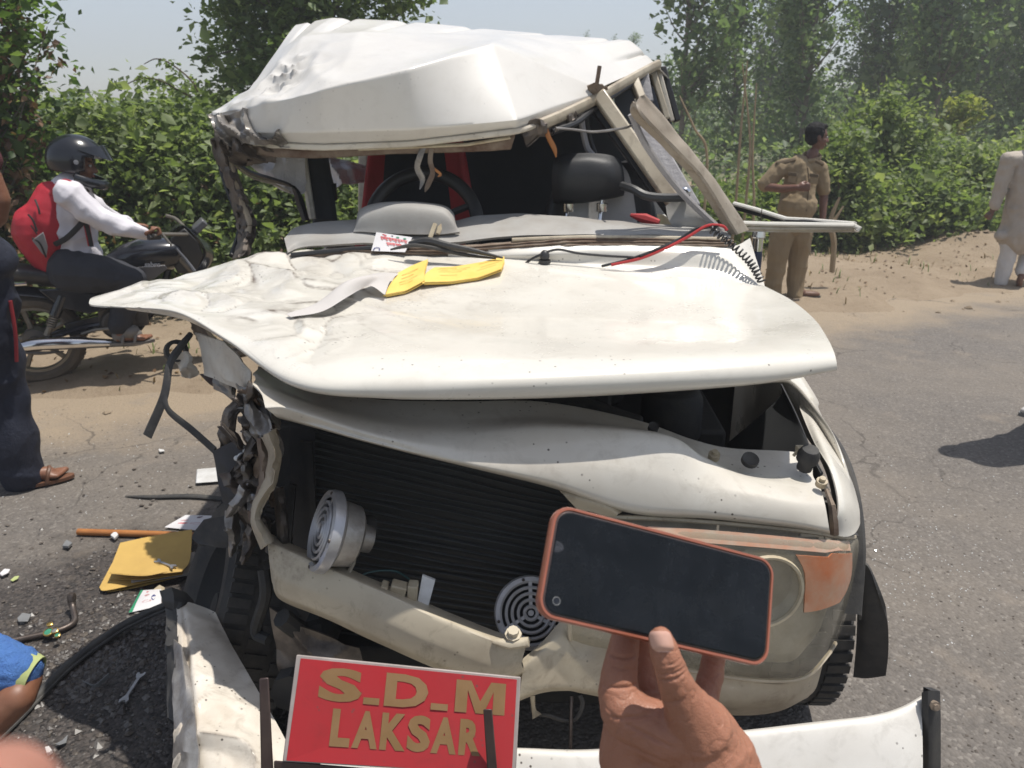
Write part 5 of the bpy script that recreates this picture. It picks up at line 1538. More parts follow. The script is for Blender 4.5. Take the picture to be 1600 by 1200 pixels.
def pad(rows, layers, name, label, lift=0.004):
    """a pad of forms: several sheets of its own thickness"""
    t = thing(name, label, 'paper', tuple(bonnet_sheet(rows, lift)[8, 12]))
    for k in range(layers):
        A = bonnet_sheet(rows, lift + 0.0030 * k, lin=.96)
        A = A + np.array((0.004 * math.sin(k * 2.3), -0.003 * k + 0.004 * math.cos(k * 1.7), 0))
        mb = MB(); mb.shell(A, 0.0024 if grid_normals(A)[8, 12, 2] > 0 else -0.0024)
        mb.build('sheet', M['yellow_paper'], t)
    return t, A
rp = [[(624,436,.01),(645,427,.012),(668,420,.02)],[(612,452),(638,443),(662,436,.012)],[(603,466),(632,459),(662,449,.008)]]
t1, A1 = pad(rp, 4, 'form_pad', 'yellow printed form pad with curled corner on the bonnet, left half of the pile')
rp = [[(676,429,.012),(710,424,.004),(750,417,.004),(788,409,.006)],[(670,438,.012),(708,434,.003),(750,428,.003),(787,418,.008)],[(664,450,.008),(705,445),(748,439),(784,431,.012)]]
t2, A2 = pad(rp, 4, 'form_pad', 'long yellow printed form pad on the bonnet, nearer the wiper')
def print_lines(A, t, spots, m):
    for (i0, j0, i1, j1) in spots:
        a, b, c, d = (A[i0, j0], A[i0, j1], A[i1, j1], A[i1, j0])
        up = np.array((0, 0, .0012))
        mb = MB(); mb.add([a + up, b + up, c + up, d + up], [(0, 1, 2, 3)]); mb.build('printed_line', M[m], t, smooth=False)
A2f = crs(crs(A2, 60).transpose(1, 0, 2), 96).transpose(1, 0, 2)
print_lines(A2f, t2, [(8, 10, 9, 34), (8, 60, 9, 84), (14, 8, 15, 50), (20, 14, 21, 46), (26, 12, 27, 40), (22, 62, 23, 88), (32, 58, 33, 84), (38, 16, 39, 36)], 'yellow_print')
A1f = crs(crs(A1, 60).transpose(1, 0, 2), 96).transpose(1, 0, 2)
print_lines(A1f, t1, [(14, 20, 15, 70), (22, 24, 23, 60), (30, 22, 31, 74), (38, 26, 39, 62)], 'yellow_print')
rows = [[(452,494,.004),(492,484,.01),(540,464,.035),(588,444,.03),(625,437,.016)],
        [(450,497,.006),(496,490,.022),(548,473,.055),(592,456,.04),(612,452,.02)],
        [(454,499,.004),(505,496,.012),(548,482,.03),(580,466,.03),(601,470,.014)]]
A = bonnet_sheet(rows, .004, 20, 40)
mb = MB(); mb.shell(A, .0008)
single(mb, 'paper_sheet', M['grey_paper'], 'loose grey sheet curling on the bonnet beside the yellow form pads', 'paper')

# the printed card tucked behind the wiper
cs = [Q(580, 392, 2.54), Q(633, 394, 2.54), Q(644, 371, 2.585), Q(588, 363, 2.59)]
t = thing('printed_card', 'small white card with red lettering propped behind the wiper', 'card', tuple(cs[0]))
mb = MB(); mb.hexa([p + np.array((0, .003, 0)) for p in cs], cs); mb.build('card', M['paper_white'], t, smooth=False)
def CP(u, v, off=0.001): return (cs[0] * (1 - u) + cs[1] * u) * (1 - v) + (cs[3] * (1 - u) + cs[2] * u) * v + np.array((0, -off, off * .5))
def blotch(parent, PF, u, v, du, dv, m, name='print_mark', n=9, seed=0):
    rnd = random.Random(seed)
    mb = MB(); pts = [PF(u + du * math.cos(2 * math.pi * k / n) * rnd.uniform(.7, 1.1), v + dv * math.sin(2 * math.pi * k / n) * rnd.uniform(.7, 1.1), .0015) for k in range(n)]
    mb.add(pts, [tuple(range(n))]); return mb.build(name, M[m], parent, smooth=False)
def stroke(parent, PF, pts, w, m, name='print_stroke'):
    mb = MB()
    P = [(a, b) for a, b in pts]; L = []
    for k, (a, b) in enumerate(P):
        a2, b2 = P[min(k + 1, len(P) - 1)]; a1, b1 = P[max(k - 1, 0)]
        dx, dy = a2 - a1, b2 - b1; l = math.hypot(dx, dy) + 1e-9
        L.append((PF(a - dy / l * w, b + dx / l * w, .0015), PF(a + dy / l * w, b - dx / l * w, .0015)))
    mb.grid(np.array(L)); return mb.build(name, M[m], parent, smooth=False)
# Devanagari-like writing: bars with hanging strokes
stroke(t, CP, [(.15, .80), (.92, .72)], .022, 'print_red')
for u, h in ((.18, .16), (.25, .10), (.32, .17), (.42, .16), (.50, .1), (.58, .17), (.68, .16), (.76, .1), (.86, .16)):
    y = .80 - (u - .15) * .1
    stroke(t, CP, [(u, y), (u + .01, y - h * .55), (u + .045, y - h), (u + .06, y - h * .5)], .015, 'print_red')
stroke(t, CP, [(.36, .50), (.80, .46)], .020, 'print_red')
for u, h in ((.40, .14), (.48, .1), (.56, .14), (.66, .12), (.74, .14)):
    stroke(t, CP, [(u, .49), (u + .015, .49 - h * .6), (u + .05, .49 - h), (u + .055, .45)], .014, 'print_red')
stroke(t, CP, [(.18, .95), (.30, .90), (.24, .84)], .02, 'print_red')
blotch(t, CP, .62, .88, .05, .04, 'print_green'); blotch(t, CP, .82, .86, .05, .04, 'print_green', seed=2); blotch(t, CP, .46, .92, .03, .03, 'print_dark', seed=4)
stroke(t, CP, [(.06, .04), (.08, .15), (.15, .2), (.22, .16), (.24, .04)], .018, 'print_blue')

# ------------------------------------------------------------------ debris on the ground
def gp(px, py, z=0.0): return G(px, py, z)
mb = MB(); mb.tube([gp(122, 831, .016), gp(225, 834, .018), gp(338, 838, .016)], .0145, 10)
single(mb, 'wooden_rod', M['wood'], 'orange wooden rod lying on the road behind the yellow folder', 'rod')
# folder
t = thing('paper_folder', 'fat yellow manila folder lying open on the road with a small spanner on it', 'folder', tuple(gp(230, 880)))
def gsurf(rows, nr=14, nc=18, lin=.2):
    A = np.array([[G(*p) for p in r] for r in rows]); A = crs(A, nr, lin); return crs(A.transpose(1, 0, 2), nc, lin).transpose(1, 0, 2)
FT = gsurf([[(188,848,.07),(245,836,.075),(300,827,.07)],[(180,868,.075),(240,860,.08),(299,852,.075)],[(170,894,.06),(232,897,.07),(296,878,.06)],[(170,896,.055),(228,898,.065),(284,893,.055)]])
mb = MB(); mb.shell(FT, .003); mb.build('cover', M['manila'], t)
for k, (rows, m) in enumerate((([[(186,852,.03),(245,842,.035),(300,836,.03)],[(172,905,.02),(225,905,.03),(285,897,.03)]], 'manila'),
             ([[(175,880,.012),(240,870,.012),(300,860,.012)],[(155,918,.012),(170,922,.02),(284,896,.012)]], 'manila'),
             ([[(186,870,.004),(245,866,.004),(300,860,.004)],[(168,925,.004),(220,916,.006),(290,898,.004)]], 'manila'),
             ([[(200,880,.02),(250,870,.02),(305,862,.02)],[(215,912,.012),(250,905,.014),(296,898,.012)]], 'grey_paper'),
             ([[(200,880,.028),(250,870,.028),(305,862,.028)],[(205,910,.022),(250,902,.024),(294,896,.022)]], 'grey_paper'))):
    mb = MB(); mb.shell(gsurf(rows, 8, 12), .0025); mb.build('leaf', M[m], t)
def spanner(name, a, b, w, m, label, z=0.0):
    a, b = np.array(a), np.array(b); d = (b - a); L = np.linalg.norm(d); d /= L; n = np.array((0, 0, 1.0)); s = np.cross(n, d)
    mb = MB()
    mb.prism([a + d * L * .12 + s * w * .32, a + d * L * .12 - s * w * .32, b - d * L * .12 - s * w * .32, b - d * L * .12 + s * w * .32], n * w * .35)
    for e, dr in ((a, -1), (b, 1)):
        dd = d * dr * 1.0
        q = [(-.15*L/w, .35), (.3, .95), (1.25, .85), (1.35, .5), (.65, .38), (.55, 0), (.65, -.38), (1.35, -.5), (1.25, -.85), (.3, -.95), (-.15*L/w, -.35)]
        c = e - dd * L * .10
        mb2 = [c + dd * x * w * .75 + s * y * w for x, y in q]
        mb.prism(mb2 if dr == 1 else mb2, n * w * .42)
    return single(mb, name, M[m], label, 'spanner')
spanner('spanner', gp(245, 877, .075), gp(272, 887, .07), .013, 'tool', 'tiny double ended spanner resting on the yellow folder')
spanner('spanner', gp(222, 1053, .012), gp(192, 1099, .012), .015, 'tool', 'bright open ended spanner on the oily grit beside the bumper')
def leaflet(name, c4_, label, z=.006):
    P = [G(*p) for p in c4_]
    t = thing(name, label, 'leaflet', tuple(P[0]))
    def PF(u, v, off=0.0): return (P[0] * (1 - u) + P[1] * u) * (1 - v) + (P[3] * (1 - u) + P[2] * u) * v + np.array((0, 0, off + .012 * math.sin(u * 3.1) * math.sin(v * 3.1)))
    A = np.array([[PF(u, v) for u in np.linspace(0, 1, 10)] for v in np.linspace(0, 1, 8)])
    mb = MB(); mb.shell(A, .0012); mb.build('sheet', M['paper_white'], t)
    return t, PF
def patch(t, PF, u0, u1, v0, v1, m, name='print_block'):
    A = np.array([[PF(u, v, .0022) for u in np.linspace(u0, u1, 4)] for v in np.linspace(v0, v1, 4)])
    mb = MB(); mb.grid(A); mb.build(name, M[m], t, smooth=False)
t, PF = leaflet('leaflet', [(257,824,.01),(338,832,.01),(360,807,.035),(290,805,.035)], 'white leaflet with a green edge and portraits behind the orange rod')
patch(t, PF, .95, 1.0, 0, 1, 'print_green')
for u, v, du, dv, m in ((.72, .62, .09, .16, 'print_dark'), (.72, .58, .05, .10, 'print_pale'), (.42, .75, .07, .12, 'print_dark'), (.55, .3, .16, .06, 'print_pale'), (.2, .5, .10, .05, 'print_pale'), (.25, .3, .12, .04, 'print_red')):
    blotch(t, PF, u, v, du, dv, m, seed=int(u * 50))
t, PF = leaflet('leaflet', [(201,958,.008),(252,946,.012),(252,921,.02),(220,923,.02)], 'white leaflet with a green edge in front of the yellow folder')
patch(t, PF, 0, .12, 0, 1, 'print_green')
for u, v, du, dv, m in ((.72, .45, .09, .15, 'print_blue'), (.45, .6, .1, .06, 'print_pale'), (.4, .82, .06, .05, 'print_red'), (.5, .3, .2, .05, 'print_pale')):
    blotch(t, PF, u, v, du, dv, m, seed=int(u * 50))
# wheel brace with a trinket on it
mb = MB(); mb.tube([gp(-40, 1014, .014), gp(40, 997, .014), gp(85, 987, .014), gp(108, 978, .014), gp(117, 968, .016), gp(114, 950, .03), gp(112, 940, .045)], [.011] * 6 + [.013], 10, sm=40)
mb.lathe([(0, 0), (.014, 0), (.016, .02), (.012, .03), (0, .03)], gp(112, 940, .045), (0, .3, 1), 10)
single(mb, 'wheel_brace', M['tool_dark'], 'L shaped dark steel wheel brace lying on the grit', 'wheel brace')
t = thing('trinket', 'small gilt and green enamel trinket lying on the wheel brace', 'trinket', tuple(gp(80, 988, .02)))
for k, (px, py, r, m) in enumerate(((76, 988, .017, 'enamel'), (86, 986, .012, 'plastic_grey'), (78, 976, .010, 'gold'), (90, 993, .010, 'enamel'))):
    mb = MB(); c = gp(px, py, .032 + .003 * k); mb.lathe([(0, .004), (r * .8, .003), (r * .82, 0), (0, 0)], c, (0, -.3, 1), 14); mb.build('petal', M[m], t)
    mb = MB(); mb.lathe([(r * .8, .005), (r, .004), (r, -.002), (r * .8, -.002)], c, (0, -.3, 1), 14); mb.build('setting', M['gold'], t)
# long black rubber trim
pth = [gp(-60, 1190, .015), gp(10, 1135, .015), gp(60, 1085, .016), (gp(110, 1036, .018)), gp(180, 984, .025), gp(225, 960, .05), gp(262, 944, .09)]
t = thing('rubber_trim', 'long black rubber bumper trim curving over the grit to the bumper end', 'trim', tuple(gp(110, 1036)))
mb = MB(); mb.tube(pth, .0145, 10, sm=60, flat=((0, 0, 1), .8)); mb.build('trim', M['rubber'], t)
mb = MB(); mb.tube([p + np.array((.012, -.022, -.004)) for p in pth], .006, 8, sm=60); mb.build('lip', M['rubber'], t)
mb = MB(); mb.tube([gp(196, 775, .006), gp(235, 776, .012), gp(300, 775, .012), gp(356, 780, .012)], [.004, .013, .016, .016], 8, sm=16, flat=((0, 0, 1), .5))  # flattened black strip along the road
single(mb, 'dark_strip', M['rubber'], 'straight black strip on the shaded road left of the car', 'rubber strip')
mb = MB(); mb.hexa([gp(305, 756, .0), gp(345, 753, .0), gp(343, 731, .0), gp(307, 734, .0)], [gp(306, 755, .018), gp(344, 752, .018), gp(342, 730, .018), gp(308, 733, .018)])
single(mb, 'plastic_cover', M['white_plastic'], 'pale grey plastic cover lying in the shade behind the crushed wing', 'cover', bevel=.004)
def shard(poly, z, th, name, m, label, cat):
    P = [gp(px, py, z) for px, py in poly]
    rnd = random.Random(len(poly) + int(poly[0][0]))
    P = [p + np.array((0, 0, rnd.uniform(0, .012))) for p in P]
    mb = MB(); mb.prism(P, (0, 0, th)); return single(mb, name, M[m], label, cat, bevel=.0015)
shard([(98,857),(105,849),(114,852),(108,860)], .004, .012, 'plastic_shard', 'plastic_grey', 'grey plastic shard on the road left of the yellow folder', 'shard')
shard([(28,970),(36,962),(50,965),(44,974),(30,976)], .004, .006, 'plastic_shard', 'plastic_grey', 'broad grey plastic shard above the wheel brace', 'shard')
shard([(0,900),(8,893),(17,894),(14,900),(4,904)], .004, .005, 'paper_scrap', 'paper_white', 'torn white paper scrap near the left man', 'paper')
shard([(72,1176),(78,1172),(83,1178),(80,1184),(74,1183)], .004, .012, 'stone', 'white_plastic', 'pale stone on the oily grit below the dry leaf', 'stone')
shard([(86,1164),(98,1158),(107,1152),(104,1162),(94,1170)], .006, .003, 'dry_leaf', 'plastic_grey', 'curled grey leaf lying on the oily grit', 'leaf')
shard([(16,908),(24,904),(31,903),(28,907),(20,910)], .004, .003, 'fallen_leaf', 'lime', 'small green leaf fallen beside the torn white paper', 'leaf')
shard([(174,843),(182,836),(186,842),(180,847)], .004, .012, 'stone', 'white_plastic', 'pale stone just below the orange rod', 'stone')
shard([(248,705),(256,704),(258,708),(250,709)], .003, .006, 'glass_chip', 'white_plastic', 'white chip on the sunny road above the shadow edge', 'chip')
shard([(228,935),(250,918),(258,922),(258,934),(232,945)], .004, .006, 'wood_splinter', 'cream_plastic', 'flat wooden splinter beside the rubber trim', 'splinter')
mb = MB(); mb.shell(gsurf([[(128,1064,.01),(148,1070,.02),(170,1052,.03)],[(134,1067,.006),(150,1074,.008),(172,1058,.012)]], 6, 18), .002)
single(mb, 'curved_strip', M['plastic_grey'], 'thin curved grey strip lying on the oily grit', 'strip')
# grit
rnd = random.Random(5)
mb = MB()
def pebble(mb, p, r, rnd):
    q = []
    for k in range(5):
        a = 2 * math.pi * k / 5 + rnd.uniform(-.4, .4)
        q.append((p[0] + r * math.cos(a) * rnd.uniform(.6, 1.1), p[1] + r * math.sin(a) * rnd.uniform(.6, 1.1), p[2] + r * rnd.uniform(0, .25)))
    top = (p[0] + r * rnd.uniform(-.3, .3), p[1] + r * rnd.uniform(-.3, .3), p[2] + r * rnd.uniform(.4, .8))
    bot = (p[0], p[1], p[2] - r * .3)
    mb.add(q + [top, bot], [(k, (k + 1) % 5, 5) for k in range(5)] + [((k + 1) % 5, k, 6) for k in range(5)])
c0 = G(150, 1040)
mbs = [MB(), MB(), MB()]
for k in range(5200):
    a = rnd.uniform(0, 2 * math.pi); r = abs(rnd.gauss(0, .60))
    p = c0 + np.array((math.cos(a) * r * 1.15, math.sin(a) * r, 0))
    if noise.noise(Vector((p[0] * 5, p[1] * 5, 0))) < -.25: continue
    pebble(mbs[k % 3], p, min(.018, rnd.lognormvariate(-5.1, .5)), rnd)
M['grit_a'] = mat('wet_dark_grit', (0.045, 0.038, 0.035), 0.4, 0, (0.09, 0.078, 0.07), 60)
M['grit_b'] = mat('brown_grit', (0.11, 0.09, 0.073), 0.6, 0, (0.06, 0.05, 0.042), 60)
M['grit_c'] = mat('grey_grit', (0.08, 0.073, 0.07), 0.45, 0, (0.17, 0.155, 0.14), 60)
for q, m in zip(mbs, ('grit_a', 'grit_b', 'grit_c')):
    tag(q.build('grit', M[m], smooth=False), kind='stuff')
# larger pebbles spilled along the trim, and sparkling glass crumbs on the right
mb = MB()
for k in range(90):
    t_ = rnd.random(); px = 120 + 130 * t_ + rnd.gauss(0, 14); py = 1075 - 125 * t_ + rnd.gauss(10, 10)
    pebble(mb, gp(px, py), rnd.uniform(.006, .017), rnd)
tag(mb.build('pebbles', M['grit_c'], smooth=False), kind='stuff')
M['glass_crumb'] = mat('glass_crumb', (0.55, 0.58, 0.58), 0.06, 0.0, (0.7, 0.7, 0.7), 40, coat=1.0)
mb = MB()
for k in range(420):
    px = 1420 + rnd.gauss(0, 90); py = 870 + rnd.gauss(0, 75)
    if px < 1345: continue
    pebble(mb, gp(px, py), rnd.uniform(.0015, .0042), rnd)
for k in range(120):
    pebble(mb, gp(rnd.uniform(0, 330), rnd.uniform(640, 830)), rnd.uniform(.002, .005), rnd)
tag(mb.build('glass_crumbs', M['glass_crumb'], smooth=False), kind='stuff')
mb = MB()
for k in range(700):
    px = rnd.uniform(1280, 1640); py = rnd.uniform(500, 1200)
    pebble(mb, gp(px, py), rnd.uniform(.002, .007), rnd)
for k in range(350):
    pebble(mb, gp(rnd.uniform(-20, 340), rnd.uniform(640, 880)), rnd.uniform(.002, .007), rnd)
for k in range(70):
    px, py = rnd.uniform(0, 330), rnd.uniform(700, 1000); p = gp(px, py, .002); r = rnd.uniform(.006, .016); a = rnd.uniform(0, 6)
    q = [p + np.array((r * math.cos(a + t_) * rnd.uniform(.5, 1.2), r * math.sin(a + t_) * rnd.uniform(.3, .9), rnd.uniform(0, .006))) for t_ in (0, 1.6, 3.1, 4.7)]
    mb.prism(q, (0, 0, .002))
tag(mb.build('road_grit', M['grit_b'], smooth=False), kind='stuff')

# ------------------------------------------------------------------ the phone
PC = [K(867, 784, .512), K(1207, 876, .546), K(1204, 1044, .520), K(838, 964, .486)]
ux = ((PC[1] - PC[0]) + (PC[2] - PC[3])) / 2; vy = ((PC[3] - PC[0]) + (PC[2] - PC[1])) / 2
pcn = sum(PC) / 4
PLn = np.linalg.norm(ux); PWd = np.linalg.norm(vy)
ux /= PLn; vy = vy - ux * (vy @ ux); vy /= np.linalg.norm(vy); pn = np.cross(ux, vy)
if pn @ (EYE - pcn) < 0: pn = -pn
def PH(x, y, z=0.0): return pcn + ux * x + vy * y + pn * z
def rrect(hx, hy, r, n=6):
    q = []
    for sx, sy, a0 in ((1, 1, 0), (-1, 1, 90), (-1, -1, 180), (1, -1, 270)):
        for k in range(n + 1):
            a = rad(a0 + 90 * k / n)
            q.append((sx * (hx - r) + r * math.cos(a), sy * (hy - r) + r * math.sin(a)))
    return q
hx, hy = PLn / 2, PWd / 2
t = thing('mobile_phone', 'dark screened mobile phone in a copper case, held in the hand', 'phone', tuple(pcn))
def ring_stack(levels, name, m, parent, close=True):
    A = np.array([[PH(x, y, z) for x, y in rrect(a, b, r)] for a, b, r, z in levels])
    mb = MB(); mb.grid(A, closed=True)
    n = A.shape[1]
    if close:
        mb.f.append(tuple(range(n))); mb.f.append(tuple(range((len(levels) - 1) * n, len(levels) * n))[::-1])
    return mb.build(name, M[m], parent, angle=50)
case = ring_stack([(hx - .003, hy - .003, .010, -.0105), (hx - .0006, hy - .0006, .0115, -.009), (hx, hy, .012, -.006), (hx, hy, .012, -.001), (hx - .0008, hy - .0008, .0115, .0008), (hx - .0022, hy - .0022, .0105, .0008), (hx - .0026, hy - .0026, .010, -.0006)], 'case', 'phone_case', t)
ring_stack([(hx - .0026, hy - .0026, .010, -.0020), (hx - .0026, hy - .0026, .010, .0000), (hx - .0034, hy - .0034, .0095, .0004), (hx - .0040, hy - .0040, .009, .0004), (hx - .0040, hy - .0040, .009, -.001)], 'frame', 'phone_frame', t)
scr = ring_stack([(hx - .0036, hy - .0036, .0092, -.0004), (hx - .0038, hy - .0038, .009, .0009), (hx - .0046, hy - .0046, .0086, .0012)], 'screen', 'screen', t)
cpt = (-hx + .0115, hy - .0115)
mb = MB(); mb.lathe([(.0022, .0), (.0025, .0003), (.0028, .0)], PH(cpt[0], cpt[1], .00135), pn, 20); mb.build('camera_ring', M['plastic_grey'], scr)
mb = MB(); mb.lathe([(0, .0003), (.0020, .0)], PH(cpt[0], cpt[1], .00125), pn, 16); mb.build('camera_lens', M['visor'], scr)
mb = MB(); A = np.array([[PH(-hx + .0045 + .006 * math.sin(a) * (1 - k), -.0085 + .0038 * math.cos(a) * (1 - k), .0014) for a in np.linspace(0, math.pi, 9)] for k in (0, .5, .98)]); mb.grid(A); mb.build('notch_mark', M['trouser_dark'], scr)
for x0 in (-.015, .012):
    mb = MB(); mb.hexa([PH(x0, -hy - .0008, -.006), PH(x0 + .018, -hy - .0008, -.006), PH(x0 + .018, -hy + .002, -.006), PH(x0, -hy + .002, -.006)], [PH(x0, -hy - .0008, -.003), PH(x0 + .018, -hy - .0008, -.003), PH(x0 + .018, -hy + .002, -.003), PH(x0, -hy + .002, -.003)]); mb.build('side_button', M['phone_case'], case, bevel=.0004)

# ------------------------------------------------------------------ the hand that holds it
t = thing('person', 'brown hand holding up the dark phone in front of the lamp', 'hand', tuple(K(1060, 1150, .51)))
mb = MB()
def chain(mb, pts, n=16):
    P = [(K(px, py, z), r) for px, py, z, r in pts]
    for (a, ra), (b, rb) in zip(P, P[1:]):
        mb.cap(a, ra, b, rb, n)
chain(mb, [(1033,999,.4800,.0080),(1036,1010,.4800,.0090),(1043,1034,.4805,.0098),(1052,1060,.483,.0108),(1064,1085,.487,.0125),(1078,1110,.492,.016),(1092,1140,.498,.0215)])     # thumb
chain(mb, [(1092,1140,.500,.0215),(1040,1150,.508,.0205),(990,1125,.512,.018),(976,1108,.514,.0165)])                                                                              # web to the index
chain(mb, [(976,1112,.514,.0162),(967,1085,.517,.0140),(966,1060,.520,.0122),(970,1035,.524,.0114),(976,1005,.532,.0102),(984,975,.542,.0088)])                                       # index
chain(mb, [(1030,1135,.540,.0120),(1012,1095,.545,.0100),(1002,1050,.550,.0096),(1002,1000,.555,.0088),(1004,965,.557,.0075)])                                                        # middle
chain(mb, [(1060,1130,.548,.0120),(1034,1100,.553,.0098),(1028,1070,.558,.0092),(1030,1020,.562,.0085),(1034,985,.563,.0072)])                                                         # ring
chain(mb, [(1092,1115,.540,.0125),(1102,1088,.548,.0098),(1112,1055,.556,.0092),(1116,1025,.562,.0085),(1118,990,.565,.0070)])                                                         # little finger
chain(mb, [(1092,1112,.524,.0120),(1108,1128,.520,.0150),(1140,1180,.520,.0180),(1150,1230,.522,.022)])                                                                              # outer knuckles
chain(mb, [(990,1130,.518,.020),(985,1180,.522,.0215),(1000,1240,.526,.024)])
chain(mb, [(1035,1140,.525,.0235),(1040,1200,.520,.030),(1060,1270,.520,.034)])
chain(mb, [(1092,1140,.503,.0225),(1102,1190,.508,.029),(1105,1270,.515,.032)])
chain(mb, [(1080,1260,.518,.033),(1110,1420,.500,.031),(1170,1720,.46,.036)])                                                                                                   # wrist and forearm
creases = [(K(1051,1050,.473), K(1051,1050,.48) - K(1044,1020,.48), .0008, .0010, .012), (K(1049,1044,.473), K(1051,1050,.48) - K(1044,1020,.48), .0007, .0007, .010), (K(1054,1057,.474), K(1051,1050,.48) - K(1042,1022,.48), .0007, .0008, .012),
           (K(972,1029,.513), np.array(K(970,1060,.52)) - K(974,1000,.52), .0009, .0012, .013), (K(974,1076,.505), np.array(K(970,1100,.52)) - K(968,1050,.52), .0009, .0013, .014),
           (K(985,1118,.500), np.array(K(985,1140,.52)) - K(975,1080,.52), .0010, .0012, .018), (K(1056,1093,.478), np.array(K(1070,1110,.5)) - K(1050,1070,.5), .0012, .0009, .009)]
creases += [(K(1046,1037,.472), K(1051,1050,.48) - K(1044,1020,.48), .0006, .0006, .009), (K(1047,1060,.474), K(1051,1050,.48) - K(1044,1020,.48), .0006, .0007, .010),
           (K(968,1046,.51), np.array(K(970,1060,.52)) - K(974,1000,.52), .0006, .0006, .009), (K(1010,1150,.49), np.array(K(1010,1160,.5)) - K(1030,1110,.5), .0012, .0010, .020), (K(1000,1175,.495), np.array(K(1000,1180,.5)) - K(1015,1130,.5), .0012, .0009, .022)]
creases = [(np.array(c), np.array(d) / np.linalg.norm(d), w, dp, R) for c, d, w, dp, R in creases]
def hand_disp(p, n):
    d = 0.0004 * nz(p, 140, 1) + .0007 * nz(p, 45, 3) - .0005 * max(0, 1 - abs(nz(p, 90, 7)) * 9)
    for c, dr, w, dp, R in creases:
        v = p - c; l2 = v @ v
        if l2 < R * R:
            d -= 1.5 * dp * math.exp(-((v @ dr + .0007 * nz(p, 180, 2)) / w) ** 2) * (1 - l2 / R / R)
    return d
hand = blob(mb, 'arm', M['skin_hand'], t, .0011, 9, .5, hand_disp)
# thumb nail
rows = []
for py, hw in ((986, 11.0), (989, 15.5), (994, 17.5), (1004, 18.0), (1012, 17.0), (1017, 13.0), (1019, 8)):
    r = []
    for s_ in np.linspace(-1, 1, 11):
        cx = 1033 + (py - 999) * .22
        zz = .4698 + .0050 * (s_ * hw / 20) ** 2 + (.0012 if py > 1016 else 0) - (.0006 if 1000 < py < 1014 else 0) + (.0012 * max(0, (992 - py) / 6))
        r.append(K(cx + s_ * hw, py, zz - .0003))
    rows.append(r)
A = crs(np.array(rows), 24); mb = MB(); mb.shell(A, -.0006 if grid_normals(A)[12, 5, 1] > 0 else .0006); mb.build('thumb_nail', M['nail'], hand)

# the photographer's other finger, close to the lens
t = thing('person', 'blurred pink fingertip close up in the bottom left corner', 'finger', tuple(K(20, 1290, .075)))
mb = MB(); chain(mb, [(-10,1262,.075,.0062),(-60,1300,.070,.0072),(-160,1380,.062,.0078)])
blob(mb, 'finger', M['skin_finger'], t, .0008, 6)
# ------------------------------------------------------------------ people
def rotm(fwd, up=(0, 0, 1)):
    f = Vector(fwd).normalized(); u = Vector(up)
    r = f.cross(u).normalized(); u = r.cross(f).normalized()
    return Matrix((r, f, u)).transposed()      # columns: right, forward, up

def head(mb, c, R, k=1.0):
    """skull, jaw, nose, ears, brow and lips about centre c; R columns right, forward, up; height about 0.23 k"""
    def p(x, y, z): return np.array(c) + np.array(R @ Vector((x * k, y * k, z * k)))
    mb.ell(p(0, -.012, .030), (.074 * k, .093 * k, .088 * k), R)
    mb.ell(p(0, .022, -.040), (.058 * k, .066 * k, .072 * k), R)
    mb.ell(p(0, .055, -.088), (.026 * k, .026 * k, .022 * k), R, 8, 10)
    mb.cap(p(0, .082, .012), .009 * k, p(0, .104, -.030), .015 * k, 10)
    mb.ell(p(.014, .092, -.034), (.010 * k, .010 * k, .008 * k), R, 6, 8); mb.ell(p(-.014, .092, -.034), (.010 * k, .010 * k, .008 * k), R, 6, 8)
    mb.cap(p(-.040, .066, .020), .013 * k, p(.040, .066, .020), .013 * k, 10)
    for s in (-1, 1):
        mb.ell(p(s * .074, -.010, -.012), (.010 * k, .018 * k, .032 * k), R, 8, 10)
        mb.ell(p(s * .042, .050, -.030), (.024 * k, .026 * k, .026 * k), R, 8, 10)
    return p

def face(body, p, R, k, hair=True, beard=False):
    for s in (-1, 1):
        mb = MB(); mb.ell(p(s * .031, .076, .002), (.013 * k, .010 * k, .009 * k), R, 8, 10); e = mb.build('eye', M['eye'], body)
        mb = MB(); mb.ell(p(s * .031, .084, .002), (.0060 * k, .004 * k, .0060 * k), R, 6, 8); mb.build('iris', M['iris'], e)
        mb = MB(); mb.cap(p(s * .016, .081, .024), .004 * k, p(s * .050, .070, .027), .003 * k, 6); mb.build('eyebrow', M['hair'], body)
    mb = MB(); mb.cap(p(-.020, .086, -.062), .006 * k, p(.020, .086, -.062), .006 * k, 8); mb.ell(p(0, .090, -.066), (.018 * k, .007 * k, .006 * k), R, 6, 8); mb.build('lips', M['lip'], body)
    if hair:
        mb = MB()
        mb.ell(p(0, -.026, .046), (.080 * k, .094 * k, .084 * k), R, 12, 18)
        mb.ell(p(0, -.046, .005), (.076 * k, .066 * k, .080 * k), R, 10, 16)
        mb.ell(p(0, .042, .092), (.050 * k, .040 * k, .026 * k), R, 8, 12)
        for s in (-1, 1): mb.ell(p(s * .070, .006, .018), (.012 * k, .020 * k, .034 * k), R, 8, 10)
        blob(mb, 'hair', M['hair'], body, .006, 2, .5, lambda q, n: .005 * nz(q, 70, 2) + .003 * nz(q, 160, 5))

def limb(mb, pts, n=12):
    P = [(np.array(p), r) for p, r in pts]
    for (a, ra), (b, rb) in zip(P, P[1:]): mb.cap(a, ra, b, rb, n)

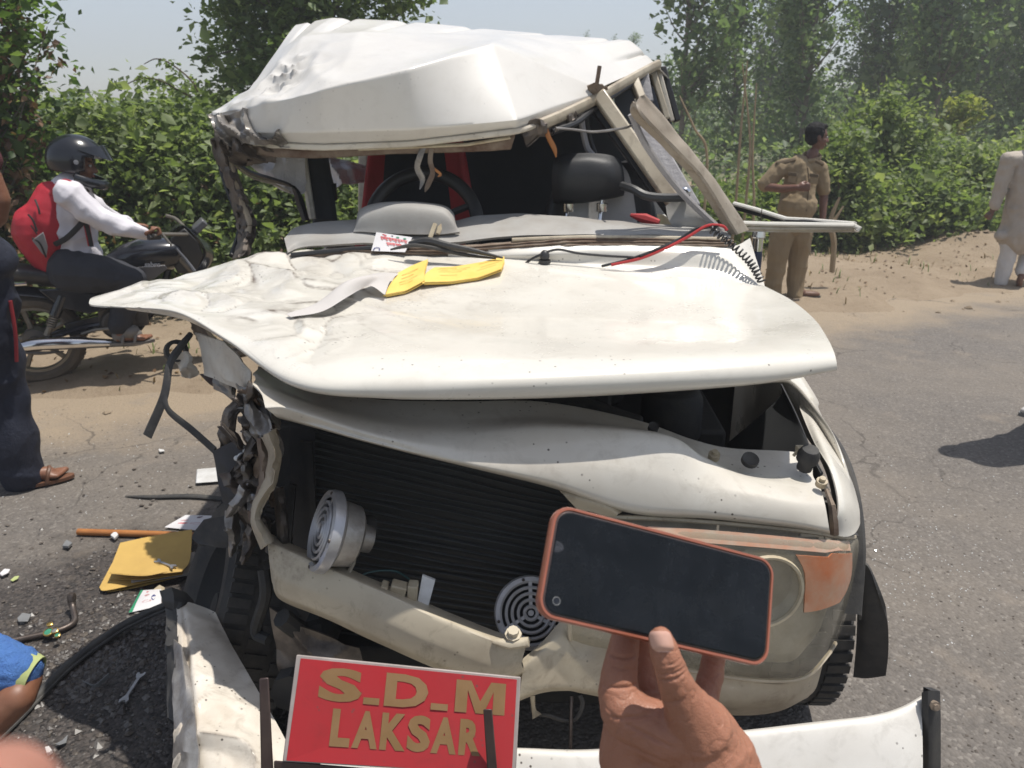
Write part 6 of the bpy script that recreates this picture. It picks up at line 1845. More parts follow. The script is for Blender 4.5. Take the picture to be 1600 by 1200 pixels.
def fist(mb, c, fwd, up, k=1.0):
    """a half closed hand: palm and four bent fingers with a thumb"""
    R = rotm(fwd, up)
    def p(x, y, z): return np.array(c) + np.array(R @ Vector((x * k, y * k, z * k)))
    mb.ell(p(0, .035, 0), (.018 * k, .046 * k, .038 * k), R, 8, 12)
    for j, z in enumerate((.030, .010, -.010, -.028)):
        L = (.95, 1.05, 1.0, .82)[j]
        mb.cap(p(.004, .070, z), .0095 * k, p(-.006, .070 + .030 * L, z * .95), .0088 * k, 8)
        mb.cap(p(-.006, .070 + .030 * L, z * .95), .0088 * k, p(-.034 * L, .068 + .022 * L, z * .9), .0080 * k, 8)
        mb.cap(p(-.034 * L, .068 + .022 * L, z * .9), .0080 * k, p(-.038 * L, .050, z * .9), .0075 * k, 8)
    mb.cap(p(-.006, .025, .034), .012 * k, p(-.026, .058, .046), .0105 * k, 8)
    mb.cap(p(-.026, .058, .046), .0105 * k, p(-.042, .082, .036), .009 * k, 8)

def foot(mb, ankle, toe_dir, z0, k=1.0):
    d = np.array((toe_dir[0], toe_dir[1], 0.0)); d /= np.linalg.norm(d)
    a = np.array(ankle)
    h = np.array((a[0], a[1], z0 + .035 * k))
    mb.cap(a, .036 * k, h - d * .025 * k, .036 * k)
    mb.cap(h, .036 * k, h + d * .09 * k - (0, 0, .005), .033 * k)
    s = np.cross(d, (0, 0, 1))
    for j, o in enumerate((-.028, -.012, .003, .017, .030)):
        mb.cap(h + d * .09 * k + s * o * k - (0, 0, .012 * k), .015 * k, h + d * (.165 - .010 * j) * k + s * o * 1.2 * k - (0, 0, .018 * k), (.013 if j else .016) * k, 8)
    return h, d

def shoe(name, h, d, m, body, z0, k=1.0, sole=None):
    mb = MB()
    p = np.array((h[0], h[1], z0))
    R = rotm(d)
    mb.ell(p - d * .02 * k + (0, 0, .045 * k), (.044 * k, .075 * k, .05 * k), R)
    mb.ell(p + d * .09 * k + (0, 0, .035 * k), (.048 * k, .10 * k, .036 * k), R)
    s = blob(mb, name, M[m], body, .006, 3)
    mb = MB(); c = p + d * .04 * k
    out = [(math.cos(a) * .052 * k * (1.0 if math.sin(a) > 0 else .9), math.sin(a) * .155 * k) for a in np.linspace(0, 2 * math.pi, 20, endpoint=False)]
    mb.prism([c + np.array(R @ Vector((x, y, 0.0))) for x, y in out], (0, 0, .022 * k))
    mb.build('sole', M[sole or 'rubber'], s)
    return s

def sandal(h, d, body, z0, m='sandal', k=1.0):
    R = rotm(d); c = np.array((h[0], h[1], z0)) + d * .06 * k
    out = [(math.cos(a) * .048 * k, math.sin(a) * .14 * k) for a in np.linspace(0, 2 * math.pi, 22, endpoint=False)]
    mb = MB(); mb.prism([c + np.array(R @ Vector((x, y, 0.0))) for x, y in out], (0, 0, .016 * k)); s = mb.build('sandal', M[m], body)
    def p(x, y, z): return c + np.array(R @ Vector((x * k, y * k, z * k)))
    for y in (.02, -.055):
        mb = MB(); mb.tube([p(-.046, y, .012), p(-.036, y + .01, .055), p(0, y + .02, .076), p(.036, y + .01, .055), p(.046, y, .012)], .010 * k, 6, sm=14, flat=((0, 0, 1), .6)); mb.build('strap', M[m], s)

# --- policeman in khaki
Y = 7.45
def X(px, py, dy=0.0): return Q(px, py, Y + dy)
t = thing('person', 'policeman in khaki uniform looking away, standing at the roadside behind the car', 'person', (X(1238, 480)[0], Y, 0.05))
mb = MB()
Rh = rotm((.97, .08, -.05))
hc = X(1277, 214)
hp = head(mb, hc, Rh, 1.02)
limb(mb, [(X(1270, 240), .055), (X(1262, 262), .060)])
limb(mb, [(X(1250, 272), .12), (X(1246, 300), .14), (X(1240, 345), .13)])
arm1 = [(X(1217, 265, -.02), .052), (X(1192, 291, -.03), .043), (X(1222, 295, -.16), .038), (X(1246, 293, -.26), .028)]
limb(mb, arm1); fist(mb, X(1246, 293, -.26), (.9, -.3, .05), (0, 0, 1), 1.05)
arm2 = [(X(1281, 265, .02), .050), (X(1287, 305, .02), .042), (X(1285, 345, -.03), .030)]
limb(mb, arm2); fist(mb, X(1285, 345, -.03), (-.05, -.1, -1), (1, 0, 0), 1.0)
for (a, b, c) in (((1222, 360, 0), (1214, 415, 0), (1207, 462, 0)), ((1252, 360, .02), (1246, 415, .08), (1243, 466, .06))):
    limb(mb, [(X(*a), .085), (X(*b), .058), (X(*c), .042)])
    z0 = 0.03
body = blob(mb, 'body', M['skin_dark'], t, .009, 3)
face(body, hp, Rh, 1.02)
mb = MB()
limb(mb, [(X(1248, 262), .115), (X(1250, 285), .148), (X(1244, 320, -.03), .160), (X(1240, 345), .150)])
mb.ell(X(1246, 322, -.06), (.185, .15, .16))
limb(mb, [(X(1226, 262), .085), (X(1272, 260), .078)])
limb(mb, [(X(1218, 264, -.02), .078), (X(1196, 288, -.03), .070)]); limb(mb, [(X(1281, 264, .02), .072), (X(1287, 296, .02), .064)])
sh = blob(mb, 'shirt', M['khaki'], t, .009, 4, .5, cloth_disp(.005, 13, 2))
mb = MB(); mb.tube([X(1262, 252, -.075), X(1274, 250, -.06), X(1282, 246, .0), X(1274, 238, .07), X(1258, 240, .06), X(1254, 248, -.03), X(1262, 254, -.078)], .014, 6, sm=24, flat=((0, 0, 1), 1.6)); mb.build('collar', M['khaki'], sh)
for px, py in ((1238, 278), (1272, 280)):
    mb = MB(); mb.box(X(px, py, -.155), (.075, .012, .085), Matrix.Rotation(.1, 3, 'Y')); k_ = mb.build('pocket', M['khaki'], sh, bevel=.004)
    mb = MB(); mb.box(X(px, py - 6, -.163), (.080, .012, .030), Matrix.Rotation(.1, 3, 'Y')); mb.build('pocket_flap', M['khaki_dark'], sh, bevel=.003)
for a, b in (((1216, 256), (1240, 250)), ((1274, 251), (1284, 256))):
    mb = MB(); mb.cap(X(*a, -.05), .028, X(*b, -.05), .022, 8); mb.build('shoulder_flap', M['khaki_dark'], sh)
mb = MB(); mb.tube([X(1262, 262, -.13), X(1264, 290, -.165), X(1260, 330, -.20)], .006, 6, sm=10); mb.build('button_placket', M['khaki_dark'], sh)
mb = MB()
limb(mb, [(X(1225, 350), .115), (X(1252, 350), .112)])
for (a, b, c) in (((1222, 365, 0), (1213, 415, 0), (1206, 466, 0)), ((1252, 365, .02), (1246, 415, .08), (1241, 468, .06))):
    limb(mb, [(X(*a), .112), (X(*b), .088), (X(*c), .076)])
blob(mb, 'trousers', M['khaki'], t, .009, 4, .5, cloth_disp(.014, 6, 4))
shoe('shoe', X(1209, 470), np.array((.5, -.86, 0)), 'sandal', body, .03); shoe('shoe', X(1250, 470, .06), np.array((.95, -.1, 0)), 'sandal', body, .05)

# --- man in beige kurta walking away
Y = 8.35
t = thing('person', 'man in beige kurta and white pyjama trousers walking away at the right edge', 'person', (X(1590, 450)[0], Y, 0.02))
mb = MB()
Rh = rotm((.55, .82, 0))
hp = head(mb, X(1626, 205), Rh, 1.02)
limb(mb, [(X(1620, 225), .055), (X(1614, 250), .07)]); limb(mb, [(X(1606, 262), .13), (X(1600, 350), .13)])
limb(mb, [(X(1574, 252), .05), (X(1560, 300, .03), .042), (X(1551, 328, .04), .030)]); fist(mb, X(1551, 328, .04), (-.1, .1, -1), (0, 1, 0), 1.0)
limb(mb, [(X(1640, 252), .05), (X(1652, 300), .042), (X(1650, 330, .1), .03)])
limb(mb, [(X(1583, 360), .085), (X(1573, 405), .055), (X(1564, 443), .04)])
limb(mb, [(X(1612, 360), .085), (X(1606, 400, .05), .055), (X(1596, 432, -.10), .04)])
h1, d1 = foot(mb, X(1564, 443), (.5, .85), .0)
h2 = X(1594, 436, -.10)
body = blob(mb, 'body', M['skin_dark'], t, .009, 3)
face(body, hp, Rh, 1.02)
mb = MB()
limb(mb, [(X(1576, 250), .085), (X(1636, 250), .085)]); limb(mb, [(X(1604, 256), .145), (X(1602, 300), .165), (X(1598, 345), .19), (X(1594, 366), .215)])
limb(mb, [(X(1576, 252), .078), (X(1563, 295, .03), .068), (X(1555, 320, .04), .060)]); limb(mb, [(X(1640, 252), .078), (X(1652, 300), .066), (X(1651, 322, .08), .06)])
limb(mb, [(X(1562, 368, -.05), .045), (X(1632, 374, -.05), .045)]); limb(mb, [(X(1562, 368, .12), .045), (X(1632, 374, .12), .045)]); limb(mb, [(X(1562, 368, -.05), .045), (X(1562, 368, .12), .045)])
blob(mb, 'kurta', M['kurta'], t, .010, 4, .5, cloth_disp(.011, 9, 3))
mb = MB()
limb(mb, [(X(1583, 360), .11), (X(1574, 400), .085), (X(1564, 440), .070)]); limb(mb, [(X(1612, 360), .11), (X(1606, 400, .05), .085), (X(1598, 424, -.06), .07)])
blob(mb, 'pyjama_trousers', M['pyjama'], t, .009, 4, .5, cloth_disp(.008, 7, 1))
sandal(h1, d1, body, .0)
mb = MB(); mb.ell(h2 + (0, 0, -.03), (.035, .045, .085), rotm((.5, .6, .6))); mb.ell(h2 + (.02, .03, -.10), (.035, .045, .04)); blob(mb, 'shoe', M['sandal'], body, .008, 2)

# --- man in navy track trousers on the left
Y = 3.42
t = thing('person', 'man in navy track trousers with red piping standing at the left edge', 'person', (X(10, 760)[0], Y, 0.0))
mb = MB()
Rh = rotm((.3, .9, -.2))
hp = head(mb, X(-130, 95), Rh, 1.0)
limb(mb, [(X(-120, 150), .055), (X(-110, 190), .07)]); limb(mb, [(X(-105, 230), .14), (X(-95, 400), .14)])
limb(mb, [(X(-45, 215, -.1), .058), (X(-2, 312, -.1), .046), (X(-6, 338, -.1), .044), (X(-60, 385, -.2), .036)]); fist(mb, X(-60, 385, -.2), (-.7, -.3, -.3), (0, 0, 1))
limb(mb, [(X(-170, 215), .055), (X(-200, 320), .044), (X(-180, 400, -.1), .034)])
limb(mb, [(X(-30, 420), .10), (X(8, 590, .03), .062), (X(40, 742, .0), .042)])
limb(mb, [(X(-120, 420), .10), (X(-110, 590), .062), (X(-100, 755), .042)])
h1, d1 = foot(mb, X(42, 744), (.80, .45), .028)
h2, d2 = foot(mb, X(-100, 755), (.8, .4), .028)
body = blob(mb, 'body', M['skin'], t, .008, 3)
face(body, hp, Rh, 1.0)
mb = MB(); limb(mb, [(X(-105, 215), .15), (X(-95, 400), .165)]); limb(mb, [(X(-50, 215, -.1), .09), (X(-35, 245, -.1), .085)]); limb(mb, [(X(-165, 215), .09), (X(-185, 260), .085)])
blob(mb, 'shirt', M['tee_dark'], t, .010, 4, .5, cloth_disp(.008, 6, 3))
mb = MB()
limb(mb, [(X(-36, 405), .145), (X(-115, 405), .145)])
limb(mb, [(X(-32, 440), .135), (X(-6, 590, .03), .118), (X(22, 690, .02), .098), (X(36, 752, 0), .080)])
limb(mb, [(X(-120, 440), .13), (X(-110, 590), .11), (X(-100, 745), .09)])
tr = blob(mb, 'track_trousers', M['navy'], t, .009, 4, .5, cloth_disp(.020, 6.5, 4))
mb = MB(); mb.tube([X(16, 470, -.02), X(24, 520, -.02), (X(26, 565, -.02))], .008, 6, sm=12); mb.build('red_piping', M['navy_red'], tr)
sandal(h1, d1, body, .012); sandal(h2, d2, body, .012)

# --- crouching person, lower left corner
Y = 1.62
t = thing('person', 'person in blue towelling with a pale green hem, only a bare limb showing lower left', 'person', (X(-120, 1200)[0], Y, 0.0))
mb = MB()
limb(mb, [(X(-170, 1010, .05), .085), (X(-20, 1045), .062), (X(38, 1062), .042), (X(26, 1090, -.05), .044), (X(-60, 1180, -.12), .036), (X(-130, 1240, -.15), .03)])
limb(mb, [(X(-260, 1000, .1), .15), (X(-330, 850, .2), .16), (X(-340, 760, .2), .07)])
Rh = rotm((.8, .3, -.3)); hp = head(mb, X(-345, 690, .2), Rh, 1.0)
foot(mb, X(-150, 1260, -.1), (.8, .3), .02)
body = blob(mb, 'body', M['skin'], t, .006, 4)
face(body, hp, Rh, 1.0)
mb = MB(); limb(mb, [(X(-250, 1000, .1), .165), (X(-160, 1010, .05), .105), (X(-20, 1040), .080), (X(22, 1047), .066)]); limb(mb, [(X(-260, 1000, .1), .165), (X(-325, 860, .2), .175)])
tw = blob(mb, 'towelling_wrap', M['towel'], t, .007, 3, .5, lambda p, n: .004 * nz(p, 60, 1) + .003 * nz(p, 14, 2))
mb = MB(); a_ = X(26, 1049); b_ = X(57, 1058)
dd = (b_ - a_) / np.linalg.norm(b_ - a_)
mb.lathe([(.058, .0), (.060, .004), (.054, .030), (.050, .046), (.046, .046), (.048, .02), (.05, .0), (.058, 0)], a_, dd, 28); mb.build('hem', M['lime'], tw)

# --- bystander whose shoe and shadow reach into the right edge
Y = 4.30
t = thing('person', 'bystander beyond the right edge with only a white shoe tip in view', 'person', (X(1640, 655)[0], Y, 0.0))
mb = MB()
sx = G(1606, 655)
bx = np.array((sx[0] + .10, sx[1] + .02, 0))
def Z(x, y, z): return bx + np.array((x, y, z))
Rh = rotm((-.7, .6, 0)); hp = head(mb, Z(-0.300, -0.500, 1.560), Rh, 1.0)
limb(mb, [(Z(-0.300, -0.470, 1.460), .055), (Z(-0.300, -0.470, 1.380), .07)]); limb(mb, [(Z(-0.300, -0.450, 1.280), .14), (Z(-0.320, -0.450, 0.950), .14)])
limb(mb, [(Z(-0.480, -0.430, 1.360), .05), (Z(-0.470, -0.400, 1.100), .042), (Z(-0.380, -0.520, 0.900), .03)]); limb(mb, [(Z(-0.120, -0.470, 1.360), .05), (Z(-0.040, -0.450, 1.100), .042), (Z(-0.080, -0.350, 0.880), .03)])
limb(mb, [(Z(-0.420, -0.450, 0.900), .09), (Z(-0.156, -0.265, 0.500), .06), (Z(0.020, -0.053, 0.100), .04)]); limb(mb, [(Z(-0.240, -0.450, 0.900), .09), (Z(-0.05, -0.52, 0.5001), .06), (Z(-0.02, -0.86, 0.1), .04)])
body = blob(mb, 'body', M['skin_dark'], t, .010, 3); face(body, hp, Rh, 1.0)
mb = MB(); limb(mb, [(Z(-0.300, -0.450, 1.320), .16), (Z(-0.320, -0.450, 0.920), .17)]); limb(mb, [(Z(-0.460, -0.430, 1.360), .08), (Z(-0.465, -0.400, 1.150), .07)]); limb(mb, [(Z(-0.140, -0.470, 1.360), .08), (Z(-0.060, -0.450, 1.150), .07)])
blob(mb, 'shirt', M['teal_shirt'], t, .011, 4, .5, cloth_disp(.008, 6, 3))
mb = MB(); limb(mb, [(Z(-0.400, -0.450, 0.920), .12), (Z(-0.147, -0.265, 0.500), .095), (Z(0.022, -0.064, 0.120), .085)]); limb(mb, [(Z(-0.250, -0.450, 0.920), .12), (Z(-0.05, -0.52, 0.5001), .095), (Z(-0.02, -0.86, 0.12), .085)])
blob(mb, 'trousers', M['trouser_dark'], t, .011, 4, .5, cloth_disp(.008, 6, 1))
shoe('shoe', Z(0.060, 0.000, 0.000), np.array((-.95, .25, 0)), 'shoe_white', body, .0, .95, 'plastic_grey'); shoe('shoe', Z(-0.02, -0.86, 0), np.array((-.9, .3, 0)), 'shoe_white', body, .0, .95, 'plastic_grey')

# ------------------------------------------------------------------ motorcycle and rider
WO = G(70, 597, 0.03)
bo_ = WO + np.array((0, 0, .30))
LAT = -RN
def B(px, py, w=0.0): return PL(px, py, bo_ + LAT * w, RN)
bike = thing('motorcycle', 'dusty black motorcycle with silver exhaust on the sandy verge beside the hedge', 'motorcycle', tuple(WO))
def bp(mb, name, m, parent=None, **k): return mb.build(name, M[m], parent or bike, **k)
def bike_wheel(c, r=.30):
    mb = MB(); ang = np.linspace(0, 2 * np.pi, 48, endpoint=False)
    A = []
    for a in np.linspace(0, 2 * np.pi, 10, endpoint=False):
        rr = r - .045 + .045 * math.cos(a); ww = .05 * math.sin(a)
        A.append([c + RD * rr * math.cos(t) + np.array((0, 0, rr * math.sin(t))) + LAT * ww for t in ang])
    A.append(A[0]); mb.grid(np.array(A), closed=True)
    for k in range(44):
        t = 2 * math.pi * k / 44
        rd = RD * math.cos(t) + np.array((0, 0, math.sin(t))); tg = -RD * math.sin(t) + np.array((0, 0, math.cos(t)))
        mb.box(c + rd * r * .995 + LAT * (.018 if k % 2 else -.018), (.030, .020, .012), Matrix((tuple(LAT), tuple(tg), tuple(rd))).transposed())
    w = bp(mb, 'wheel', 'bike_tyre')
    mb = MB(); mb.lathe([(r - .075, -.03), (r - .085, 0), (r - .075, .03), (r - .098, .03), (r - .104, 0), (r - .098, -.03), (r - .075, -.03)], c, LAT, 40); bp(mb, 'rim', 'rim', w)
    for k in range(5):
        t = 2 * math.pi * k / 5 + .5
        rd = RD * math.cos(t) + np.array((0, 0, math.sin(t)))
        mb = MB(); mb.tube([c + rd * .05, c + rd * .12, c + rd * (r - .09)], [.022, .016, .020], 6, flat=(LAT, .6)); bp(mb, 'spoke', 'rim', w)
    mb = MB(); mb.lathe([(0, .07), (.03, .07), (.035, .05), (.075, .045), (.08, -.04), (.035, -.05), (0, -.06)], c, LAT, 20); bp(mb, 'hub', 'bike_engine', w)
    return w
bike_wheel(bo_)
fo = bo_ + RD * 1.26 + np.array((0, 0, .02))
bike_wheel(fo)
mb = MB()
limb(mb, [(B(125, 505, .02), .03), (B(190, 490, .0), .05)])
mb.tube([B(60, 440), B(150, 450), B(200, 425), B(270, 395)], .03, 8); mb.tube([B(150, 452), B(170, 500), B(215, 520)], .025, 8); mb.tube([B(270, 395), B(250, 470), B(215, 515)], .025, 8)
mb.tube([bo_ + LAT * .10, B(130, 512, .10), B(165, 505, .08)], .018, 8); mb.tube([bo_ - LAT * .10, B(165, 505, -.08)], .018, 8)
bp(mb, 'frame', 'bike_black')
mb = MB(); mb.box(B(192, 480), (.30, .20, .24), Matrix.Rotation(math.atan2(RD[1], RD[0]), 3, 'Z'))
for k in range(6): mb.box(B(228, 448 + k * 8), (.15, .16, .012), Matrix.Rotation(math.atan2(RD[1], RD[0]), 3, 'Z') @ Matrix.Rotation(-.5, 3, 'Y'))
mb.lathe([(0, .13), (.09, .13), (.11, .10), (.11, 0)], B(185, 500), LAT, 20)
bp(mb, 'engine', 'bike_engine', bevel=.006)
rows = []
for f, z, hw, dn in ((-.30, .80, .05, .03), (-.22, .82, .11, .08), (0, .80, .12, .09), (.22, .755, .125, .09), (.42, .745, .11, .08), (.55, .77, .06, .05)):
    c = bo_ + RD * f; c = np.array((c[0], c[1], z))
    rows.append([c + LAT * hw * math.cos(a) + np.array((0, 0, 1)) * (.035 * math.sin(a) if math.sin(a) > 0 else dn * math.sin(a)) for a in np.linspace(0, 2 * np.pi, 17)])
A = crs(np.array(rows), 30); mb = MB(); mb.grid(A[:, :-1], closed=True); n = 16
mb.f.append(tuple(range(n))); mb.f.append(tuple(range(29 * n, 30 * n))[::-1]); bp(mb, 'seat', 'bike_seat', angle=70)
rows = []
for f, z, hw, up_, dn in ((.50, .80, .08, .06, .10), (.60, .84, .13, .08, .13), (.76, .87, .155, .09, .15), (.92, .88, .14, .07, .14), (1.0, .88, .07, .04, .08)):
    c = bo_ + RD * f; c = np.array((c[0], c[1], z))
    rows.append([c + LAT * hw * math.cos(a) + np.array((0, 0, 1)) * (up_ * math.sin(a) if math.sin(a) > 0 else dn * math.sin(a)) for a in np.linspace(0, 2 * np.pi, 21)])
A = crs(np.array(rows), 24); mb = MB(); mb.grid(A[:, :-1], closed=True); n = 20
mb.f.append(tuple(range(n))); mb.f.append(tuple(range(23 * n, 24 * n))[::-1]); tank = bp(mb, 'fuel_tank', 'bike_black', angle=70)
mb = MB(); mb.prism([B(192, 432, .158), B(205, 418, .162), B(258, 414, .150), B(262, 420, .145), B(240, 436, .14), B(210, 444, .15)], LAT * .006); bp(mb, 'tank_panel', 'bike_grey', tank, bevel=.004)
def TP(u, v, off=0.0): return B(226 + u * 25, 409 + v * 8.5, .168 + off)
lettering('sabro', 0, 1, 0, 1, 'bike_text', tank, TP, .03, name='lettering', off=.0)
mb = MB(); mb.prism([B(60, 452, .13), B(100, 450, .14), B(170, 462, .14), B(175, 480, .14), B(140, 490, .14), B(95, 480, .13)], LAT * .02); bp(mb, 'side_panel', 'bike_black', bevel=.008)
mb = MB(); mb.tube([B(-40, 430, .15), B(0, 421, .15), B(12, 440, .16), B(20, 444, .16), B(42, 443, .16)], .013, 8, sm=30); bp(mb, 'grab_rail', 'chrome')
mb = MB(); mb.tube([B(150, 452, .16), B(164, 449, .16), B(178, 452, .16)], [.006, .02, .01], 8, flat=((0, 0, 1), .5)); bp(mb, 'foot_rest', 'chrome')
rows = []
for f, z, hw in ((-.42, .66, .06), (-.30, .72, .07), (-.10, .70, .075), (.12, .655, .07), (.30, .55, .06)):
    c = bo_ + RD * f; rows.append([np.array((c[0], c[1], z)) + LAT * s_ * hw + np.array((0, 0, -.05 * s_ * s_)) for s_ in np.linspace(-1, 1, 9)])
mb = MB(); mb.shell(crs(np.array(rows), 24), .006); bp(mb, 'rear_mudguard', 'bike_black')
rows = []
for a in np.linspace(.3, 2.4, 8):
    c = fo + RD * .335 * math.cos(a) + np.array((0, 0, .335 * math.sin(a))); rows.append([c + LAT * s_ * .07 + (RD * math.cos(a) + np.array((0, 0, math.sin(a)))) * (-.03 * s_ * s_) for s_ in np.linspace(-1, 1, 7)])
mb = MB(); mb.shell(np.array(rows), .005); bp(mb, 'front_mudguard', 'bike_black')
def shock(a, b):
    a, b = np.array(a), np.array(b)
    mb = MB(); mb.tube([a, a + (b - a) * .5], .034, 12); mb.tube([a, b], .014, 8); s_ = bp(mb, 'shock_absorber', 'bike_black')
    P = [a + (b - a) * f for f in np.linspace(.38, .78, 90)]; d = (b - a) / np.linalg.norm(b - a); x_ = np.cross(d, LAT)
    mb = MB(); mb.tube([p + (LAT * math.cos(i * .5) + x_ * math.sin(i * .5)) * .026 for i, p in enumerate(P)], .006, 6); bp(mb, 'spring', 'rim', s_)
    mb = MB(); mb.tube([a + (b - a) * .75, b], .020, 8); mb.lathe([(0, .02), (.024, .02), (.024, -.02), (0, -.02)], a, LAT, 12); bp(mb, 'shock_foot', 'rim', s_)
shock(B(98, 462, .13), B(73, 524, .13)); shock(B(98, 462, -.13), B(73, 524, -.13))
mb = MB(); mb.tube([B(24, 541, .17), B(40, 541, .17), B(60, 538, .17), B(118, 536, .17), B(150, 536, .16), B(182, 536, .15), B(215, 535, .13), B(232, 528, .10)], [.020, .036, .042, .042, .034, .027, .024, .022], 12, sm=40); ex = bp(mb, 'exhaust', 'chrome')
mb = MB(); mb.tube([B(28, 550, .18), B(60, 552, .19), B(100, 549, .18)], [.004, .012, .005], 6, sm=12); mb.tube([B(122, 525, .13), B(124, 538, .16)], .012, 6); bp(mb, 'exhaust_clamp', 'bike_engine', ex)
mb = MB(); mb.tube([B(128, 522, .10), B(150, 515, .14), B(176, 513, .20)], .012, 8); bp(mb, 'pillion_rest', 'rim')
mb = MB(); mb.prism([B(100, 505, .06), B(165, 490, .06), B(170, 510, .06), B(110, 525, .06)], LAT * .03); bp(mb, 'chain_case', 'bike_black', bevel=.005)
for s_ in (1, -1):
    mb = MB(); mb.tube([fo + LAT * .09 * s_, fo + LAT * .09 * s_ + (B(272, 390) - fo) * .98], .022, 8); bp(mb, 'fork_leg', 'rim')
hb = bo_ + RD * 1.02; hb = np.array((hb[0], hb[1], .98))
mb = MB(); mb.tube([B(240, 368, .36), B(252, 366, .30), hb + LAT * .12, hb, hb - LAT * .12, hb - LAT * .30 + RD * -.06 + np.array((0, 0, .06)), hb - LAT * .36 + RD * -.12 + np.array((0, 0, .08))], .012, 8, sm=40); bp(mb, 'handlebar', 'rim')
mb = MB(); mb.tube([B(232, 371, .36), B(250, 370, .31)], .018, 8); bp(mb, 'hand_grip', 'rubber')
mb = MB(); mb.tube([B(252, 364, .30), B(262, 376, .32), B(268, 384, .33)], .008, 6); bp(mb, 'brake_lever', 'rim')
mb = MB(); mb.tube([B(275, 388, .2), B(290, 405, .22), B(304, 424, .24)], [.008, .010, .014], 8); bp(mb, 'indicator_stalk', 'bike_grey')
rows = [[B(264,362,.10), B(262,362,0), B(264,362,-.10)], [B(286,352,.12), B(282,350,0), B(282,352,-.12)], [B(304,366,.14), B(312,368,0), B(300,366,-.14)], [B(318,384,.15), B(330,386,0), B(314,384,-.15)], [B(322,400,.13), B(334,404,0), B(318,400,-.13)], [B(305,425,.10), B(318,430,0), B(304,425,-.10)]]
mb = MB(); mb.shell(crs(crs(np.array(rows), 24).transpose(1, 0, 2), 14).transpose(1, 0, 2), .006); fr = bp(mb, 'headlamp_fairing', 'bike_black', angle=60)
mb = MB(); mb.prism([B(268,372,.12), B(288,356,.13), B(308,376,.15), B(318,398,.14), B(308,425,.10), B(278,428,.08), B(262,395,.08)], LAT * -.2); bp(mb, 'fairing_side', 'black_plastic', fr, bevel=.01)
mb = MB(); mb.box(hb + RD * .08 + np.array((0, 0, .04)), (.10, .18, .05), Matrix.Rotation(math.atan2(RD[1], RD[0]), 3, 'Z') @ Matrix.Rotation(-.7, 3, 'Y')); bp(mb, 'instrument_panel', 'bike_grey', bevel=.01)

rd_ = thing('person', 'motorcycle rider in white shirt and black helmet with a red backpack', 'person', tuple(B(110, 440)))
mb = MB()
Rh = rotm(RD * 1.0 + LAT * .15 + np.array((0, 0, -.18)))
hc = B(122, 256)
hp = head(mb, hc, Rh, 1.0)
limb(mb, [(B(116, 278), .055), (B(112, 296), .065)]); limb(mb, [(B(112, 312), .12), (B(112, 360), .125), (B(112, 415), .13)])
limb(mb, [(B(108, 304, .17), .052), (B(158, 345, .22), .043), (B(225, 365, .30), .030)])
limb(mb, [(B(122, 304, -.17), .052), (B(165, 340, -.24), .043), (B(205, 352, -.34), .030)])
fist(mb, B(222, 364, .31), RD * 1 + np.array((0, 0, -.12)), LAT, 1.08); fist(mb, B(206, 352, -.34), RD * 1 + np.array((0, 0, -.05)), -LAT, 1.0)
limb(mb, [(B(110, 430, .10), .10), (B(205, 436, .20), .065), (B(188, 512, .19), .042)]); limb(mb, [(B(110, 430, -.10), .10), (B(205, 436, -.20), .065), (B(188, 512, -.19), .042)])
ft = B(200, 522, .20); foot(mb, B(190, 514, .20), RD * 1 + LAT * .1, ft[2] - .05); foot(mb, B(190, 514, -.20), RD * 1, ft[2] - .05)
body = blob(mb, 'body', M['skin'], rd_, .008, 3)
face(body, hp, Rh, 1.0, hair=False)
sandal(B(190, 526, .20), (RD + LAT * .1) / np.linalg.norm(RD + LAT * .1), body, ft[2] - .065, 'sandal_grey')
mb = MB(); limb(mb, [(B(186, 525, .19), .045), (B(212, 522, .20), .042)]); mb.ell(B(206, 518, .20), (.05, .06, .045)); blob(mb, 'sandal_upper', M['sandal_grey'], body, .008, 2)
mb = MB(); limb(mb, [(B(112, 300), .125), (B(114, 335), .150), (B(112, 380), .148), (B(110, 412), .145)]); mb.ell(B(128, 395), (.13, .13, .12))
limb(mb, [(B(108, 302, .14), .085), (B(120, 300, -.14), .085)])
limb(mb, [(B(108, 305, .17), .086), (B(158, 345, .22), .070), (B(205, 360, .28), .054), (B(223, 364, .30), .045)]); limb(mb, [(B(122, 304, -.17), .08), (B(165, 340, -.24), .066), (B(200, 350, -.33), .045)])
blob(mb, 'shirt', M['shirt_white'], rd_, .008, 4, .5, cloth_disp(.014, 8, 3))
mb = MB(); mb.tube([B(116, 288, .10), B(130, 292, .02), B(124, 284, -.08), B(106, 284, -.05), B(102, 288, .06), B(116, 289, .10)], .016, 6, sm=20); mb.build('collar', M['bag_grey'], rd_)
mb = MB(); limb(mb, [(B(112, 418, .07), .15), (B(112, 418, -.07), .15)]); limb(mb, [(B(112, 425, .09), .14), (B(160, 428, .15), .122), (B(206, 436, .20), .090), (B(196, 475, .20), .080), (B(187, 508, .19), .070)]); limb(mb, [(B(112, 425, -.07), .125), (B(206, 430, -.20), .090), (B(187, 508, -.19), .07)])
blob(mb, 'trousers', M['trouser_dark'], rd_, .009, 4, .5, cloth_disp(.007, 7, 1))
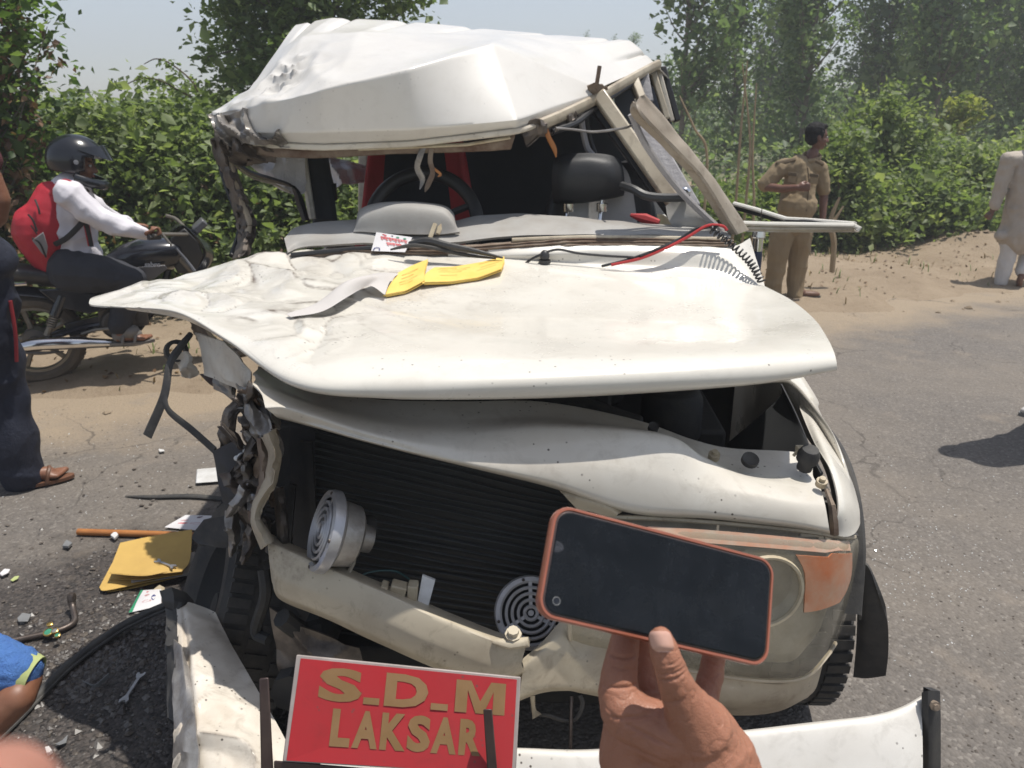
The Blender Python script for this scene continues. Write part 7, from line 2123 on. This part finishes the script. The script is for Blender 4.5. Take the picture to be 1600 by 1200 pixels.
# helmet: shell open in front, chin bar, raised visor
Rm = Rh
def hq(x, y, z): return np.array(hc) + np.array(Rm @ Vector((x, y, z)))
hm = []
for th in np.linspace(.02, 2.05, 26):
    r_ = []
    for ph in np.linspace(0, 2 * np.pi, 41):
        x, y, z = math.sin(th) * math.sin(ph) * .135, -math.cos(ph) * math.sin(th) * .165, math.cos(th) * .150
        r_.append((x, y - .01, z + .018))
    hm.append(r_)
hm = np.array(hm); mb = MB()
fs_v = [hq(*p) for p in hm.reshape(-1, 3)]
base = len(mb.v); mb.v += [tuple(p) for p in fs_v]
for i in range(25):
    for j in range(40):
        c_ = (hm[i, j] + hm[i + 1, j + 1]) / 2
        if c_[1] > .045 and c_[2] < .055 and abs(c_[0]) < .118: continue
        mb.f.append((i * 41 + j, i * 41 + j + 1, (i + 1) * 41 + j + 1, (i + 1) * 41 + j))
hel = mb.build('helmet', M['helmet'], rd_, angle=60)
so = hel.modifiers.new('t', 'SOLIDIFY'); so.thickness = .012; so.offset = -1
mb = MB(); mb.tube([hq(-.132, .01, -.075), hq(-.115, .09, -.095), hq(-.06, .150, -.105), hq(0, .165, -.105), hq(.06, .150, -.105), hq(.115, .09, -.095), hq(.132, .01, -.075)], .026, 10, sm=30, flat=((0, 0, 1), 1.2)); mb.build('chin_bar', M['helmet'], hel)
vv = np.array([[hq(math.sin(a) * .142, .005 + math.cos(a) * (.165 + .035 * k), .105 - .055 * k * math.cos(a) + .0) for a in np.linspace(-1.45, 1.45, 24)] for k in np.linspace(-.6, 1, 8)])
mb = MB(); mb.shell(vv, .004); mb.build('visor', M['visor'], hel)
for s_ in (1, -1):
    mb = MB(); mb.lathe([(0, .012), (.014, .010), (.016, 0)], hq(s_ * .136, .02, .02), np.array(Rm @ Vector((s_, 0, 0))), 14); mb.build('visor_screw', M['helmet_trim'], hel)
A = np.array([[hq(math.sin(a) * (.138 + .004), -.0 + math.cos(a) * .172, z) for a in np.linspace(.55, .85, 5)] for z in (.055, .075, .092)])
mb = MB(); mb.shell(A, .003); mb.build('sticker', M['helmet_trim'], hel)
mb = MB(); mb.ell(hq(0, -.01, -.10), (.085, .09, .05), Rm); mb.tube([hq(-.09, .03, -.10), hq(-.04, .07, -.16), hq(.04, .07, -.16), hq(.09, .03, -.10)], .014, 6, sm=16); mb.build('helmet_lining', M['bag_black'], hel)
# backpack
bk = thing('backpack', 'bright red backpack with a grey mesh pocket on the rider\'s back', 'backpack', tuple(B(70, 420)))
mb = MB(); limb(mb, [(B(86, 312), .12), (B(76, 345), .155), (B(70, 375), .155), (B(80, 408), .12)]); mb.ell(B(60, 362), (.15, .15, .18)); mb.ell(B(84, 360), (.12, .16, .24))
pk = blob(mb, 'pack_body', M['bag_red'], bk, .009, 5, .5, cloth_disp(.006, 8, 2))
mb = MB(); mb.prism([B(50, 375, .185), B(68, 362, .185), B(75, 385, .175), B(73, 402, .155), B(66, 396, .165)], LAT * .012); mb.build('mesh_pocket', M['bag_grey'], pk, bevel=.005)
mb = MB(); mb.tube([B(44, 335, .17), B(52, 345, .18), B(58, 362, .185)], .006, 6, sm=10); mb.tube([B(55, 312, .13), B(60, 325, .16), B(62, 335, .165)], .006, 6, sm=10); mb.build('zip', M['bag_black'], pk)
mb = MB(); mb.tube([B(50, 372, .19), B(62, 380, .19), B(72, 402, .165)], .006, 6, sm=12); mb.tube([B(48, 352, .182), B(54, 360, .186), B(58, 366, .188)], .004, 6); mb.build('pocket_edging', M['bag_black'], pk)
mb = MB(); mb.tube([B(86, 382, .155), B(104, 372, .185), B(122, 355, .205), B(130, 345, .20)], .018, 6, sm=20, flat=(LAT, .4)); mb.build('lower_strap', M['bag_black'], bk)
mb = MB(); mb.tube([B(80, 306, .10), B(92, 288, .14), B(108, 285, .15), B(128, 305, .19), B(134, 345, .17), B(142, 384, .15)], .018, 6, sm=30, flat=(LAT, .5)); mb.build('shoulder_strap', M['bag_red'], bk)
mb = MB(); mb.tube([B(133, 345, .20), B(138, 362, .18), B(143, 385, .165)], .013, 6, sm=10, flat=(LAT, .5)); mb.build('strap_webbing', M['bag_black'], bk)
# ------------------------------------------------------------------ plants
RNG = np.random.default_rng(11)

def leaf_mesh(name, P, size, tone, aspect=.62, droop=.35, up=.5, fold=.25):
    """one folded leaf per point: P (n,3), size (n,)"""
    n = len(P)
    d = RNG.normal(size=(n, 3)); d[:, 2] = d[:, 2] * .55 - droop
    d /= np.linalg.norm(d, axis=1, keepdims=True)
    nrm = RNG.normal(size=(n, 3)); nrm[:, 2] = np.abs(nrm[:, 2]) + up
    s = np.cross(d, nrm); s /= np.linalg.norm(s, axis=1, keepdims=True) + 1e-9
    u = np.cross(s, d)
    L = size[:, None]
    base, tip = P - d * L * .5, P + d * L * .5
    mid = P - d * L * .05
    w = L * aspect * .5
    Lf = mid + s * w + u * L * fold * .5
    Rt = mid - s * w + u * L * fold * .5
    V = np.stack((base, Lf, tip, Rt), 1).reshape(-1, 3)
    me = bpy.data.meshes.new(name)
    me.vertices.add(4 * n); me.vertices.foreach_set('co', V.ravel())
    idx = np.arange(4 * n).reshape(-1, 4)
    tri = np.stack((idx[:, [0, 1, 2]], idx[:, [0, 2, 3]]), 1).reshape(-1)
    me.loops.add(6 * n); me.loops.foreach_set('vertex_index', tri)
    me.polygons.add(2 * n); me.polygons.foreach_set('loop_start', np.arange(0, 6 * n, 3))
    me.update(calc_edges=True)
    a = me.attributes.new('tone', 'FLOAT', 'POINT'); a.data.foreach_set('value', np.repeat(np.clip(tone, 0, 1), 4))
    return me

def noise3(P, sc, seed):
    return np.array([noise.noise(Vector((p[0] * sc + seed, p[1] * sc, p[2] * sc - seed))) for p in P])

def sprays(centres, per, spread, size, sdev=.38):
    n = len(centres)
    C_ = np.repeat(centres, per, 0)
    P = C_ + RNG.normal(size=(n * per, 3)) * spread
    sz = size * np.exp(RNG.normal(size=n * per) * sdev)
    tone = np.repeat(RNG.normal(.46, .22, n), per) + RNG.normal(0, .17, n * per)
    return P, sz, tone

def blobcloud(n, lobes, seed, inner=.55):
    """points in a union of noisy ellipsoids, denser near the surface"""
    out = []
    w = np.array([l[1][0] * l[1][1] * l[1][2] for l in lobes]) ** .75; w /= w.sum()
    for (c, r), k in zip(lobes, (w * n).astype(int)):
        d = RNG.normal(size=(k, 3)); d /= np.linalg.norm(d, axis=1, keepdims=True)
        bump_ = 1 + .48 * noise3(d * 1.0 + np.array(c), 2.0, seed) + .26 * noise3(d + np.array(c), 5.0, seed + 3)
        rr = (inner + (1 - inner) * RNG.random(k) ** .6) * bump_
        out.append(np.array(c) + d * rr[:, None] * np.array(r))
    return np.concatenate(out)

def plant(name, label, cat, loc, P, sz, tone, m, stems=None, group=None, aspect=.62, droop=.35, extra=None, stem_m='twig', leafname='foliage'):
    t = thing(name, label, cat, loc, group)
    keep = P[:, 2] > loc[2] + .01
    me = leaf_mesh(leafname, P[keep] - np.array(loc), sz[keep], tone[keep], aspect, droop)
    me.materials.append(M[m])
    o = bpy.data.objects.new(leafname, me); COL.objects.link(o); o.parent = t; tag(o, kind='stuff')
    if stems:
        mb = MB()
        for pts, r in stems: mb.tube(pts, r, 5)
        mb.build('stem', M[stem_m], t)
    if extra is not None:
        P2, s2, t2, m2, nm = extra
        me = leaf_mesh(nm, P2 - np.array(loc), s2, t2, .5, .8); me.materials.append(M[m2])
        o = bpy.data.objects.new(nm, me); COL.objects.link(o); o.parent = t; tag(o, kind='stuff')
    return t

def at_px(px, t, z=1.0):
    """the point of the line parallel to the road, t behind its edge, that stands at this bearing"""
    d = ray(px, 600)
    best = None
    for s in np.linspace(-40, 60, 4001):
        p = RO + RD * s + RN * t
        zc = p[1] * CR + (CAM_H - z) * SR
        if zc < .5: continue
        q = 800 + FPX * p[0] / zc
        e = abs(q - px)
        if best is None or e < best[0]: best = (e, p)
    p = best[1]; return np.array((p[0], p[1], 0.0))

def top_z(p, py):
    """height at which the place p shows at picture height py"""
    d = ray(800, py); k = p[1] / d[1]
    return CAM_H + d[2] * k

def stems_to(base, cs, n, r, seed):
    rn = random.Random(seed); out = []
    for k in range(n):
        e = cs[rn.randrange(len(cs))]
        b = np.array(base) + np.array((rn.uniform(-.12, .12), rn.uniform(-.12, .12), -.05))
        m_ = (b + e) / 2 + np.array((rn.uniform(-.12, .12), rn.uniform(-.12, .12), rn.uniform(0, .2)))
        out.append((crs(np.array([b, m_, e]), 8), list(np.linspace(r, r * .25, 8))))
    return out

# hedge of leafy shrubs on the left
hedge = [  # px, t, top py, half width, label
 (150, 3.3, 150, .95, 'bushy green shrub behind the rider\'s helmet'),
 (235, 3.6, 138, .95, 'tall green shrub behind the motorcycle handlebar'),
 (300, 3.1, 165, .80, 'light green shrub just left of the crushed roof corner'),
 (365, 3.4, 190, .95, 'dense shrub seen behind the twisted front pillar'),
 (452, 3.2, 215, .95, 'leafy shrub behind the crushed door opening'),
 (560, 3.8, 220, 1.0, 'shrub seen through the rear side window of the car'),
 (60, 2.9, 255, .70, 'low shrub with brown dead stems behind the backpack'),
]
for k, (px, t_, py, hw, lab) in enumerate(hedge):
    b = at_px(px, t_, 1.0); tz = top_z(b, py)
    lobes = [((b[0], b[1], tz * .40), (hw, .70, tz * .50)), ((b[0] + .25 * hw, b[1] + .1, tz * .68), (hw * .65, .55, tz * .33)), ((b[0] - .4 * hw, b[1] - .15, tz * .62), (hw * .55, .5, tz * .34)),
             ((b[0] + .1, b[1] - .45, tz * .25), (hw * .9, .45, tz * .28))]
    cs = blobcloud(760, lobes, k * 3.1)
    P, sz, tn = sprays(cs, 15, .095, .074)
    P2 = blobcloud(500, [((b[0], b[1] - .2, tz * .35), (hw, .6, tz * .4))], k + .5)
    plant('shrub', lab, 'shrub', (b[0], b[1], -.02), P, sz, tn, 'leaf_hedge', stems_to(b, cs, 26, .014, k), 'shrubs of the hedge behind the motorcycle',
          extra=(P2, np.full(len(P2), .06), RNG.random(len(P2)), 'leaf_dead', 'dead_leaves'))
# arching twigs above the hedge
for k, (pts, lab) in enumerate((([(312,148),(300,128),(285,113),(262,97),(243,92),(225,100)], 'thin arching bramble shoot, upper of two above the hedge'), ([(300,152),(280,142),(255,128),(230,122),(205,128),(185,142)], 'thin arching bramble shoot, lower of two above the hedge'))):
    P0 = crs(np.array([Q(x, y, 7.6) for x, y in pts]), 30)
    t = thing('bramble_shoot', lab, 'shoot', tuple(P0[0]))
    mb = MB(); mb.tube(P0, list(np.linspace(.010, .004, 30)), 5); mb.build('stem', M['twig'], t)
    Pl = np.repeat(P0[:22], 3, 0) + RNG.normal(size=(66, 3)) * .03 - (0, 0, .03)
    me = leaf_mesh('leaves', Pl - np.array(P0[0]), np.full(66, .055), RNG.random(66) * .6 + .2); me.materials.append(M['leaf_hedge']); o = bpy.data.objects.new('leaves', me); COL.objects.link(o); o.parent = t; tag(o, kind='stuff')

# vine-smothered tree at the far left
b = at_px(2, 2.3, 1.5)
lobes = [((b[0] - .55, b[1], 1.1), (.85, .8, 1.3)), ((b[0] - .25, b[1], 2.5), (.75, .8, .9)), ((b[0] - .75, b[1] + .1, 3.6), (.95, .9, 1.1)), ((b[0] - 1.6, b[1], 1.8), (1.0, .9, 1.9))]
cs = blobcloud(1500, lobes, 7.7)
hi = cs[cs[:, 2] > 1.5]
lo = cs[cs[:, 2] <= 1.7][:160]
P, sz, tn = sprays(np.concatenate((hi, lo)), 16, .085, .074)
P2 = np.concatenate((blobcloud(4200, [((b[0] - .5, b[1] - .1, .95), (.75, .75, 1.15))], 4.4, .75), blobcloud(1500, [((b[0] - .35, b[1] - .05, 2.3), (.72, .75, .9))], 2.4, .75)))
P2 = P2[P2[:, 2] > .02]
tt = plant('vine_covered_tree', 'dark tree smothered in vines with brown dead leaves below, far left', 'tree', (b[0] - .5, b[1], 0.0), P, sz, tn, 'leaf_vine',
      [(crs(np.array([(b[0] - .6, b[1] + .1, -.1), (b[0] - .5, b[1], 1.2), (b[0] - .65, b[1], 2.6), (b[0] - .7, b[1], 4.2)]), 14), list(np.linspace(.14, .05, 14)))] + stems_to((b[0] - .5, b[1] - .5, 0), cs, 46, .012, 3),
      extra=(P2, np.full(len(P2), .085), RNG.random(len(P2)), 'leaf_dead', 'dead_leaves'), stem_m='bark', leafname='crown')

# tree behind the car on the left
def tree(name, lab, cat, b, lobes, n, per, spread, size, m, trunk, seed, group=None, droop=.35, aspect=.62):
    cs = blobcloud(n, lobes, seed)
    P, sz, tn = sprays(cs, per, spread, size)
    br = stems_to((b[0], b[1], trunk[-1][2] * .55), cs, 30, .025, int(seed * 10))
    return plant(name, lab, cat, tuple(b), P, sz, tn, m, [(crs(np.array(trunk), 14), list(np.linspace(.13, .04, 14)))] + br, group, aspect, droop, stem_m='bark', leafname='crown')
b = at_px(478, 5.2, 2.0)
tree('leafy_tree', 'green leafy tree rising behind the crumpled roof', 'tree', b,
     [((b[0], b[1], 2.2), (1.15, 1.0, 1.1)), ((b[0] + .15, b[1], 3.3), (1.05, 1.0, 1.0)), ((b[0] - .5, b[1] + .1, 2.8), (.6, .7, .8)), ((b[0] - .45, b[1], 4.2), (.6, .7, .8)), ((b[0] + .95, b[1], 3.5), (.75, .7, .7)), ((b[0] + .1, b[1], 4.4), (.9, .9, .8)), ((b[0] - .2, b[1] - .2, 1.2), (1.1, .9, .9))],
     1900, 15, .11, .080, 'leaf_tree', [(b[0], b[1], -.1), (b[0] + .05, b[1], 1.5), (b[0] - .05, b[1], 3.0), (b[0], b[1], 4.4)], 2.2)

# poplars of the plantation on the right
protos = []
def poplar_mesh(seed, H=11.0):
    rn = random.Random(seed); cs = []
    stems = [(crs(np.array([(0, 0, -.2), (.05, .03, H * .3), (-.04, .05, H * .65), (.02, 0, H)]), 16), list(np.linspace(.06, .012, 16)))]
    for k in range(74):
        z = rn.uniform(.6, H * .97) if k % 2 == 0 else rn.uniform(.5, H * .66); a = rn.uniform(0, 2 * math.pi); L = (1.0 - .55 * abs(z / H - .35)) * rn.uniform(.7, 1.5)
        e = np.array((math.cos(a) * L * .75, math.sin(a) * L * .75, z + L * 1.0)); s_ = np.array((0, 0, z))
        stems.append((crs(np.array([s_, s_ * .5 + e * .5 + (0, 0, -.1), e]), 6), list(np.linspace(.022, .005, 6))))
        for f in np.linspace(.25, 1.0, 8): cs.append(s_ + (e - s_) * f + np.array((rn.gauss(0, .12), rn.gauss(0, .12), rn.gauss(0, .12))))
    P, sz, tn = sprays(np.array(cs), 11, .17, .108)
    me = leaf_mesh('crown', P, sz, tn, .8, .5); me.materials.append(M['leaf_poplar'])
    mb = MB()
    for p, r in stems: mb.tube(p, r, 5)
    o = mb.build('trunk', M['bark'], None); tm = o.data; bpy.data.objects.remove(o)
    return me, tm
protos = [poplar_mesh(s) for s in (1, 2, 3, 4)]
rn = random.Random(21)
spots = []
for row, t_ in enumerate((8.5, 12.0, 15.5, 19.5)):
    for s in np.arange(3.4 + row * 1.2, 36, 2.3):
        spots.append((s + rn.uniform(-.5, .5), t_ + rn.uniform(-.5, .5)))
n_p = 0
for s, t_ in spots:
    p = ST(s, t_)
    zc = p[1] * CR; px = 800 + FPX * p[0] / (zc + .3)
    if px < 1035 or px > 1700 or rn.random() < .16: continue
    th = thing('poplar_tree', 'tall slender poplar in the plantation beyond the roadside shrubs', 'tree', (p[0], p[1], 0), 'poplars of the plantation on the right')
    me, tm = protos[n_p % 4]; n_p += 1
    k = rn.uniform(.8, 1.12); th.rotation_euler = (0, 0, rn.uniform(0, 6.3)); th.scale = (k * 1.05, k * 1.05, k)
    for nm, mm in (('crown', me), ('trunk', tm)):
        o = bpy.data.objects.new(nm, mm); COL.objects.link(o); o.parent = th
        if nm == 'crown': tag(o, kind='stuff')
print('poplars', n_p)
# far poplars whose tops show over the roof
for px, Y_, py, lab in ((908, 60, 22, 'distant poplar top, leftmost above the car roof'), (948, 52, 28, 'distant poplar top next to the tall plantation'), (975, 46, 26, 'distant poplar nearest to the plantation edge'), (930, 66, 48, 'small distant poplar between two taller ones')):
    p = Q(px, 400, Y_); z = top_z(p, py)
    th = thing('poplar_tree', lab, 'tree', (p[0], p[1], 0)); me, tm = protos[int(px) % 4]
    th.scale = (z / 13.0 * .9, z / 13.0 * .9, z / 13.0)
    for nm, mm in (('crown', me), ('trunk', tm)):
        o = bpy.data.objects.new(nm, mm); COL.objects.link(o); o.parent = th
        if nm == 'crown': tag(o, kind='stuff')

# roadside shrubs on the right
right = [
 (1110, 3.4, 300, .8, 'low shrub beside the torn windscreen pillar'), (1175, 3.7, 285, .8, 'low green shrub to the left of the policeman'),
 (1300, 3.1, 205, .55, 'leafy sapling shrub right behind the policeman\'s head'), (1372, 3.7, 135, .75, 'tall light green sapling right of the policeman'),
 (1330, 3.0, 285, .7, 'low shrub right of the policeman\'s arm'), (1415, 2.9, 270, .9, 'green shrub above the dirt bank'), (1470, 3.5, 235, .9, 'rounded shrub behind the dirt mound'),
 (1540, 3.1, 225, 1.0, 'yellowish green shrub left of the man in the kurta'), (1600, 3.7, 205, 1.0, 'bushy shrub behind the man in the kurta'), (1505, 2.7, 305, .7, 'low shrub directly above the dirt mound'), (1660, 3.3, 215, 1.1, 'shrub at the right end of the row'),
 (1440, 4.5, 215, .8, 'tall shrub under the poplars left of the yellowish shrub'),
]
for k, (px, t_, py, hw, lab) in enumerate(right):
    b = at_px(px, t_, 1.0); tz = top_z(b, py)
    lobes = [((b[0], b[1], tz * .38), (hw, .7, tz * .46)), ((b[0] + .2 * hw, b[1], tz * .70), (hw * .6, .5, tz * .32)), ((b[0] - .3 * hw, b[1] - .1, tz * .58), (hw * .55, .5, tz * .34))]
    cs = blobcloud(430, lobes, k * 2.3 + 40)
    P, sz, tn = sprays(cs, 16, .10, .082)
    if k in (7, 8): tn = tn + .25
    plant('roadside_shrub', lab, 'shrub', (b[0], b[1], -.02), P, sz, tn, 'leaf_shrub', stems_to(b, cs, 22, .014, k + 30), 'shrubs along the right roadside')
# yellowish spray on a tall stem
b = at_px(1508, 5.0, 2.0); z1 = top_z(b, 170)
cs = blobcloud(60, [((b[0], b[1], z1), (.30, .3, .22)), ((b[0] - .2, b[1], z1 - .3), (.2, .2, .15))], 3.0)
P, sz, tn = sprays(cs, 12, .07, .085)
plant('sapling', 'thin sapling with a yellow green leafy head against the poplars', 'sapling', (b[0], b[1], 0), P, sz, tn + .45, 'leaf_weed', [(crs(np.array([(b[0], b[1], -.1), (b[0] + .03, b[1], z1 * .5), (b[0], b[1], z1)]), 10), list(np.linspace(.02, .008, 10)))], stem_m='dry_stem')
# dry poles left of the policeman
for k, (pts, lab) in enumerate((([(1150,312),(1158,200),(1168,95)], 'pale dry pole, leftmost of three left of the policeman'), ([(1166,310),(1172,220),(1160,100)], 'pale dry pole crossing its neighbour left of the policeman'), ([(1178,330),(1176,240),(1182,130)], 'pale dry pole nearest to the policeman'), ([(1105,250),(1085,200),(1062,150)], 'thin dry stick leaning left above the torn pillar'))):
    P0 = [Q(x, y, 9.6) for x, y in pts]; P0 = [np.array((P0[0][0], P0[0][1], -.1))] + P0
    mb = MB(); mb.tube(P0, [.018, .017, .014, .007], 6, sm=24)
    single(mb, 'dry_pole', M['dry_stem'], lab, 'pole')
# dry broken stalk beside the policeman
mb = MB(); mb.tube([Q(1300, 425, 7.9), Q(1303, 380, 7.9), Q(1298, 345, 7.9), (Q(1312, 308, 7.9))], [.028, .03, .026, .012], 8, sm=20); mb.tube([Q(1299, 352, 7.9), Q(1318, 322, 7.9)], [.02, .008], 6)
single(mb, 'broken_stalk', M['dry_stem'], 'broken brown stalk standing on the verge right of the policeman', 'stalk')
# weeds and dry grass on the verges, one mass
mb = MB(); mb2 = MB()
rn = random.Random(3)
for k in range(5200):
    s = rn.uniform(-9, 15); t_ = rn.choice((rn.uniform(2.6, 4.6), rn.uniform(2.2, 3.4), rn.uniform(.3, 3.0) if noise.noise(Vector((s * 1.1, 0, 5))) > .05 else rn.uniform(2.9, 4.8)))
    p = ST(s, t_); z = verge_z(p[0], p[1])
    if 1.4 < t_ < 2.6 and -4.5 < s < -1.4: continue
    h = rn.uniform(.05, .17) * (1.6 if t_ > 2.6 else .7); a = rn.uniform(0, 6.28); w = rn.uniform(.004, .009)
    d = np.array((math.cos(a), math.sin(a), 0)); sd = np.array((-d[1], d[0], 0)) * w
    b0 = np.array((p[0], p[1], z - .01)); m_ = b0 + d * h * .25 + (0, 0, h * .7); e = b0 + d * h * .7 + (0, 0, h)
    (mb if rn.random() < .62 else mb2).add([b0 - sd, b0 + sd, m_ + sd * .8, m_ - sd * .8, e], [(0, 1, 2, 3), (3, 2, 4)])
M['grass_green'] = mat('verge_grass', (0.10, 0.16, 0.04), 0.7, 0, (0.17, 0.20, 0.06), 3)
M['grass_dry'] = mat('dry_verge_grass', (0.34, 0.26, 0.13), 0.8, 0, (0.26, 0.19, 0.09), 3)
tag(mb.build('grass', M['grass_green'], smooth=False), kind='stuff'); tag(mb2.build('dry_grass', M['grass_dry'], smooth=False), kind='stuff')
# ground cover under the shrubs and fallen leaves
n = 9000
ssn = RNG.uniform(-10, 16, n); tn_ = RNG.uniform(2.3, 6.5, n)
Pc = np.array([ST(a, c_) for a, c_ in zip(ssn, tn_)]); Pc[:, 2] = RNG.uniform(.0, .35, n)
me = leaf_mesh('ground_cover', Pc, np.full(n, .07), RNG.random(n)); me.materials.append(M['leaf_shrub']); o = bpy.data.objects.new('ground_cover', me); COL.objects.link(o); tag(o, kind='stuff')
n = 1500
ssn = RNG.uniform(-9, 14, n); tn_ = RNG.uniform(.5, 3.8, n) ** 1.0
Pc = np.array([ST(a, c_) for a, c_ in zip(ssn, tn_)]); Pc[:, 2] = [verge_z(p[0], p[1]) + .008 for p in Pc]
me = leaf_mesh('fallen_leaves', Pc, np.full(n, .045), RNG.random(n), droop=0, up=3); me.materials.append(M['leaf_dead']); o = bpy.data.objects.new('fallen_leaves', me); COL.objects.link(o); tag(o, kind='stuff')
# clods and stones on the verge
mb = MB()
for k in range(1300):
    s = rn.uniform(-8, 14); t_ = rn.uniform(-.3, 3.6); p = ST(s, t_); z = verge_z(p[0], p[1]) if t_ > .15 else 0
    pebble(mb, (p[0], p[1], max(z, 0 if t_ < .2 else z)), min(.05, rn.lognormvariate(-4.4, .55)), rn)
for k in range(160):
    a = rn.uniform(0, 6.28); r = abs(rn.gauss(0, .45)); x, y = MOUND[0] + math.cos(a) * r, MOUND[1] + math.sin(a) * r
    pebble(mb, (x, y, verge_z(x, y)), rn.uniform(.012, .05), rn)
tag(mb.build('clods', M['dirt'], smooth=False), kind='stuff')
# the far wood along the horizon on the left
n = 16000
xs = RNG.uniform(-70, 25, n); hz = 3.2 + 1.3 * np.array([noise.noise(Vector((x * .35, 0, 2))) for x in xs])
Pc = np.stack((xs, 62 + RNG.normal(0, 2, n), RNG.random(n) * hz), 1)
n2 = 26000      # undergrowth between the poplars and the wood behind them
s2 = RNG.uniform(3.0, 42, n2); t2 = np.where(RNG.random(n2) < .5, RNG.uniform(6.3, 11, n2), RNG.uniform(22, 27, n2))
h2 = np.where(t2 < 15, 1.6, 3.8) * (1 + .5 * np.array([noise.noise(Vector((a * .5, b_ * .5, 4))) for a, b_ in zip(s2, t2)]))
Pu = np.array([ST(a, b_) for a, b_ in zip(s2, t2)]); Pu[:, 2] = RNG.random(n2) ** .8 * h2
ok_ = 800 + FPX * Pu[:, 0] / (Pu[:, 1] * CR + .3) > 1030; Pu = Pu[ok_]; t2 = t2[ok_]; n2 = len(Pu)
me = leaf_mesh('undergrowth', Pu, np.where(t2 < 15, .13, .26) * np.exp(RNG.normal(size=n2) * .3), RNG.random(n2)); me.materials.append(M['leaf_poplar']); o = bpy.data.objects.new('undergrowth', me); COL.objects.link(o); tag(o, kind='stuff')
me = leaf_mesh('far_wood', Pc, np.full(n, .6), RNG.random(n)); me.materials.append(M['leaf_poplar']); o = bpy.data.objects.new('far_wood', me); COL.objects.link(o); tag(o, kind='stuff')

# ------------------------------------------------------------------ hazy air
mh = bpy.data.materials.new('dusty_air'); mh.use_nodes = True
nt = mh.node_tree; nt.nodes.clear()
out = nt.nodes.new('ShaderNodeOutputMaterial'); pv = nt.nodes.new('ShaderNodeVolumePrincipled')
pv.inputs['Color'].default_value = (0.86, 0.875, 0.92, 1); pv.inputs['Density'].default_value = HAZE; pv.inputs['Anisotropy'].default_value = 0.2
nt.links.new(pv.outputs[0], out.inputs['Volume'])
mb = MB(); mb.box((0, 45, 8.6), (250, 250, 19.8))
hz_ = mb.build('haze', mh, None, smooth=False); tag(hz_, kind='stuff')
